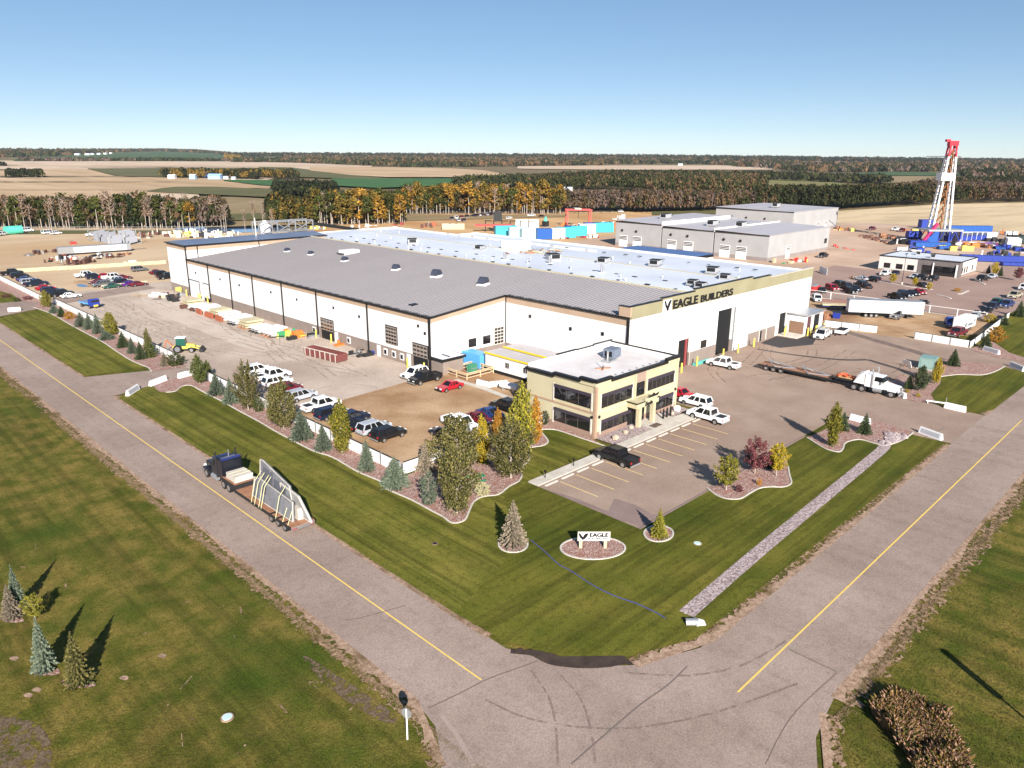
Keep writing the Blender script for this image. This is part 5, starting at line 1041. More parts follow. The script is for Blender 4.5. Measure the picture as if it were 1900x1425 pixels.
f_lime = fol('lime', (.10,.20,.02), (.16,.26,.03), (.08,.15,.015))
f_beig = fol('beige_shrub', (.42,.38,.20), (.52,.47,.27), (.34,.32,.15))
def spruce_p(seed, wide=.36):
    rr = random.Random(seed); t = thing('spruce_tree', '', 'tree', (0,0,0))
    MB().cyl((0,0,0),(0,0,.97),.028,.004,n=7).build('trunk', [m_bark2], t)
    vs = []; fs = []; mb = MB(); NL = 17
    for k in range(NL):
        f = k/(NL-1); z = .07+.88*f; Rr_ = wide*(1-f)**.85+.012; nb = int(15-9*f); a0 = rr.random()*6.3
        for b in range(nb):
            a = a0+6.283*b/nb+rr.uniform(-.15,.15); L = Rr_*rr.uniform(.78,1.12); dx, dy = math.cos(a), math.sin(a); zz = z+rr.uniform(-.015,.015)
            for s_ in range(5):
                q = (s_+.55)/5; wq = .055*(1.15-q*.75)*(1 if f < .8 else .6); x0, x1 = L*q-L*.16, L*q+L*.16; dz = lambda x: zz+.03*(1-f)-(x/L)**1.3*.055*(1-f*.5)+max(0,(x/L-.75))*.05
                for sg in (-1, 1):
                    o_ = rr.uniform(-.25,.25)*wq; mb.add([(dx*x0-dy*o_,dy*x0+dx*o_,dz(max(0,x0))),(dx*x1-dy*(sg*wq+o_)*.9,dy*x1+dx*(sg*wq+o_)*.9,dz(x1)-.014),(dx*(x1+L*.05),dy*(x1+L*.05),dz(x1)),(dx*x1+dy*o_*.3,dy*x1-dx*o_*.3,dz(x1)+.006)],[(0,1,2),(0,2,3)])
                    mb.add([(dx*x0,dy*x0,dz(max(0,x0))-.004),(dx*x1-dy*sg*wq*.5,dy*x1+dx*sg*wq*.5,dz(x1)-.035),(dx*x1,dy*x1,dz(x1)-.01)],[(0,1,2)])
    mb.build('crown', [f_blue], t, fix=False); return t
def decid_p(seed, clear=.2, shape='egg', n=5200, size=.021, vert=False, w_=.3, bark=m_bark):
    rr = random.Random(seed); t = thing('broadleaf_tree', '', 'tree', (0,0,0)); mb = MB(); top = (rr.uniform(-.02,.02), rr.uniform(-.02,.02), .93); mb.cyl((0,0,0),(0,0,clear+.08),.020,.014,n=7); mb.cyl((0,0,clear+.08),top,.014,.003,n=6)
    def rad(f):
        if shape == 'egg': return w_*math.sin(math.pi*min(1,max(0,f*.93+.05))**.72)**.8
        if shape == 'col': return w_*(.50+.5*math.sin(math.pi*min(1,f*1.02)))*(1 if f < .82 else max(.15,(1-f)/.18))
        if shape == 'vase': return w_*(.16+.92*math.sin(math.pi*min(1,.10+.84*f))**.85)
        return w_*math.sqrt(max(.03,1-(2*f-1)**2))
    pts = []; nb = 46 if shape in ('egg','vase') else 40
    lob = [rr.uniform(.6,1.2) for _ in range(9)]
    for k in range(nb):
        f = (k+.5)/nb; a = k*2.4+rr.uniform(-.3,.3); ze = clear+(1-clear)*f; R_ = rad(f)*lob[(int(a*4/6.283)+int(f*4)*3) % 9]*rr.uniform(.7,1.2)
        rise = (.16 if shape in ('col','vase','egg') else .07)*(1-f*.4); z0 = max(clear*.9, ze-rise-R_*.35); e = Vector((R_*math.cos(a), R_*math.sin(a), min(1.0, ze+rr.uniform(-.02,.03)))); b0 = Vector((0,0,z0)); mb.bar(b0, e, .006)
        m_n = int(n/nb*(.45+1.1*(R_/w_)))
        for i in range(m_n):
            q = rr.random()**.6*.85+.18; p = b0+(e-b0)*q; sp_ = .014+.022*(1-abs(q-.6)); pts.append((p.x+rr.gauss(0,sp_), p.y+rr.gauss(0,sp_), p.z+rr.gauss(0,sp_*(1.5 if vert else 1))))
        if k % 3 == 0:   # upright shoots that break the outline
            for i in range(int(n/nb*.35)): q = rr.random(); pts.append((e.x*(.8+.2*q)+rr.gauss(0,.010), e.y*(.8+.2*q)+rr.gauss(0,.010), e.z+.10*q*(1 if vert else .5)+rr.gauss(0,.01)))
    mb.build('trunk', [bark], t, fix=False); me = leafmesh('crown', pts, size, f_green, rr, vert=vert); o = bpy.data.objects.new('crown', me); COL.objects.link(o); o.parent = t; return t
TP = dict(sp=[spruce_p(1), spruce_p(2,.33), spruce_p(3,.4)], spn=[spruce_p(4,.24), spruce_p(5,.22)],
  egg=[decid_p(11,.16,'egg',4800,.023,True,.30), decid_p(12,.14,'egg',4600,.023,True,.27)], vase=[decid_p(13,.15,'vase',6200,.021,True,.36), decid_p(21,.14,'vase',6200,.021,True,.35)],
  col=[decid_p(14,.07,'col',3600,.024,True,.16), decid_p(15,.1,'col',3600,.024,True,.15)], rnd=[decid_p(16,.26,'rnd',3600,.027,False,.36), decid_p(17,.24,'rnd',3200,.027,False,.34)],
  dome=[decid_p(18,.0,'rnd',3000,.036,False,.55)])
KEY = {'sp':'foliage_blue_spruce','spn':'foliage_blue_spruce'}
cnt = {}
def tree(kind, px, py, top, m, lab, wpx=None, cat='tree', name=None, group=None, hh=None):
    p = at(px, py); 
    # height from the photo's top row
    if hh is None:
        lo, hi = 0, 60
        for _ in range(40):
            z = (lo+hi)/2; q = Vector((p.x, p.y, z-HC)); yy = 712.5-F*q.dot(UP)/q.dot(FW)
            if yy > top: lo = z
            else: hi = z
        hh = lo
    L = TP[kind]; cnt[kind] = cnt.get(kind, -1)+1; pr = L[cnt[kind] % len(L)]
    sx = 1.0
    if wpx:
        dist = Vector((p.x,p.y,-HC)).dot(FW); wm = wpx/F*dist; base = {'sp':.72,'spn':.46,'egg':.60,'vase':.68,'col':.34,'rnd':.72,'dome':1.1}[kind]*hh; sx = wm/base
    over = {KEY.get(kind, 'foliage_green'): m}
    o = copy_tree(pr, p, rnd.uniform(0,6.28), lab, group, sc=(hh*sx, hh*sx, hh), over=over); o['category'] = cat
    o.name = name or ('spruce_tree' if kind in ('sp','spn') else 'broadleaf_tree'); return o
T = tree
T('egg',87,571,540,f_yg,'slim yellow green tree at the end of the far left wall',20)
T('sp',101,581,563,f_blue,'blue spruce next to the slim yellow tree at the north drive',20)
T('sp',115,588,566,f_spr,'dark spruce second from the north drive',18); T('dome',130,592,578,f_or,'rusty orange shrub between the spruces by the north drive',22,'shrub','shrub')
T('sp',151,606,577,f_blue,'blue spruce in front of the blue flatbed truck, first of three',22); T('sp',166,611,579,f_blue,'blue spruce in front of the blue flatbed truck, middle of three',22); T('sp',182,619,580,f_blue,'blue spruce in front of the blue flatbed truck, last of three',24); T('sp',198,630,612,f_blue,'low wide spruce below the big golden green tree',28)
T('egg',207,622,582,f_yg,'big golden green tree in the left bed, leaning over the wall',34); T('sp',229,645,612,f_spr,'dark dense spruce right of the golden green tree',22); T('sp',246,656,624,f_blue,'grey blue spruce in front of the white wall, middle of the left bed',20); T('sp',262,667,631,f_spr,'dark spruce beside the round green tree',20)
T('dome',281,664,636,f_green,'round dense green bush below the slim green tree in the left bed',26,'shrub','shrub'); T('col',277,660,613,f_olive,'slim green tree rising behind the round bush in the left bed',13); T('spn',306,679,651,f_tans,'thin tan spruce at the end of the left bed by the driveway',18); T('dome',327,678,655,f_green,'low dark green mounded shrub filling the wall corner by the driveway',38,'shrub','shrub')
T('egg',371,713,661,f_green,'dense dark green tree right after the driveway barriers',30); T('egg',386,704,671,f_green,'second dark green tree partly behind the one at the driveway',20)
T('sp',402,733,690,f_blue,'blue spruce first after the driveway tree',32); T('sp',429,749,698,f_blue,'blue spruce second after the driveway tree',34)
T('vase',461,762,677,f_olive,'tall olive tree with pale trunk beside the white suv row',42); T('dome',480,764,738,f_green,'small round green bush between two pale trunked trees',24,'shrub','shrub'); T('egg',509,784,716,f_olive,'slimmer pale trunked tree overlapping the big olive one',28); T('vase',526,796,711,f_olive,'big olive tree with a pale trunk in front of the silver suv',50)
T('sp',560,816,755,f_blue,'broad blue spruce below the long white pickup',40); T('sp',600,836,783,f_blue,'narrower blue spruce beside the white wall panels',33); T('col',635,840,750,f_yg,'columnar golden green tree standing against the white wall',38); T('sp',681,874,812,f_blue,'grey spruce below the wall near the black suv',36); T('sp',733,904,843,f_blue,'broad silver green spruce under the wall corner sign',50)
T('dome',796,936,876,f_blue,'dense bluish conifer left of the big leafy corner tree',40,'tree','spruce_tree'); T('vase',848,953,838,f_olive,'big leafy olive tree at the rounded tip of the corner bed',78); T('sp',789,874,818,f_tans,'silvery open spruce in front of the short white wall',36); T('vase',848,872,776,f_olive,'big olive green tree in front of the short white wall',86)
T('col',894,860,777,f_yel,'slim bright yellow green tree in the corner bed',27); T('egg',924,833,762,f_or,'orange leaved tree by the short white wall',26); T('vase',948,888,787,f_olive,'large dark olive tree left of the office lawn',78); T('col',968,850,720,f_yg,'tallest golden green tree beside the office corner',40); T('col',993,822,742,f_or,'slender rusty yellow tree between the tall golden tree and the office',24); T('dome',1010,788,762,f_spr,'blue green juniper at the office wall',20,'shrub','shrub')
T('dome',895,919,896,f_beig,'round pale beige green ornamental grass clump beside the picnic table',34,'shrub','shrub'); T('dome',901,861,853,f_lime,'small bright green tuft under the slim yellow tree',20,'shrub','shrub'); T('dome',985,824,815,f_lime,'small bright green tuft at the office lawn edge',18,'shrub','shrub')
T('sp',952,1012,924,f_tans,'big pinkish tan spruce standing alone in its ringed bed',56); T('spn',1222,996,941,f_yg,'olive conifer alone in the small ringed bed right of the company sign',32)
T('rnd',1347,911,848,f_yg,'yellow green maple at the left of the lot edge bed',52); T('rnd',1400,880,815,f_pur,'purple leaved tree in the middle of the lot edge bed',50); T('spn',1433,868,826,f_spr,'dark green conifer behind the yellow tree of the lot edge bed',30); T('rnd',1440,884,825,f_yel,'bright yellow tree at the right of the lot edge bed',40); T('dome',1371,913,900,f_pur,'dark purple low shrub next to the yellow green maple',18,'shrub','shrub'); T('dome',1408,901,888,f_or,'small orange shrub in the lot edge bed',11,'shrub','shrub')
T('col',1543,829,752,f_yg,'tall yellow green columnar tree in the right hand bed',25); T('sp',1563,799,762,f_spr,'dark spruce beside the tall yellow green column',22); T('sp',1603,805,764,f_spr,'dark blue spruce next to the white barrier in the right hand bed',26)
T('sp',1685,722,693,f_spr,'smaller dark conifer near the front of the white truck',20); T('egg',1706,726,680,f_spr,'dark green dense tree between the white truck and the yellow tree',30); T('egg',1735,713,667,f_yel,'yellow green tree next to the transformer box',22); T('sp',1768,679,645,f_spr,'spruce in the gravel bed right of the transformer box',22); T('dome',1683,729,722,f_yel,'small yellow shrub by the white truck bumper',10,'shrub','shrub'); T('dome',1703,737,729,f_yel,'small yellow shrub farther right by the white truck',10,'shrub','shrub')
T('sp',1828,646,617,f_spr,'dark spruce at the outside of the right hand white wall',22); T('dome',1846,634,606,f_or,'spreading orange shrub at the right hand white wall',38,'shrub','shrub'); T('dome',1836,598,583,f_yel,'yellow orange shrub at the far end of the right hand wall',28,'shrub','shrub'); T('sp',1890,588,556,f_spr,'dark spruce at the right edge behind the right hand wall',22); T('sp',1862,603,580,f_spr,'smaller spruce by the end of the right hand wall',16)
T('rnd',1656,526,508,f_yel,'small golden tree in front of the white suv in the neighbouring lot',14); T('rnd',1697,531,515,f_yel,'small golden tree in the middle of the neighbouring lot',12); T('rnd',1723,540,524,f_yel,'small golden tree right of the dark car in the neighbouring lot',11); T('spn',1833,508,490,f_spr,'slim dark tree right of the neighbouring office, first',9); T('egg',1845,510,487,f_yel,'small yellow tree right of the neighbouring office',12); T('spn',1856,512,492,f_spr,'slim dark tree right of the neighbouring office, second',9); T('rnd',1888,521,497,f_pur,'small purple tree near the right edge behind the neighbouring lot',17)
T('dome',1851,535,530,f_green,'tiny island shrub',6,'shrub','shrub') if False else None
T('dome',1776,541,534,f_or,'low planting on the small kerbed island in the neighbouring lot',14,'shrub','shrub'); T('dome',1581,517,512,f_or,'rusty shrub on the island left of the silver car',10,'shrub','shrub')
T('spn',23,1146,1082,f_tans,'tan tipped spruce at the left edge of the lower left group',36); T('spn',36,1133,1044,f_blue,'tallest slim spruce at the back of the lower left group',28); T('rnd',66,1150,1104,f_yg,'sparse yellow sapling in the lower left group',38); T('spn',84,1244,1142,f_blue,'blue spruce in the middle of the lower left group',42); T('spn',147,1268,1168,f_olive,'olive spruce with a pink tip at the right of the lower left group',46)
T('dome',12,552,546,f_pur,'dark red shrub near the left edge by the far wall',20,'shrub','shrub'); T('dome',32,560,552,f_green,'green shrub in the far left bed',14,'shrub','shrub'); T('dome',52,556,549,f_pur,'dark red shrub along the far left wall',20,'shrub','shrub')
for px, py, rx, ry in [(24,1150,20,6),(85,1246,26,8),(147,1268,30,9)]:
    pl = smooth_pts([xy(px+rx*math.cos(k*.7)*(1+.2*(k % 2)), py+ry*math.sin(k*.7)) for k in range(9)], 3, True); sheet('mulch_bed', pl, .03, m_mulch)
for i, (px, py) in enumerate([(26,1222),(68,1280),(52,1290),(300,1217),(230,1258)]): patch([(px-9,py+1),(px,py-4),(px+9,py-1),(px+3,py+5)], m_verge, .031+i*.001, 'bare_soil')
# hidden prototypes are removed after all copies are made
# ============================================================ walls, fences, barriers
def wallpanels(pts, seg, h, lab0, grp, th=.16, name='wall_panel', z=0., capm=m_chas):
    k = 0
    for i in range(len(pts)-1):
        a = Vector(pts[i]); b = Vector(pts[i+1]); L = (b-a).length; n = max(1, round(L/seg)); d = (b-a)/L; rz = math.atan2(d.y, d.x)
        for j in range(n):
            c = a+d*L*(j+.5)/n; key = (round(L/n,2), h, name); k += 1
            t = thing(name, lab0, 'wall panel', (c.x,c.y,z), rz, grp); l2 = L/n/2
            if key not in WP:
                WP[key] = [MB().box(-l2+.10,l2-.10,-th/2,th/2,.05,h).mesh('panel', [m_white]), MB().box(l2-.12,l2+.12,-th*.8,th*.8,0,h+.06).mesh('post', [m_galv]), MB().box(-l2+.1,l2-.1,-th*.6,th*.6,h,h+.07).mesh('top_rail', [capm])]
            for me, nm in zip(WP[key], ('panel','post','top_rail')): o = bpy.data.objects.new(nm, me); COL.objects.link(o); o.parent = t
WP = {}
GW = 'plain white precast wall panels in a row'
wallpanels([(48.5,123.3),(47.6,117),(47.5,65.6)], 3.6, 1.55, 'plain white wall panel in the long row along the landscaped bed', GW+' along the bed')
wallpanels([(47.6,65.2),(72.2,65.6)], 3.3, 1.5, 'plain white wall panel in the short row beside the brown lot', GW+' by the brown lot')
wallpanels([(48.8,133.0),(48.6,207)], 3.7, 1.4, 'white wall panel in the row behind the spruces left of the driveway', GW+' left of the driveway')
wallpanels([(47.3,212.5),(47.6,270)], 3.9, 1.5, 'white wall panel in the far row beyond the north drive', GW+' beyond the north drive')
wallpanels([(164.6,54.6),(162.4,65)], 3.5, 1.5, 'white wall panel between the dock annex and the brown soil', GW+' next to the dock annex')
wallpanels([(164.5,37.2),(164.7,47.2)], 3.4, 1.5, 'white wall panel facing the right hand driveway', GW+' facing the right hand driveway'); wallpanels([(164.7,37.0),(204,39.2)], 3.6, 1.4, 'white wall panel in the slanting row by the right hand lawn', GW+' by the right hand lawn')
t = thing('notice_board', 'small white notice with purple lettering on the corner of the white wall', 'notice', (47.42,66.6,.0), 0); MB().box(-.06,0,-1.1,.9,.35,1.5).build('board', [m_white], t); MB().box(-.08,-.06,-.8,.6,1.0,1.12).box(-.08,-.06,-.6,.5,.75,.85).build('print', [flat('print_purple', (.25,.10,.28), .6)], t)
t = thing('marked_board', 'blue marked board fixed on the short white wall', 'board', (54.6,65.1,0), 0); MB().box(-.8,.8,-.04,.04,.3,1.45).build('board', [m_white], t); mb = MB(); mb.box(-.7,-.55,-.07,-.04,.35,1.4); mb.box(-.3,.3,-.07,-.04,.5,.8); mb.box(-.2,.6,-.07,-.04,1.0,1.2); mb.build('print', [m_navy], t)
def barrier(px0, py0, px1, py1, lab, face=m_white, h=.95):
    a, b = at(px0,py0), at(px1,py1); c = (a+b)/2; L = max(1.8, min(3.6,(b-a).length)); t = thing('concrete_barrier', lab, 'barrier', (c.x,c.y,0), math.atan2(b.y-a.y,b.x-a.x))
    MB().frus((-L/2,L/2,-.32,.32),(-L/2+.05,L/2-.05,-.10,.10),.08,h).build('block', [m_white], t); MB().box(-L/2+.1,-L/2+.5,-.28,.28,0,.08).box(L/2-.5,L/2-.1,-.28,.28,0,.08).build('feet', [m_white], t)
    mb = MB(); mb.add([(-L/2+.3,-.285,.25),(L/2-.3,-.285,.25),(L/2-.3,-.16,h-.15),(-L/2+.3,-.16,h-.15)],[(0,1,2,3)]); mb.build('face_panel', [face], t, fix=False)
m_gface = flat('face_grey', (.46,.45,.48), .6)
barrier(235,737,258,722,'white barrier with a grey face, nearest the left road at the driveway',m_gface); barrier(278,718,309,706,'middle white barrier at the left driveway'); barrier(331,703,357,696,'white barrier at the left driveway, nearest the yard',m_white)
barrier(1577,779,1614,789,'white barrier on the right hand bed behind the spruce'); barrier(1706,803,1747,818,'white barrier with grey face beside the right road, left of the drive',m_gface); barrier(1661,731,1679,741,'white barrier in front of the white truck bumper',m_gface)
barrier(1752,757,1791,766,'white barrier beside the lawn right of the truck driveway'); barrier(1824,650,1854,659,'grey faced white barrier beyond the drive by the right hand wall',m_gface); barrier(1872,679,1901,691,'grey faced white barrier at the right edge',m_gface); barrier(15,579,39,577,'white barrier at the north drive on the left')
t = thing('plank_stand', 'low white trestle with a signpost by the right hand lawn', 'trestle', (*xy(1740,751),0), R(-75)); MB().box(-1.6,1.6,-.15,.15,.35,.5).box(-1.4,-1.3,-.2,.2,0,.35).box(1.3,1.4,-.2,.2,0,.35).build('plank', [m_white], t); MB().cyl((1.0,0,0),(1.0,0,1.3),.05).build('post', [m_galv], t)
for i, (x0, y0, x1) in enumerate([(18+k*22.2, 505.5-k*1.3, 0) for k in range(13)]):
    p = at(x0+12, y0); t = thing('concrete_block', 'cream concrete block in the long row across the far left gravel lot', 'block', (p.x,p.y,0), R(2), 'cream blocks across the far left gravel lot'); MB().frus((-2.1,2.1,-.4,.4),(-2.0,2.0,-.25,.25),0,1.15).build('block', [m_cream], t); MB().box(2.1,2.3,-.3,.3,0,.8).build('connector', [m_galv], t)
for i in range(4):
    p = at(202+i*19.5, 534.5-i*2); t = thing('concrete_block', 'low cream block in the short row in front of the car cluster', 'block', (p.x,p.y,0), R(3), 'low cream blocks in front of the car cluster'); MB().frus((-1.9,1.9,-.4,.4),(-1.8,1.8,-.25,.25),0,1.0).build('block', [m_cream], t); MB().box(1.85,2.0,-.2,.2,0,.5).build('connector', [m_galv], t)
def railfence(pts, lab, h=1.9, sp=6.0, m=m_white, name='rail_fence'):
    t = thing(name, lab, 'fence', (*pts[0],0))
    for i in range(len(pts)-1):
        a = Vector((*pts[i],0)); b = Vector((*pts[i+1],0)); L = (b-a).length; n = max(1, round(L/sp))
        for j in range(n+1): q = a+(b-a)*j/n; MB().box(q.x-.09,q.x+.09,q.y-.09,q.y+.09,0,h).build('post', [m], t, world=True)
        mb = MB(); up = Vector((0,0,1)); mb.bar(a+up*(h-.05),b+up*(h-.05),.11); mb.bar(a+up*.15,b+up*.15,.06); mb.build('rail', [m], t, world=True)
        mb = MB(); k = int(L/.28)
        for j in range(k): q = a+(b-a)*j/k; mb.bar(q+up*.15, q+up*(h-.05), .02)
        mb.build('mesh_wires', [m_galv], t, world=True)
    return t
railfence([(196.6,90),(196.3,42)], 'white railed mesh fence between the brown soil and the neighbouring lot')
railfence([(196.6,92),(240,104)], 'thin mesh fence running behind the plant toward the neighbouring office', 2.0, 6, m_galv, 'mesh_fence')
a = xy(-60,428); b = xy(420,428); railfence([a, b], 'thin wire fence along the foot of the left tree belt', 1.9, 9, m_galv, 'wire_fence')
a = xy(760,398); b = xy(1140,396); railfence([a, b], 'dark wire fence behind the far yard in front of the golden trees', 1.9, 9, m_chas, 'wire_fence')
p = at(1527,508); t = thing('fence_screen', 'short white screen panel on the mesh fence behind the lettered wall', 'screen', (p.x,p.y,0), R(42)); MB().box(-3.2,3.2,-.05,.05,.2,2.1).build('screen', [m_white], t); MB().box(-3.4,-3.2,-.1,.1,0,2.3).box(3.2,3.3,-.1,.1,0,2.3).build('posts', [m_galv], t)
# ============================================================ signs
t = thing('company_sign', 'white company sign on two cream posts, black bird emblem and bold lettering', 'sign', (49.9,39.25,.1), 0); a, b = at(1073,1018), at(1127,1018); c = (a+b)/2; t.location = (c.x,c.y,.1); t.rotation_euler = (0,0,math.atan2(b.y-a.y,b.x-a.x))
MB().box(-1.45,1.55,-.08,.08,.78,1.66).build('board', [m_white], t); MB().box(-1.32,-1.04,-.12,.12,0,.8).build('post', [m_cream], t); MB().box(1.0,1.28,-.12,.12,0,.8).build('post', [m_cream], t); MB().box(-1.49,-1.45,-.09,.09,.76,1.64).box(1.55,1.59,-.09,.09,.76,1.64).box(-1.49,1.59,-.09,.09,1.66,1.69).build('board_edge', [m_cream], t)
def stext(s, size, x, z, off, sx, par): o = text(s, size, (0,0,0), 'raw', None, off=off, sx=sx, ext=.004, bold=(.032 if size > .3 else size*.03)); o.parent = par; o.location = (x,-.095,z); return o
for s_, z_, q_, o_, x0_, x1_ in (('EAGLE', .56, 1.20, .004, -.38, 1.42), ('BUILDERS INC.', .19, .975, .002, -.50, 1.48), ('403.885.5525', .11, .845, .0, -.1, 1.1)):
    o = stext(s_, z_, 0, q_, o_, 1, t); xs = [v_.co.x for v_ in o.data.vertices]; k_ = (x1_-x0_)/(max(xs)-min(xs)); o.scale = (k_,1,1); o.location.x = x0_-min(xs)*k_
e = emblem(0,0,0,.62,None,name='eagle_emblem') if False else None
mb = MB(); h = .7
for pl in ([(-.66,1.02),(-.40,1.0),(-.18,.68),(-.06,.52),(.02,.44),(.06,.20),(-.02,.02),(-.14,.02),(-.16,.16),(-.30,.26),(-.48,.48)], [(.72,1.02),(.30,.98),(.10,.74),(.04,.56),(.0,.42),(.04,.20),(.06,.02),(.20,.02),(.24,.18),(.42,.34),(.58,.60)]): mb.ext([(p[0]*h-.98, p[1]*h+.86) for p in pl], -.1, -.081)
mb.build('eagle_emblem', [m_black], t)
t = thing('stop_sign', 'octagonal road sign seen from its pale back on a white post at the junction', 'road sign', (*xy(756,1372),0), R(45)); MB().cyl((0,0,0),(0,0,2.35),.055,n=8).build('post', [m_white], t); mb = MB(); mb.ext([(.38*math.cos(R(22.5+45*i)),2.0+.38*math.sin(R(22.5+45*i))) for i in range(8)],-.02,.02); mb.build('plate', [m_galv], t).rotation_euler = (0,0,R(65))
for px, py, lb in [(1248,1162,''),(422,1333,'round white cover lying in the rough grass left of the road sign'),(1294,1010,'small round white cover in the lawn right of the company sign')]:
    if lb: t = thing('manhole_cover', lb, 'cover', (*xy(px,py),.1)); MB().cyl((0,0,0),(0,0,.05),.33,n=18).build('cover', [flat('cover_mint', (.55,.70,.66), .5)], t); MB().cyl((0,0,-.08),(0,0,.02),.42,n=18).build('rim', [m_verge], t)
t = thing('drain_cover', 'small dark drain grate in the lawn above the left road', 'drain', (*xy(807,1010),.1)); MB().cyl((0,0,0),(0,0,.03),.22,n=12).build('grate', [m_chas], t); MB().cyl((0,0,-.05),(0,0,.015),.33,n=12).build('soil_ring', [m_verge], t)
t = thing('culvert_end', 'white culvert pipe end at the foot of the rock swale', 'culvert', (*xy(1283,1158),.1), R(-45)); MB().cyl((-.5,0,.05),(.5,0,.05),.34,n=14,cap=False).build('pipe', [m_galv], t); MB().add([(.3,-.45,.02),(1.1,-.3,.02),(1.1,.3,.02),(.3,.45,.02),(.3,-.45,.22),(1.0,-.3,.1),(1.0,.3,.1),(.3,.45,.22)],[(3,2,1,0),(4,5,6,7),(0,1,5,4),(1,2,6,5),(2,3,7,6),(3,0,4,7)]).build('apron', [m_white], t); MB().cyl((-.52,0,.05),(-.5,0,.05),.3,n=14).build('mouth', [m_dark], t)
hp = smooth_pts([xy(*p) for p in [(985,1004),(1010,1025),(1035,1048),(1060,1062),(1100,1088),(1140,1108),(1180,1122),(1215,1138),(1235,1150)]], 5); mb = MB()
for i in range(len(hp)-1): mb.cyl((*hp[i],.13),(*hp[i+1],.13),.05,n=6,cap=False)
o = mb.build('garden_hose', [flat('hose_blue', (.06,.07,.20), .5)]); tag(o, 'long blue hose lying across the lawn from the tan spruce to the swale', 'hose')
# picnic table
t = thing('picnic_table', 'green topped picnic table in the corner bed', 'picnic table', (*xy(884,896),.1), R(-25)); MB().box(-.95,.95,-.4,.4,.72,.78).build('table_top', [flat('table_green', (.03,.22,.10), .5)], t)
for s in (-1, 1): MB().box(-.95,.95,s*.72-.14,s*.72+.14,.42,.47).build('bench', [flat('table_green', (.03,.22,.10), .5)], t); MB().bar((s*.7,-.65,0),(s*.7,.3,.74),.07).bar((s*.7,.65,0),(s*.7,-.3,.74),.07).build('leg', [m_galv], t)
# transformer box, small board
t = thing('transformer_box', 'teal grey transformer box with shiny spots by the right hand bed', 'utility box', (*xy(1721,683),0), R(5)); MB().box(-1.5,1.5,-1.3,1.3,.15,2.1).build('cabinet', [flat('teal_box', (.20,.31,.29), .4)], t, bevel=.05); MB().box(-1.7,1.7,-1.5,1.5,0,.15).build('pad', [m_conc], t); MB().box(-1.52,-1.5,-.9,.9,.5,1.8).build('door', [flat('teal_box2', (.25,.36,.33), .4)], t)
t = thing('lean_board', 'small white board leaning beside the transformer box', 'board', (*xy(1685,681),0), R(60)); MB().add([(-.9,0,0),(.9,0,0),(.9,.5,1.3),(-.9,.5,1.3),(-.9,.08,0),(.9,.08,0),(.9,.58,1.3),(-.9,.58,1.3)],[(0,1,2,3),(7,6,5,4),(0,4,5,1),(1,5,6,2),(2,6,7,3),(3,7,4,0)]).build('board', [m_white], t); MB().bar((0,.9,0),(0,.4,1.0),.08).build('prop', [m_deckw], t)
for i, (u, v) in enumerate([(58.6,52.9),(63.6,52.9)]):
    t = thing('sign_stub', ['low dark post on the sidewalk near the end of the lot','low dark post on the sidewalk left of the black pickup'][i], 'post', (u,v,.17), 0, 'low dark posts on the sidewalk'); MB().cyl((0,0,0),(0,0,.9),.05,n=6).build('post', [m_black], t); MB().box(-.03,.03,-.16,.16,.65,.95).build('plate', [m_black], t)
t = thing('light_pole', 'thin dark light pole in the neighbouring lot before the pale office', 'lamp post', (*xy(1673,528),0)); MB().cyl((0,0,0),(0,0,9),.09,.06,n=8).build('pole', [m_chas], t); MB().box(-.8,.8,-.2,.2,8.9,9.1).build('lamp_head', [m_chas], t); MB().cyl((0,0,0),(0,0,.7),.3,n=10).build('base', [m_conc], t)
# ============================================================ goods stacked along the west wall
r = random.Random(21)
labs = ['white slab bundle nearest the half raised steel door','cream slab bundle second from the steel doors','white slab bundle on rusty red beams beside the plinth','white hollow slab pile with dark holes showing, left','cream slab pile on dark bearers','white hollow slab pile with a green edge','white slab pile with three dark holes','cream block pile near the orange racks','white slab pile last before the orange clutter']
for i in range(9):
    v = 181-i*5.2; t = thing('slab_pile', labs[i], 'concrete slabs', (71.5-i*.05,v,0), R(r.uniform(-4,4)), 'concrete slab piles along the west wall'); w_ = r.uniform(3.0,3.9); mb = MB()
    for k in range(r.choice([2,3,3])): o_ = r.uniform(-.3,.3); mb.box(-1.9+o_,1.9+o_,-w_/2,w_/2,.3+k*.55,.68+k*.55)
    mb.build('slabs', [m_white if i % 3 else m_cream], t); mb = MB()
    for k in range(3): mb.box(-2.5,2.5,-w_/2+.3+k*(w_-.9)/2,-w_/2+.55+k*(w_-.9)/2,.05,.3); mb.box(-2.4,2.4,-w_/2+.3+k*(w_-.9)/2,-w_/2+.5+k*(w_-.9)/2,.73,.84)
    mb.build('bearers', [m_chas if i % 2 else m_deckw], t)
    if i in (3,6): q_ = MB(); [q_.box(-1.96+o_,-1.9+o_,-w_/2+.5+j*.7,-w_/2+.8+j*.7,.36+.55,.6+.55) for j in range(4)]; q_.build('cores', [m_black], t)
    if i in (2,3,4): MB().box(-2.7,-2.4,-w_/2,w_/2,.1,1.3).build('red_beam', [flat('rust_red', (.36,.10,.05), .7)], t)
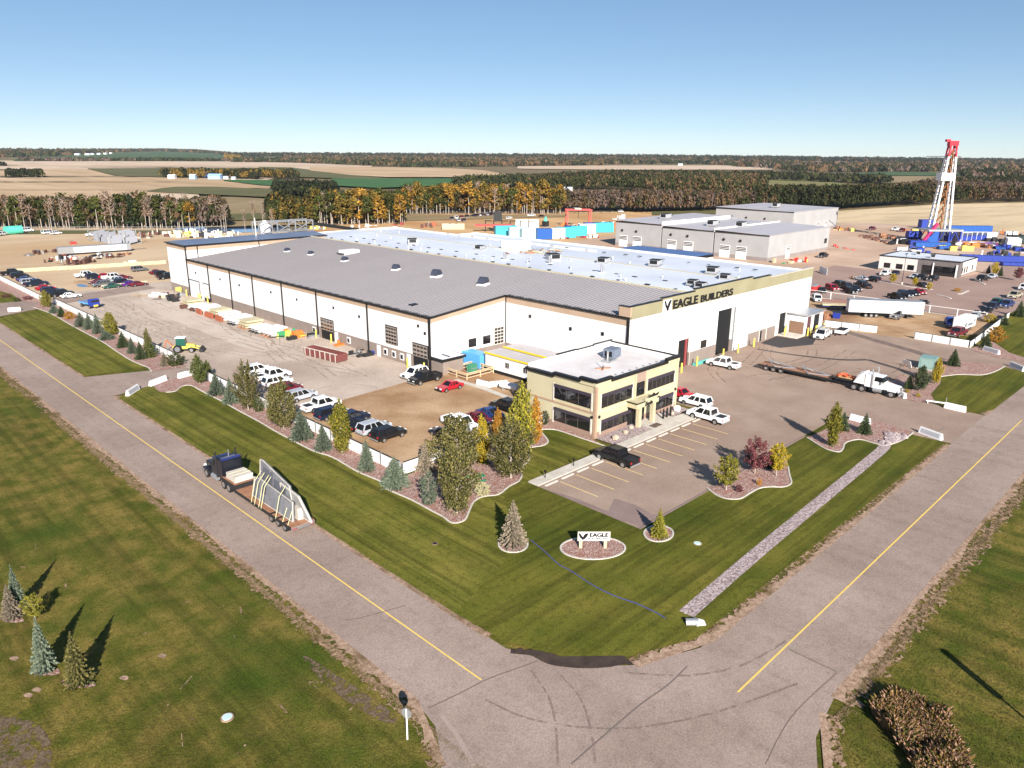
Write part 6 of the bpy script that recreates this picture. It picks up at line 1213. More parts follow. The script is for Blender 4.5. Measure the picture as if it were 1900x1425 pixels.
def clutter(nm, lab, px, py, cols, n, ext_, hh, seed, cat='materials', rz=0):
    bg_ = 1.9 if py < 470 and px > 1580 else 1.0
    rr = random.Random(seed); t = thing(nm, lab, cat, (*xy(px,py),.05), R(rz)); by = {}
    for i in range(n):
        c = rr.choice(cols); mb = by.setdefault(c, MB()); x, y = rr.uniform(-ext_[0],ext_[0]), rr.uniform(-ext_[1],ext_[1]); k = rr.random(); s_ = rr.uniform(.4,1.1)*bg_
        if k < .5: mb.box(x-s_,x+s_,y-s_*.5,y+s_*.5,0,rr.uniform(.2,hh))
        elif k < .8: a = rr.uniform(0,3.1); mb.bar((x,y,.1+rr.random()*hh*.5),(x+3*s_*math.cos(a),y+3*s_*math.sin(a),.1+rr.random()*hh*.5),.14)
        else: mb.cyl((x,y,0),(x,y,rr.uniform(.6,hh)),.3,n=8)
    for c, mb in by.items(): mb.build(c.name.replace('.', '_').split('_')[-1]+'_pieces', [c], t)
    return t
m_rust = flat('rust_brown', (.10,.045,.035), .8); m_rustl = flat('rust_red', (.36,.10,.05), .7); m_orr = flat('rack_orange', (.62,.17,.03), .6); m_plast = flat('lid_yellow', (.75,.62,.12), .5); m_gre = flat('drum_green', (.05,.28,.12), .5)
clutter('orange_rack', 'orange storage rack with blue, yellow and green drums by the west wall', 540,626,[m_orr,m_orr,m_cblue,m_plast,m_gre,m_chas],22,(2.2,3.0),1.6,31,'rack')
clutter('black_crate_row', 'low dark crates and a silver box right of the orange rack', 575,624,[m_chas,m_galv,m_chas],8,(1.0,2.2),1.0,32,'crates')
clutter('rust_pile', 'pile of red brown timber and steel by the steel doors', 372,574,[m_rustl,m_conc,m_rust,m_cream],26,(2.2,4),1.0,33); clutter('rebar_pile', 'dark maroon machine parts pile left of the steel doors', 320,556,[m_rust,m_chas],16,(2,3.5),1.3,34,'scrap')
clutter('yellow_forklift_parts', 'yellow frame and grey posts against the tower plinth', 330,546,[m_plast,m_galv,m_brown],12,(1.2,3),2.0,35,'materials'); clutter('white_scrap', 'white and brown skid parts on the yard before the tower', 297,549,[m_white,m_rust,m_cream],12,(1.5,3.5),1.0,36,'scrap')
t = thing('open_skip', 'long rust red steel bin standing open in the yard', 'steel bin', (*xy(604,664),0), R(98)); L = 4.6; MB().box(-L,L,-1.2,1.2,.1,.2).build('floor', [m_rust], t); MB().box(-L,L,1.1,1.2,.2,1.5).box(-L,L,-1.2,-1.1,.2,1.5).box(-L,-L+.1,-1.1,1.1,.2,1.5).box(L-.1,L,-1.1,1.1,.2,1.5).build('sides', [flat('bin_maroon', (.17,.05,.045), .7)], t); mb = MB()
for i in range(7): x = -L+.4+i*(2*L-.8)/6; mb.box(x-.07,x+.07,1.2,1.27,.1,1.5)
mb.box(-L-.05,L+.05,1.1,1.28,1.5,1.62); mb.box(-L-.05,L+.05,-1.28,-1.1,1.5,1.62); mb.build('ribs', [m_conc], t)
clutter('steel_bars', 'bundle of dark steel bars on the yard right of the long bin', 663,657,[m_chas,m_galv],10,(1.0,2.6),.6,37,'steel'); clutter('blue_drums', 'blue drums at the foot of a downspout', 694,656,[m_navy,m_chas],5,(.5,.7),1.1,38,'drums'); clutter('orange_tub', 'orange tub against the taupe plinth beside the open door', 628,640,[m_orr,m_orr],4,(.6,.7),1.0,39,'tub')
clutter('door_clutter', 'blue, red and green goods inside the corner overhead door', 786,672,[m_cblue,flat('goods_red', (.50,.06,.08), .6),m_gre,m_white],12,(.5,1.6),1.5,40,'goods')
t = thing('teal_blanket', 'teal sheet lying along the plinth of the lettered wall', 'tarpaulin', (116.0,67.4,.06), R(0)); MB().box(-2.6,2.6,-.35,.35,0,.35).build('tarp', [flat('teal_sheet', (.10,.42,.36), .6)], t); MB().box(-2.5,2.5,-.25,.25,.35,.42).build('fold', [flat('teal_sheet2', (.14,.5,.44), .6)], t)
clutter('pallet_stack', 'brown pallet stack beside the end wall of the dock annex', 1537,594,[m_deckw,m_rustl],8,(1.2,1.2),2.2,41,'pallets'); t = thing('waste_bin', 'blue waste bin behind the dock annex', 'bin', (*xy(1552,590),0), R(20)); MB().frus((-1.1,1.1,-.7,.7),(-1.3,1.3,-.9,.9),.1,1.4).build('bin', [m_navy], t); MB().box(-1.3,1.3,-.9,.9,1.4,1.48).build('lid', [m_chas], t)
t = thing('red_machine', 'red machine behind the white suv at the wall end', 'machine', (*xy(1510,542),0), 0); MB().box(-2.2,2.2,-.9,.9,.5,1.7).build('body', [flat('machine_red', (.50,.04,.04), .5)], t, bevel=.08); MB().box(-1.5,1,-.7,.7,1.7,2.2).build('hood', [m_galv], t); wheels(t,(-1.3,1.3),.85,.4)
# flatbed with goods seen left of the box trailer
t = thing('open_trailer', 'open flatbed trailer with rusty gate and cream deck left of the box trailer', 'trailer', (*xy(1560,574),0), rz if False else R(-58)); MB().box(-4.5,3.5,-1.25,1.25,1.0,1.3).build('deck', [m_cream], t); MB().box(-4.5,3.5,1.15,1.25,1.3,2.2).build('side_gate', [flat('gate_brown', (.17,.09,.075), .7)], t); MB().box(-4.4,3.4,-.9,.9,.7,1.0).build('frame', [m_navy], t); wheels(t,(1.0,2.2),1.0,.45,.4)
# ============================================================ far left yard goods
t = thing('precast_rack', '', 'precast racks', (0,0,0)); mb = MB(); rr = random.Random(50)
for i in range(8): x = -8+i*2.2+rr.uniform(-.4,.4); q_ = rr.uniform(2.2,4.6); mb.add([(x,-2.4,0),(x+.3,-2.4,0),(x+.3,2.4,0),(x,2.4,0),(x+.7,-2.4,q_),(x+.95,-2.4,q_),(x+.95,2.4,q_*.85),(x+.7,2.4,q_*.85)],[(3,2,1,0),(4,5,6,7),(0,1,5,4),(1,2,6,5),(2,3,7,6),(3,0,4,7)])
mb.build('panels', [flat('rack_grey', (.26,.26,.29), .8)], t); mb = MB()
for x in (-10,0,10): mb.bar((x,-3.3,0),(x,-3.3,4.8),.3); mb.bar((x,3.3,0),(x,3.3,4.8),.3); mb.bar((x,-3.3,.2),(x,3.3,.2),.3)
mb.build('frame', [m_galv], t); pr_ = Proto(t); PROT2 = [t]
for (px, py, s_, a), lb in zip([(200,449,1.0,95),(218,455,.8,70),(238,448,1.0,80)],['left rack of upright grey precast panels on the far gravel yard','middle rack of grey precast panels, nearest of three','right rack of upright grey precast panels on the far gravel yard']): pr_.put(at(px,py), R(a), lb, 'precast panel racks', sc=s_)
t = thing('long_hopper', 'long white and grey hopper trailer lying on the far gravel yard', 'hopper', (*xy(177,470),0), math.atan2((at(208,466)-at(147,470)).y,(at(208,466)-at(147,470)).x)); MB().box(-12,12,-1.4,1.4,.6,3.0).build('body', [m_galv], t, bevel=.1); MB().box(-7,10.5,-1.46,-1.4,.8,2.7).build('side_panel', [m_white], t); MB().bar((12,0,2.5),(16,0,3.3),.5).build('chute', [m_chas], t)
clutter('scrap_heap', 'dark grey and white scrap row in front of the long hopper', 190,477,[m_chas,m_galv,m_rust,m_white],30,(5,4),.9,51,'scrap',40); clutter('scrap_heap', 'rusty brown beams right of the grey scrap row', 228,475,[m_rust,m_rust,m_deckw],18,(7,3),.8,52,'scrap',40)
clutter('scrap_heap', 'small brown and grey heap at the left of the far gravel yard', 75,471,[m_rust,m_galv,m_rust],16,(7,2.5),1.4,53,'scrap',40); clutter('scrap_heap', 'rusty, white and grey metal heap behind the cream block row', 112,484,[m_rustl,m_galv,m_white,m_chas,m_rust],34,(6,5),1.8,54,'scrap',40); clutter('brown_heap', 'dark brown timber heap right behind the cream block row', 148,489,[m_rust,m_rust],22,(5,3.5),2.0,55,'scrap',40)
clutter('red_crane_part', 'small red machine alone on the far gravel yard', 136,452,[flat('machine_red', (.5,.04,.04)),m_rust],7,(1.6,2.0),3.2,56,'machine'); clutter('white_bags', 'white bundles on the cream block row', 249,492,[m_white],7,(1.6,1.6),1.8,57,'bundles')
t = thing('green_tank', 'mint green tank at the far fence on the left', 'tank', (*xy(26,435),0), R(10)); MB().cyl((-3.4,0,1.9),(3.4,0,1.9),1.9,n=16).build('vessel', [flat('mint_tank', (.10,.55,.40), .5)], t); MB().box(-2.5,-1.9,-1,1,0,.6).box(1.9,2.5,-1,1,0,.6).build('saddles', [m_chas], t)
labs = ['brown machinery row behind the far gravel yard','white machine shed like row at the back of the yard near the pond','cream machinery with yellow parts before the pond','white fenced pallets row before the pond','white slabs by the tower roof line']
for i, (px, py, c) in enumerate([(285,437,[m_rust,m_deckw,m_conc]),(335,436,[m_white,m_rust,m_cream,m_white]),(352,438,[m_cream,m_plast,m_white]),(385,438,[m_white,m_chas,m_white]),(420,439,[m_white,m_cream])]): clutter('yard_goods', labs[i], px, py, c, 26, (4,10 if i else 12), 2.6, 60+i, 'machinery', -45)
clutter('yard_goods', 'blue and yellow goods below the golden trees behind the tower', 505+90,424,[m_cblue,m_plast,m_white],16,(3,8),2.4,66,'materials',-45); clutter('yard_goods', 'large white covered goods behind the tower conveyor', 670,424,[m_white,m_white,m_chas],16,(5,16),3.0,67,'materials',-45); clutter('red_beams', 'long dull red beams behind the far corner of the white roof', 735,420,[flat('beam_red', (.25,.05,.04), .7)],12,(3,14),1.6,68,'beams',-45)
clutter('yard_goods', 'orange steel frame and white parts left of the pale containers', 800,420,[m_rustl,m_white,m_galv,m_rust],16,(4,10),2.6,69,'materials',-45)
a = at(828,427); b = at(862,424)
for i in range(3): container('pale_container', ['left pale ribbed container behind the white roof','middle pale ribbed container behind the white roof','right pale ribbed container behind the white roof'][i], (*(at(829+i*12,426)[:2]),0), R(-40), 4.6, 2.6, 3.0, m_cream)
for i in range(2): container('white_container', ['left large white container on the far dirt yard','right large white container on the far dirt yard'][i], (*(at(968+i*22,422)[:2]),0), R(-45), 6.5 if i == 0 else 5.0, 3.0, 4.0, m_white)
t = thing('green_machine', 'small machine with green top beside the white containers', 'machine', (*xy(1012,421),0), 0); MB().box(-1.4,1.4,-1.2,1.2,.2,3.0).build('body', [m_chas], t); MB().cyl((0,0,3),(0,0,5.2),1.0,.5,n=10).build('green_top', [flat('mint_tank', (.1,.5,.4))], t); MB().box(-1.8,1.8,-1.6,1.6,0,.3).build('base', [m_galv], t)
# gantry crane
a = at(1051,420); b = at(1094,420); c = (a+b)/2; rz_ = math.atan2(b.y-a.y,b.x-a.x); t = thing('gantry_crane', 'red travelling gantry crane standing over the far yard', 'gantry crane', (c.x,c.y,0), rz_); hw = (b-a).length/2; m_gr_ = flat('crane_red', (.52,.07,.06), .5)
for x in (-hw, hw): 
    for y in (-3.5, 3.5): MB().bar((x,y,.6),(x,y*.8,8.4),.5).build('leg', [m_gr_], t)
    MB().bar((x,-4.6,.7),(x,4.6,.7),.8).build('sill_beam', [m_gr_], t)
    mb = MB(); [mb.cyl((x-.3,y,.5),(x+.3,y,.5),.6,n=12) for y in (-4,4)]; mb.build('tyres', [m_tyre], t)
for y in (-2.8, 2.8): MB().box(-hw-.6,hw+.6,y-.3,y+.3,8.3,8.95).build('girder', [m_gr_], t)
MB().box(-2.5,1.0,-3.2,3.2,8.95,9.5).build('trolley', [m_conc], t); MB().bar((0,0,8.5),(0,0,4),.2).build('hoist', [m_chas], t)
clutter('yard_goods', 'rusty frames and white parts under the gantry crane', 1075,421,[m_rustl,m_rust,m_white,m_orr],24,(9,5),2.0,71,'materials',-45); clutter('orange_machine', 'orange and white machinery left of the grey halls', 1132,421,[m_rustl,m_white,m_orr,m_chas],20,(4,5),3.0,72,'machinery',-45); clutter('white_domes', 'white domed tops just left of the grey halls', 1148,408,[m_white,m_galv],8,(3,5),3.5,73,'tanks',-45)
clutter('dark_red_bundles', 'dark red bundles in front of the cyan wrapped units', 1092,441,[flat('bundle_red', (.28,.015,.04), .6),flat('bundle_red', (.28,.015,.04)),m_white],12,(6,2.5),1.6,74,'bundles',-35); clutter('dark_red_bundles', 'smaller dark red heap left of the dark red bundles', 1042,443,[flat('bundle_red', (.28,.015,.04)),m_chas],8,(3,2),1.4,75,'bundles',-35)
t = thing('red_frame_machine', 'red and black upright steel frames behind the white roof', 'machinery', (*xy(935,430),0), R(-45)); mb = MB()
for x in (-9,-5,-1,3,8,12): mb.bar((x,0,0),(x,0,5.5),.5); mb.bar((x,0,5.2),(x+3,0,5.2),.5)
mb.bar((-3,0,5),(-3,0,12),.5); mb.box(-5,-1,-1,1,5,9.5); mb.build('black_frames', [m_chas], t); MB().box(-14,4,-1.2,1.2,2.6,3.6).build('red_beam', [m_gr_], t)
labs = ['pale cyan wrapped unit, far left of the wrapped row','pale wrapped unit, second in the wrapped row','strong blue wrapped unit in the wrapped row','white wrapped unit between the blue and the cyan ones','cyan wrapped unit left of the small dark blue one','small dark blue wrapped unit','bright cyan unit right of the dark blue one','white wrapped unit before the last blue pair','blue wrapped unit of the last pair','bright cyan unit at the right end of the wrapped row','pale cyan unit hidden left by the red frames']
m_pcy = flat('unit_pale_cyan', (.50,.74,.78), .5); m_bl2 = flat('unit_blue', (.012,.085,.34), .5)
for i, (px, py, L, m_) in enumerate([(962,441,8,m_pcy),(985,443,8,m_pcy),(1009,444,6,m_bl2),(1028,443,8,m_white),(1048,441,8,m_cyan),(1059,438,4,m_bl2),(1072,438,7,m_cyan),(1088,434,7,m_white),(1098,431,7,m_bl2),(1118,431,9,m_cyan),(938,438,9,m_cyan)]):
    p = at(px,py); container('wrapped_unit', labs[i], (p.x,p.y,0), R(-32), L+1, 3.8, 4.7, m_, cat='wrapped unit')
# red floor parts right of halls
clutter('red_beams', 'bright red beams lying beside the end of the nearest grey hall', 1554,459,[flat('bright_red', (.62,.04,.03), .6)],5,(2.5,4),1.3,80,'beams',-50); clutter('red_beams', 'long thin red beam on the ground right of the red beams', 1575,463,[flat('bright_red', (.62,.04,.03))],4,(1.2,5),.5,81,'beams',-50); clutter('red_crate', 'red boxes at the overhead door of the nearest grey hall', 1482,485,[flat('bright_red', (.62,.04,.03)),m_plast,m_white],7,(2,3),2.0,82,'crates'); clutter('yellow_machine', 'orange yellow steel frames behind the end of the grey halls', 1562,427,[m_plast,m_orr,m_rust],16,(4,8),1.6,83,'machinery',-45); clutter('green_bin', 'green bin and white sheds at the corner of the nearest grey hall', 1450,488,[m_gre,m_cream],6,(2,3),2.2,84,'bins')
# ============================================================ drilling rig
bx = at(1737,450); t = thing('drilling_rig', 'tall white lattice drilling mast with a red crown, standing over blue equipment', 'drilling rig', (bx.x,bx.y,0), R(-45)); HT = 42.
# mast: x across, leaning legs converge
def W_(z): f = (z-6)/(HT-6); return 3.7*(1-f)+1.2*f
mb = MB(); mr = MB(); md = MB()
for s in (-1, 1):
    for q in (-1, 1):
        mb.bar((s*W_(6), q*2.0, 6), (s*W_(36.5), q*1.1, 36.5), .75); mr.bar((s*W_(36.5), q*1.1, 36.5), (s*W_(HT), q*1.0, HT), .6)
z = 6.
while z < 36:
    z2 = z+3.3
    for q in (-1, 1):
        mb.bar((-W_(z2), q*1.6, z2), (W_(z2), q*1.6, z2), .18) if int(z*10) % 3 else None
    for s in (-1, 1): mb.bar((s*W_(z),-2,z),(s*W_(z2),1.9,z2),.2); mb.bar((s*W_(z),2,z),(s*W_(z2),-1.9,z2),.2)
    md.bar((-1.6,0,z),(1.4,.5,z2),.5); md.bar((.9,-.4,z),(.3,0,z2),.55)
    z = z2
mb.build('mast_frame', [m_white], t); md.build('travelling_gear', [flat('gear_brown', (.22,.09,.03), .7)], t)
mr.box(-1.9,1.9,-1.2,1.2,41,43); mr.bar((-1.7,0,36.5),(1.7,0,41),.35); mr.bar((1.7,0,36.5),(-1.7,0,41),.35); mr.box(-3.2,-1.5,-.8,.8,42.6,43.6); mr.build('crown', [flat('crown_red', (.58,.02,.04), .5)], t)
MB().bar((-10.5,0,36.6),(4.2,0,36.6),.25).build('crown_boom', [m_chas], t); MB().box(-3.9,1.6,-2.6,-2.0,26.6,29.8).box(-3.9,-3.5,-2,2,26.6,29.8).build('windwall', [m_white], t)
MB().box(-6.5,8.5,-4.5,4.5,5.2,6.0).build('drill_floor', [m_galv], t); mb = MB()
for x in (-6,-2,3,8):
    for y in (-4,4): mb.bar((x,y,0),(x,y,5.3),.6); mb.bar((x,y,0),(x+2.5 if x<8 else x-2.5,y,5.2),.35)
mb.build('substructure', [m_navy], t); MB().bar((-9,-5,.3),(-2.5,-3,8.5),1.0).build('raising_leg', [flat('rig_magenta', (.52,.03,.14), .5)], t); MB().add([(-8,-4.4,0),(-2,-4.4,0),(-2,-4.0,0),(-8,-4.0,0),(-3.5,-4.4,5.2),(-2,-4.4,5.2),(-2,-4,5.2),(-3.5,-4,5.2)],[(3,2,1,0),(4,5,6,7),(0,1,5,4),(1,2,6,5),(2,3,7,6),(3,0,4,7)]).build('blue_panel', [m_bl2], t); MB().box(8.6,9.2,-3,3,0,6).build('stair_tower', [m_galv], t)
def bluetank(nm, lab, px, py, L, Wd, H_, m_, rzd=-45, rails=False, cat='rig tank'):
    L *= .85; Wd *= .8; H_ *= .78
    p = at(px,py); t = thing(nm, lab, cat, (p.x,p.y,0), R(rzd)); MB().box(-L/2,L/2,-Wd/2,Wd/2,.3,H_).build('tank', [m_], t, bevel=.06); MB().box(-L/2,L/2,-Wd/2+.2,Wd/2-.2,0,.3).build('skid', [m_chas], t)
    mb = MB(); n = max(2,int(L/2))
    for i in range(n+1): x = -L/2+i*L/n; mb.box(x-.06,x+.06,-Wd/2-.04,Wd/2+.04,.3,H_+(1.6 if rails else .05))
    if rails: mb.box(-L/2,L/2,-Wd/2-.05,-Wd/2+.05,H_+1.5,H_+1.65)
    mb.build('ribs', [m_white if rails else m_], t); return t
bluetank('mud_tank','blue mud tank with white railings right of the rig, nearest',1772,447,15,4,3.0,m_navy,-45,True); bluetank('mud_tank','blue mud tank with white railings farther right of the rig',1802,446,14,4,3.0,m_navy,-45,True); bluetank('white_tank','white topped tank at the right end behind the rig tanks',1824,444,12,4,4.2,m_white); bluetank('pump_house','long blue covered pump house behind the railed tanks',1795,432,26,5,4.5,m_bl2)
bluetank('water_tank','blue tank behind the left leg of the rig',1716,424,7,5,6,m_navy); bluetank('water_tank','blue tank lower left of the rig',1694,443,7,4,4.5,m_navy); bluetank('blue_skid','long blue skid in front of the rig',1728,459,17,3.2,2.6,m_bl2); bluetank('blue_skid','small blue skid right of the long one',1752,463,6,2.6,1.8,m_bl2); bluetank('blue_skid','blue tail of the skid row at the left of the rig front',1703,455,9,3,2.6,m_navy)
bluetank('catwalk','long blue catwalk behind the neighbouring office, left piece',1790,482,20,2.6,1.8,m_navy,-58); bluetank('catwalk','long blue catwalk behind the neighbouring office, right piece',1838,486,24,3.2,3.0,m_navy,-58); bluetank('blue_skid','blue and red platform at the right edge',1893,494,14,4,1.6,m_navy,-58); bluetank('white_shed','white shed roof at the right behind the rig yard',1878,457,9,6,4.5,m_white,20,False,'shed'); bluetank('blue_sheet','blue sheet covered stack right of the rig yard',1856,462,8,5,1.2,m_bl2,20); bluetank('dark_house','dark machinery house at the right behind the rig yard',1896,452,12,8,4.5,flat('dark_green_house', (.02,.035,.03), .7),-45,False,'shed')
clutter('rig_goods','purple and white parts between tank and white shed',1836,455,[flat('rig_purple', (.22,.02,.30), .6),m_white,m_navy],14,(4,3),2.4,90,'equipment'); clutter('rig_goods','dark green and black equipment lower left of the rig',1672,453,[m_chas,flat('dark_green_house', (.02,.035,.03)),m_white],22,(5,6),2.4,91,'equipment'); clutter('drill_pipes','brown drill pipes lying left of the rig',1640,448,[m_rust,m_rust,m_deckw],14,(4,8),.7,92,'pipes',-45); clutter('rig_goods','grey and orange machines at the far right of the rig yard',1873,437,[m_galv,m_orr,m_white,m_chas],18,(4,8),2.6,93,'equipment',-45); clutter('rig_goods','dark equipment behind the catwalk',1868,476,[m_chas,m_navy],18,(4,7),2.6,94,'equipment',-58)
clutter('rig_goods','yellow and dark parts behind the left of the rig',1694,431,[m_plast,m_chas,m_deckw],16,(3,7),1.6,95,'equipment',-45)
clutter('rig_goods','white and magenta parts on the ground before the railed tanks',1782,456,[flat('rig_magenta', (.52,.03,.14)),m_white,m_chas],10,(3,4),1.4,96,'equipment')
# far farm buildings
def barn(lab, px, py, L, Wd, H_, m_, rzd=-45, roof=None):
    p = at(px,py); t = thing('farm_building', lab, 'farm building', (p.x,p.y,hz(p.x,p.y)), R(rzd)); MB().box(-L/2,L/2,-Wd/2,Wd/2,-1,H_).build('walls', [m_], t); mb = MB(); mb.ext([(-Wd/2-.5,H_),(0,H_+Wd*.22),(Wd/2+.5,H_)],-L/2-.4,L/2+.4,axis='x' if False else 'y'); o = mb.build('roof', [roof or m_roofW], t); o.rotation_euler = (0,0,R(90)); return t
m_lb = flat('farm_pale_blue', (.30,.50,.72), .6)
for i, (px, py, L) in enumerate([(144,288.5,46),(163,288.5,46),(172,288,30),(184,287.5,34),(196,287,30),(206,286,24)]): barn(['first and largest white barn on the far green hill','second white barn on the far green hill','third white barn on the far green hill','fourth white barn on the far green hill','fifth white barn on the far green hill','last white barn at the woods on the far green hill'][i], px, py, L*.42, 12, 6, m_white)
barn('white farmhouse left of the blue roofed farm', 320,333,9,8,5,m_white); barn('small blue farm building beside the farm trees', 359,334,8,7,6,m_lb); barn('large pale blue farm shed', 400,334,17,10,6,m_lb,-45,m_lb); barn('blue roofed shed behind the large pale blue one', 386,331,12,8,6,m_bl2,-45,m_bl2); barn('white shed right of the large pale blue farm shed', 420,334,6,5,4,m_white); barn('white cottage at the end of the farm row', 434,335,5,5,4,m_white)
barn('long white building in the trees behind the far yard', 1047,356,16,7,3.5,m_white); barn('white shed among trees left of the rig horizon', 1534,315,9,6,4,m_white); barn('white roof just under the horizon left', 1618,297,30,10,5,m_white); barn('white farm roofs right of the rig mast', 1815,310,22,8,5,m_white); barn('white house near the green field', 1698,313.5,12,8,5,m_white); barn('tiny white building on the far ridge', 1330,294,22,10,5,m_white); barn('pale shed at the stubble strip', 1262,307.5,14,8,5,m_white); barn('white roofs behind the golden belt', 893,350,14,8,5,m_white)

tp = at(1750,1207); L = 18.5; t = thing('utility_pole', 'pole outside the right edge whose thin shadow falls across the rough grass', 'pole', (tp.x-L*math.cos(SAZ), tp.y-L*math.sin(SAZ), 0)); MB().cyl((0,0,0),(0,0,L*math.tan(SEL)),.13,.09,n=8).build('pole', [m_bark2], t); MB().cyl((0,0,L*math.tan(SEL)-2.6),(0,0,L*math.tan(SEL)),.30,n=8).build('transformer', [m_galv], t)

# faint wheel tracks worn into yard and lot
m_trk = mat('wheel_track', (.37,.295,.24), (.42,.34,.28), 1.2, .95, grain=.4, holes=(.5,.42,.60)); m_trl = mat('wheel_track_pale', (.56,.47,.39), (.50,.41,.34), 1.2, .95, grain=.4, holes=(.5,.42,.62)); m_trd = mat('lot_track', (.245,.175,.135), (.28,.205,.16), 1.2, .95, grain=.4, holes=(.4,.42,.62))
rr = random.Random(77)
for i in range(30):
    u0, v0 = rr.uniform(51,70), rr.uniform(98,200); L = rr.uniform(14,40); c = rr.uniform(-9,9); P_ = [(u0+c*math.sin(math.pi*k/6)*.6+rr.uniform(-.2,.2), v0+L*k/6) for k in range(7)]
    P_ = [(max(49.5,min(74.5,x)), min(204,y)) for x, y in P_]; q = smooth_pts(P_, 4)
    for o_ in (0, 1.7): ribbon('wheel_track', [(x+o_, y) for x, y in q], rr.uniform(.25,.5), .0540+i*.00004, m_trl if i % 2 else m_trk)
for i in range(7):
    u0 = rr.uniform(94,130); v0 = rr.uniform(40,62); L = rr.uniform(14,34); c = rr.uniform(-7,7); P_ = [(u0+L*k/6, max(39.5,min(66,v0+c*math.sin(math.pi*k/6)+rr.uniform(-.2,.2)))) for k in range(7)]; q = smooth_pts(P_, 4)
    for o_ in (0, 1.7): ribbon('wheel_track', [(min(160,x), y+o_) for x, y in q], rr.uniform(.2,.4), .0630+i*.00004, m_trd)
for i, (px, py, r0) in enumerate([(1485,716,5),(1448,712,5.5),(640,735,6),(560,690,7)]):
    cx, cy = xy(px, py); q = [(cx+r0*math.cos(.12*k), cy+r0*math.sin(.12*k)) for k in range(16)]; ribbon('wheel_track', q, .22, .0638+i*.0001 if i < 2 else .0553+i*.0001, m_trd if i < 2 else m_trk)
# scraps of bare soil and pale straw in the rough grass at the lower left
m_soil = mat('bare_soil', (.10,.065,.04), (.17,.12,.075), 3, .95, grain=.7, holes=(1.6,.44,.52))
patch([(-60,1330),(20,1330),(70,1345),(95,1385),(80,1440),(-60,1450)], m_soil, .028, 'bare_soil'); patch([(560,1215),(640,1262),(715,1312),(740,1340),(700,1335),(610,1275)], m_soil, .029, 'bare_soil')
for i in range(26):
    x, y = xy(rr.uniform(20,640), rr.uniform(1010,1400))
    if x > 22: continue
    a = rr.uniform(0,3.1); L = rr.uniform(.4,1.6); ribbon('straw_streak', [(x,y),(x+L*.5*math.cos(a),y+L*.5*math.sin(a)+rr.uniform(-.1,.1)),(x+L*math.cos(a),y+L*math.sin(a))], rr.uniform(.05,.16), .027, m_vergeH)

for i, (px, py, lb, cols) in enumerate([(1655,444,'dark drill pipe racks and boxes left of the rig',[m_chas,m_rust,m_deckw]),(1686,450,'black and green equipment between pipe racks and rig',[m_chas,m_chas,m_navy]),(1765,462,'yellow and brown parts in front of the railed tanks',[m_orr,m_rust,m_plast]),(1812,458,'orange and white parts on the ground right of the railed tanks',[m_orr,m_white,m_rust]),(1858,450,'dark machinery between the pump house and the white shed',[m_chas,m_chas,m_galv]),(1890,466,'dark blue and black equipment at the right edge',[m_chas,m_navy,m_galv]),(1850,478,'black equipment above the long catwalk',[m_chas,m_chas,m_white]),(1610,440,'thin brown steel sections on the ground left of the pipe racks',[m_rust,m_deckw]),(1700,468,'blue and dark parts below the long blue skid',[m_navy,m_chas,m_white]),(1770,434,'white pump units behind the railed tanks',[m_white,m_navy,m_galv])]):
    clutter('rig_goods', lb, px, py, cols, 20, (4,7), 2.2 if i != 7 else .6, 300+i, 'equipment', -45)
m_kl = m_kerb
for i, q in enumerate([[(1700+360/9.5,490+545/9.5),(1700+520/9.5,490+580/9.5),(1700+610/9.5,490+615/9.5)],[(1700+720/9.5,490+535/9.5),(1700+800/9.5,490+530/9.5),(1700+920/9.5,490+475/9.5)],[(1850,554),(1880,561),(1910,568)],[(1790,508+8),(1810,520),(1828,528)],[(1620,520),(1680,532),(1730,538)],[(1570,520),(1600,526),(1615,528)]]): ribbon('parking_kerb', [xy(*p) for p in q], .5, .072, m_kl, h=.1)
HAZE = .00003
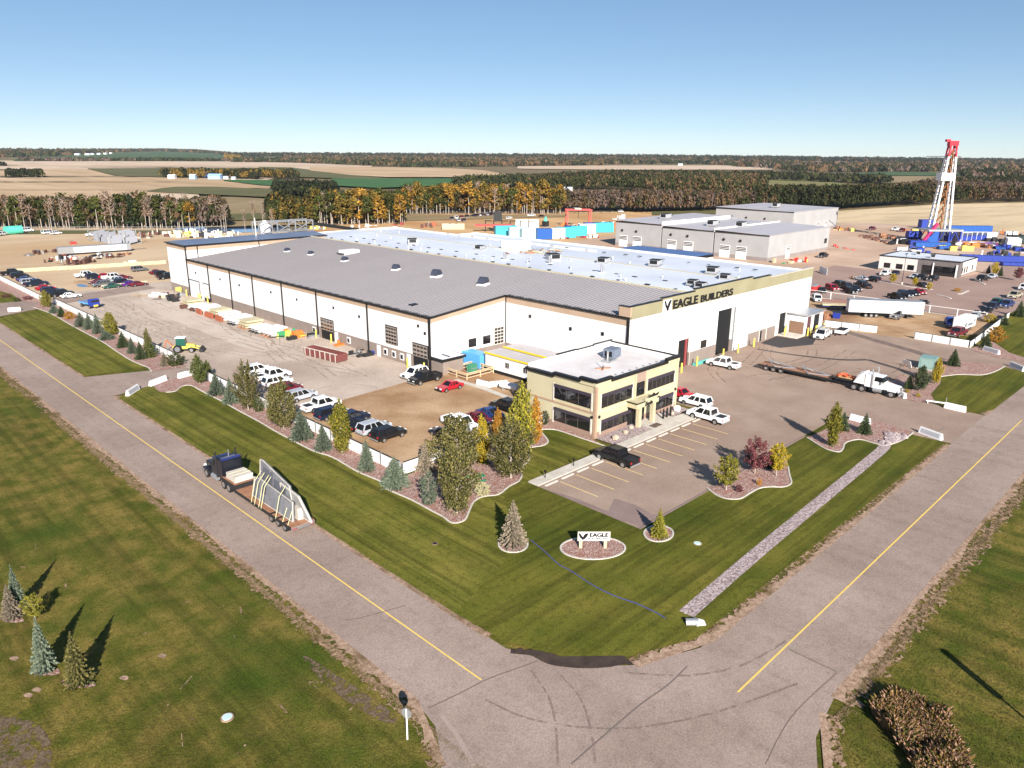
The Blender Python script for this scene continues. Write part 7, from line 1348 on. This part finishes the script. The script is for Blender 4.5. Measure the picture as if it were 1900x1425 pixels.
# ============================================================ tree belts and woods
b_gold = fol('belt_gold', (.15,.085,.015), (.27,.145,.022), (.38,.20,.03), (.08,.07,.015), (.24,.10,.025)); b_green = fol('belt_green', (.020,.030,.009), (.040,.050,.013), (.070,.075,.02), (.10,.09,.02)); b_mix = fol('belt_mix', (.045,.045,.012), (.12,.09,.018), (.22,.14,.03), (.03,.035,.010)); b_bare = fol('belt_bare', (.17,.10,.065), (.26,.155,.105), (.12,.08,.045), (.30,.19,.13)); b_con = fol('belt_conifer', (.012,.022,.010), (.022,.034,.014), (.035,.045,.018))
def belt_p(kind, seed):
    rr = random.Random(seed); t = thing('belt_tree', '', 'tree', (0,0,0)); mb = MB(); pts = []
    if kind == 'con':
        mb.cyl((0,0,0),(0,0,.9),.018,.004,n=5)
        for k in range(300): f = rr.random()**.8; a = rr.random()*6.3; R_ = .17*(1-f)+.01; q = rr.random()**.5; pts.append((R_*q*math.cos(a),R_*q*math.sin(a),.1+.88*f))
        m_ = b_con; sz = .07
    elif kind == 'bare':
        lean = rr.uniform(-.05,.05); mb.cyl((0,0,0),(lean,0,.93),.014,.004,n=5)
        for k in range(22): z = rr.uniform(.35,.9); a = rr.random()*6.3; L = rr.uniform(.06,.14); mb.bar((lean*z,0,z),(lean*z+L*math.cos(a),L*math.sin(a),z+L*1.1),.006)
        for k in range(130): z = rr.uniform(.4,1); a = rr.random()*6.3; R_ = rr.random()*.12; pts.append((R_*math.cos(a),R_*math.sin(a),z))
        m_ = b_bare; sz = .035
    else:
        mb.cyl((0,0,0),(0,0,.8),.016,.006,n=5); w_ = .19
        for c in range(26):
            f = rr.random()**.7; a = rr.random()*6.3; q = rr.random()**.5; R_ = w_*math.sin(math.pi*(.12+.8*f))**.7; cx, cy, cz = R_*q*math.cos(a), R_*q*math.sin(a), .14+.82*f
            for k in range(22): pts.append((cx+rr.gauss(0,.035),cy+rr.gauss(0,.035),cz+rr.gauss(0,.035)))
        m_ = b_gold; sz = .05
    mb.build('trunk', [m_bark if kind != 'con' else m_bark2], t, fix=False); me = leafmesh('crown', pts, sz, m_, rr); o = bpy.data.objects.new('crown', me); COL.objects.link(o); o.parent = t; return t, m_
BP = {k: [belt_p(k, s) for s in ss] for k, ss in dict(con=(1,2), bare=(3,4,5), leaf=(6,7,8,9)).items()}
LBL = {'gold':'golden autumn poplar','green':'dark green leafy tree','mix':'olive and rust coloured tree','bare':'bare tree with a pale trunk','con':'dark conifer'}
def belt_tree(kind, p, h, where, grp):
    L = BP['con' if kind == 'con' else 'bare' if kind == 'bare' else 'leaf']; t, m_ = L[rnd.randrange(len(L))]
    tgt = {'gold':b_gold,'green':b_green,'mix':b_mix,'bare':b_bare,'con':b_con}[kind]; s_ = h*rnd.uniform(.85,1.15)
    o = copy_tree(t, (p.x,p.y,hz(p.x,p.y)), rnd.uniform(0,6.28), LBL[kind]+' '+where, LBL[kind]+' '+grp, sc=(s_*1.1,s_*1.1,s_), over={m_.name: tgt}); o.name = {'con':'conifer_tree','bare':'bare_tree'}.get(kind,'poplar_tree'); o['category'] = 'tree'
def pick(ws): 
    x = rnd.random()*sum(w for _, w in ws)
    for k, w in ws:
        x -= w
        if x <= 0: return k
    return ws[-1][0]
def sec(px, a, b): return [', at its left end', ', left of its middle', ', right of its middle', ', at its right end'][min(3, max(0, int(4*(px-a)/(b-a))))]
# left belt
for i in range(92):
    px = -12+i*4.75+rnd.uniform(-2,2); py = 425.5-rnd.random()*5; k = pick([('bare',8 if px > 300 else 5),('green',1.0 if px > 300 else 3),('mix',1),('con',.4),('gold',.3)]); h = 14.5 if px < 190 else 16.5 if px < 300 else 14
    if 215 < px < 255: k = pick([('green',2),('con',2),('mix',1),('bare',1)]); h = 17
    belt_tree(k, at(px,py), h*rnd.uniform(.85,1.05), 'in the left tree belt'+sec(px,-12,425), 'in the left belt'+sec(px,-12,425))
for i in range(66):
    px = 504+i*3.8+rnd.uniform(-1.5,1.5); py = 418-rnd.random()*6; k = pick([('gold',3 if px > 590 else 1),('green',2.6),('mix',2),('bare',.8)]); belt_tree(k, at(px,py), (10 if px < 590 else 16)*rnd.uniform(.85,1.1), 'in the middle tree belt'+sec(px,504,755), 'in the middle belt'+sec(px,504,755))
for i in range(92):
    px = 752+i*3.2+rnd.uniform(-1.5,1.5); py = 397.5-rnd.random()*4; k = pick([('gold',4),('green',1.4),('mix',1.6),('bare',1.0)]); belt_tree(k, at(px,py), 17*rnd.uniform(.8,1.1), 'in the right tree belt'+sec(px,752,1046), 'in the right belt'+sec(px,752,1046))
for i in range(4): belt_tree('bare', at(455+i*17,rnd.uniform(415,428)), 11, 'standing in the pond edge', 'at the pond')
for i in range(7): belt_tree('con' if i < 5 else 'green', at(12+i*11,331), 12, 'in the small dark clump in the stubble', 'in the stubble clump')
for L in list(BP.values()):
    for t, m_ in L:
        for ch in list(t.children): bpy.data.objects.remove(ch)
        bpy.data.objects.remove(t)
for L in TP.values():
    for t in L:
        for ch in list(t.children): bpy.data.objects.remove(ch)
        bpy.data.objects.remove(t)
for t in [rv.r, ac.r, sp.r, dp_.r, bp_.r, pr_.r]:
    for ch in list(t.children):
        for g_ in list(ch.children): bpy.data.objects.remove(g_)
        bpy.data.objects.remove(ch)
    bpy.data.objects.remove(t)
# woods that read as a mass : leaf clumps in numpy, one object per wood
def wood(name, label, pts, h, cols, n, seed, leaf=26, wd=None, size=None):
    # pts: tops of base band given as polygon-like columns (x, y_far, y_near)
    g = np.random.RandomState(seed); xs = [p[0] for p in pts]; V = []; M = []; cc = []
    for i in range(n):
        # area-uniform in image columns, biased evenly over rows
        x = g.uniform(xs[0], xs[-1]); y0 = np.interp(x, xs, [p[1] for p in pts]); y1 = np.interp(x, xs, [p[2] for p in pts])
        if y1-y0 < .2: continue
        p = at(x, g.uniform(y0, y1)); d = math.hypot(p.x, p.y); hh = h*g.uniform(.7,1.15); w_ = (wd or h*.42)*g.uniform(.7,1.2)
        z0 = hz(p.x,p.y); k = leaf
        a = g.uniform(0,6.283,k); el = g.uniform(-.3,1,k); rr = w_*np.sqrt(np.maximum(.05,1-el*el*.8)); P = np.stack([p.x+rr*np.cos(a)*.9, p.y+rr*np.sin(a)*.9, z0+hh*.52+hh*.46*el],1)
        nrm = np.stack([np.cos(a), np.sin(a), el*1.1+.25],1)+g.normal(0,.35,(k,3)); nrm /= np.linalg.norm(nrm,axis=1)[:,None]
        t1 = np.cross(nrm, [0,0,1.]); t1 /= (np.linalg.norm(t1,axis=1)[:,None]+1e-6); t2 = np.cross(nrm, t1); s_ = (size or w_*.62)*g.uniform(.6,1.3,k)[:,None]
        V.append(np.stack([P-t1*s_*.42, P-t2*s_*.8, P+t1*s_*.42, P+t2*s_*.8],1).reshape(-1,3)); sv = (math.sin(p.x/95+seed)+math.sin(p.y/70+p.x/160)+g.normal(0,.75)+2.4)/4.8; M += [int(max(0,min(.999,sv))*len(cols))]*k
    V = np.concatenate(V); nf = len(V)//4; me = bpy.data.meshes.new(name); me.from_pydata(V.tolist(), [], [(4*i,4*i+1,4*i+2,4*i+3) for i in range(nf)])
    for c in cols: me.materials.append(c)
    me.polygons.foreach_set('material_index', M); me.update(); o = bpy.data.objects.new(name, me); COL.objects.link(o); tag(o, label, 'woodland', kind='stuff'); return o
w_dk = fol('wood_dark', (.010,.014,.007), (.017,.021,.009), (.028,.028,.011)); w_gr = fol('wood_green', (.018,.025,.009), (.032,.036,.012), (.052,.050,.017)); w_ru = fol('wood_rust', (.085,.050,.026), (.14,.080,.042), (.060,.048,.020)); w_go = fol('wood_gold', (.16,.10,.02), (.22,.125,.025), (.09,.075,.016)); w_gy = fol('wood_grey', (.10,.068,.052), (.145,.098,.078), (.050,.042,.028))
wood('wood', 'grey brown back rows of the left tree belt', [(-40,413,424),(420,413,424)], 13, [w_gy,w_gy,w_gr,w_ru], 620, 1, 60, 3.0, 1.2)
wood('wood', 'back rows of the golden belt behind the tower', [(500,403,415),(700,401,415),(760,392,396)], 14, [w_go,w_gr,w_gr,w_ru], 340, 2, 60, 3.2, 1.2)
wood('wood', 'back rows of the golden belt behind the far yard', [(750,388,396),(1050,388,396)], 14, [w_go,w_gr,w_ru], 420, 3, 60, 3.2, 1.3)
wood('wood', 'olive and gold shelter wood behind the grey halls', [(1040,385,394),(1200,384,395),(1440,380,391)], 12, [w_go,w_gr,w_gr,w_ru,w_gy], 1300, 4, 40, 2.4, 1.3)
wood('wood', 'dark mixed wood behind the gold stubble field', [(1400,378,391),(1560,379,391),(1640,376,384),(1720,358,381),(1760,347,379),(1900,345,376),(2000,345,373)], 14.5, [w_gr,w_dk,w_gr,w_gr,w_ru,w_gy], 3800, 5, 30, 2.4, 1.5)
wood('wood', 'brown and green woods in the middle distance right of the gantry', [(960,352,354),(985,346,354),(1040,338,354),(1130,331,352),(1300,331,366),(1400,338,368),(1420,352,362)], 14, [w_dk,w_gr,w_gr,w_ru,w_gr,w_dk], 3200, 6, 26, 3.2, 1.9)
wood('wood', 'dark bushes below the green fields in the middle', [(512,360,367),(560,358,369),(622,360,367)], 12, [w_dk,w_gr,w_gy], 200, 7, 40, 4.5, 1.9)
wood('wood', 'small dense dark clump of conifers in the left stubble', [(14,328,331),(80,328,331)], 11, [w_dk,w_dk], 70, 27, 50, 4.5, 1.8)
wood('wood', 'farm shelter trees on the left', [(300,328,331),(420,327,333),(480,326,334),(552,328,334)], 12, [w_gr,w_dk,w_go,w_gr], 300, 8, 34, 5.5, 2.6)
wood('wood', 'dark tree rows below the tan fields in the middle', [(845,349,351),(900,344,351),(985,342,352)], 13, [w_dk,w_gr], 220, 9, 32, 5.5, 2.4)
wood('wood', 'woods along the upper middle distance', [(430,300,301),(560,299,302),(690,301,309),(760,302,311),(1000,302,309),(1120,303,308)], 12, [w_dk,w_gr,w_ru,w_dk,w_ru], 1300, 10, 16, 9, 6)
wood('wood', 'dark tree band under the pale stubble strip', [(1120,330,334),(1300,330,336),(1430,330,337),(1560,337,341),(1650,338,344)], 12, [w_dk,w_gr,w_dk,w_gy], 420, 11, 26, 7, 3.5)
wood('wood', 'far woods below the horizon on the right', [(1120,296,305.5),(1300,296,305),(1440,298,316),(1500,305,321),(1560,306,320),(1780,304,320),(1800,302,334),(2050,302,334)], 12, [w_dk,w_gr,w_ru,w_dk,w_gy], 2300, 12, 14, 10, 7)
wood('wood', 'hedge along the lower edge of the far green field', [(40,297.8,299.6),(420,297.8,299.8)], 7, [w_dk,w_gr,w_gy], 200, 14, 14, 9, 7)
wood('wood', 'dark bushes at the left edge of the stubble', [(-60,306,309),(16,307,309)], 8, [w_dk], 24, 15, 16, 7, 5)
wood('wood', 'dark ridge wood on the left horizon', [(-120,279,294),(100,280,291),(200,279.5,284),(240,280,282),(300,279,281),(400,281,286),(428,284,292)], 13, [w_dk,w_gr,w_ru,w_dk,w_dk], 1500, 16, 12, 12, 10)
wood('wood', 'ridge woods along the horizon', [(425,286,291),(600,286,292),(900,287,294),(1100,288,296),(1500,293,300),(1900,298,304),(2050,298,304)], 11, [w_dk,w_gr,w_dk,w_dk,w_ru], 3000, 17, 10, 15, 12)
wood('wood', 'golden patch of trees at the end of the far green field', [(418,291,297),(445,291,298)], 13, [w_go], 60, 18, 16, 9, 7)
wood('wood', 'rusty woods in the upper middle', [(560,292,298),(760,292,298),(1000,292,300),(1250,292,300)], 10, [w_ru,w_ru,w_gr,w_dk], 1100, 19, 12, 11, 8)
# tall dry reeds lower right
g = np.random.RandomState(5); V = []; F_ = []; M = []
outl = [xy(*p) for p in [(1612,1318),(1650,1300),(1700,1305),(1750,1340),(1780,1395),(1800,1470),(1710,1480),(1690,1410),(1645,1360)]]
def inside(x, y, pl):
    c = False; j = len(pl)-1
    for i in range(len(pl)):
        if (pl[i][1] > y) != (pl[j][1] > y) and x < (pl[j][0]-pl[i][0])*(y-pl[i][1])/(pl[j][1]-pl[i][1])+pl[i][0]: c = not c
        j = i
    return c
bx0, bx1 = min(p[0] for p in outl), max(p[0] for p in outl); by0, by1 = min(p[1] for p in outl), max(p[1] for p in outl); k = 0
while k < 15000:
    x, y = g.uniform(bx0,bx1), g.uniform(by0,by1)
    if not inside(x, y, outl): continue
    h = g.uniform(.35,.75)+.35*max(0,math.sin(x*1.3)+math.cos(y*1.7+x)); a = g.uniform(0,6.28); dx, dy = math.cos(a)*.028, math.sin(a)*.028; lx, ly = g.normal(0,.16), g.normal(0,.16); o_ = len(V); V += [(x-dx,y-dy,0),(x+dx,y+dy,0),(x+lx+dx*1.8,y+ly+dy*1.8,h),(x+lx*1.5,y+ly*1.5,h+.12),(x+lx-dx*1.8,y+ly-dy*1.8,h)]; F_.append(tuple(range(o_,o_+5))); M.append(int(g.choice(3, p=[.45,.28,.27]))); k += 1
me = bpy.data.meshes.new('reeds'); me.from_pydata(V, [], F_); [me.materials.append(m_) for m_ in (fol('reed_tan', (.36,.20,.12), (.50,.30,.20), (.22,.10,.06)), fol('reed_gold', (.28,.17,.05), (.20,.13,.03)), f_green)]; me.polygons.foreach_set('material_index', M); me.update(); o = bpy.data.objects.new('reeds', me); COL.objects.link(o); tag(o, 'dense stand of tan and rust coloured reeds in the lower right ditch', 'reeds', kind='stuff')
# grass tufts on the nearest rough grass and reddish tufts along the road edge
V = []; F_ = []
def tuft(x, y, s_, n=5):
    for q in range(n):
        a = g.uniform(0,6.28); dx, dy = math.cos(a)*.03*s_/.2, math.sin(a)*.03*s_/.2; lx, ly = g.normal(0,.5)*s_, g.normal(0,.5)*s_; o_ = len(V); V.extend([(x-dx,y-dy,.01),(x+dx,y+dy,.01),(x+lx,y+ly,s_*g.uniform(.5,1.1))]); F_.append((o_,o_+1,o_+2))
for i in range(9000): v = g.uniform(20,115); x = 24.6-abs(g.normal(0,.25)); tuft(x, v, .14)
for i in range(6000): u = g.uniform(44,130); tuft(u, 13.6-abs(g.normal(0,.25)), .14)
me = bpy.data.meshes.new('edge_grass'); me.from_pydata(V, [], F_); me.materials.append(fol('edge_grass', (.20,.13,.085), (.30,.20,.14), (.12,.10,.04), (.10,.095,.03))); me.update(); o = bpy.data.objects.new('edge_grass', me); COL.objects.link(o); tag(o, 'reddish dry grass fringe along the edges of the roads', 'grass', kind='stuff')
V = []; F_ = []
for i in range(14000):
    px, py = g.uniform(0,820), g.uniform(980,1425)
    x, y = xy(px, py)
    if x > 24 or abs(x) > 200: continue
    tuft(x, y, .09, 3)
for i in range(7000):
    px, py = g.uniform(1530,1900), g.uniform(1080,1425); x, y = xy(px, py)
    if y > 13 or x < 36: continue
    tuft(x, y, .12, 3)
me = bpy.data.meshes.new('grass_tufts'); me.from_pydata(V, [], F_); me.materials.append(fol('tufts', (.045,.060,.012), (.085,.085,.022), (.13,.11,.035), (.030,.045,.01))); me.update(); o = bpy.data.objects.new('grass_tufts', me); COL.objects.link(o); tag(o, 'uneven grass tufts across the rough foreground', 'grass', kind='stuff')

# the air itself: a closed, even, pale volume round camera and land
hb = MB().box(-9000,9000,-9000,9000,-120,110); m = bpy.data.materials.new('haze'); m.use_nodes = True; n = m.node_tree.nodes; n.remove(n['Principled BSDF']); pv = n.new('ShaderNodeVolumePrincipled'); pv.inputs['Color'].default_value = (.80,.86,.94,1); pv.inputs['Density'].default_value = HAZE; m.node_tree.links.new(pv.outputs[0], n['Material Output'].inputs['Volume'])
o = hb.build('haze', [m]); tag(o, 'thin pale haze over the far fields and woods', 'haze', kind='stuff')
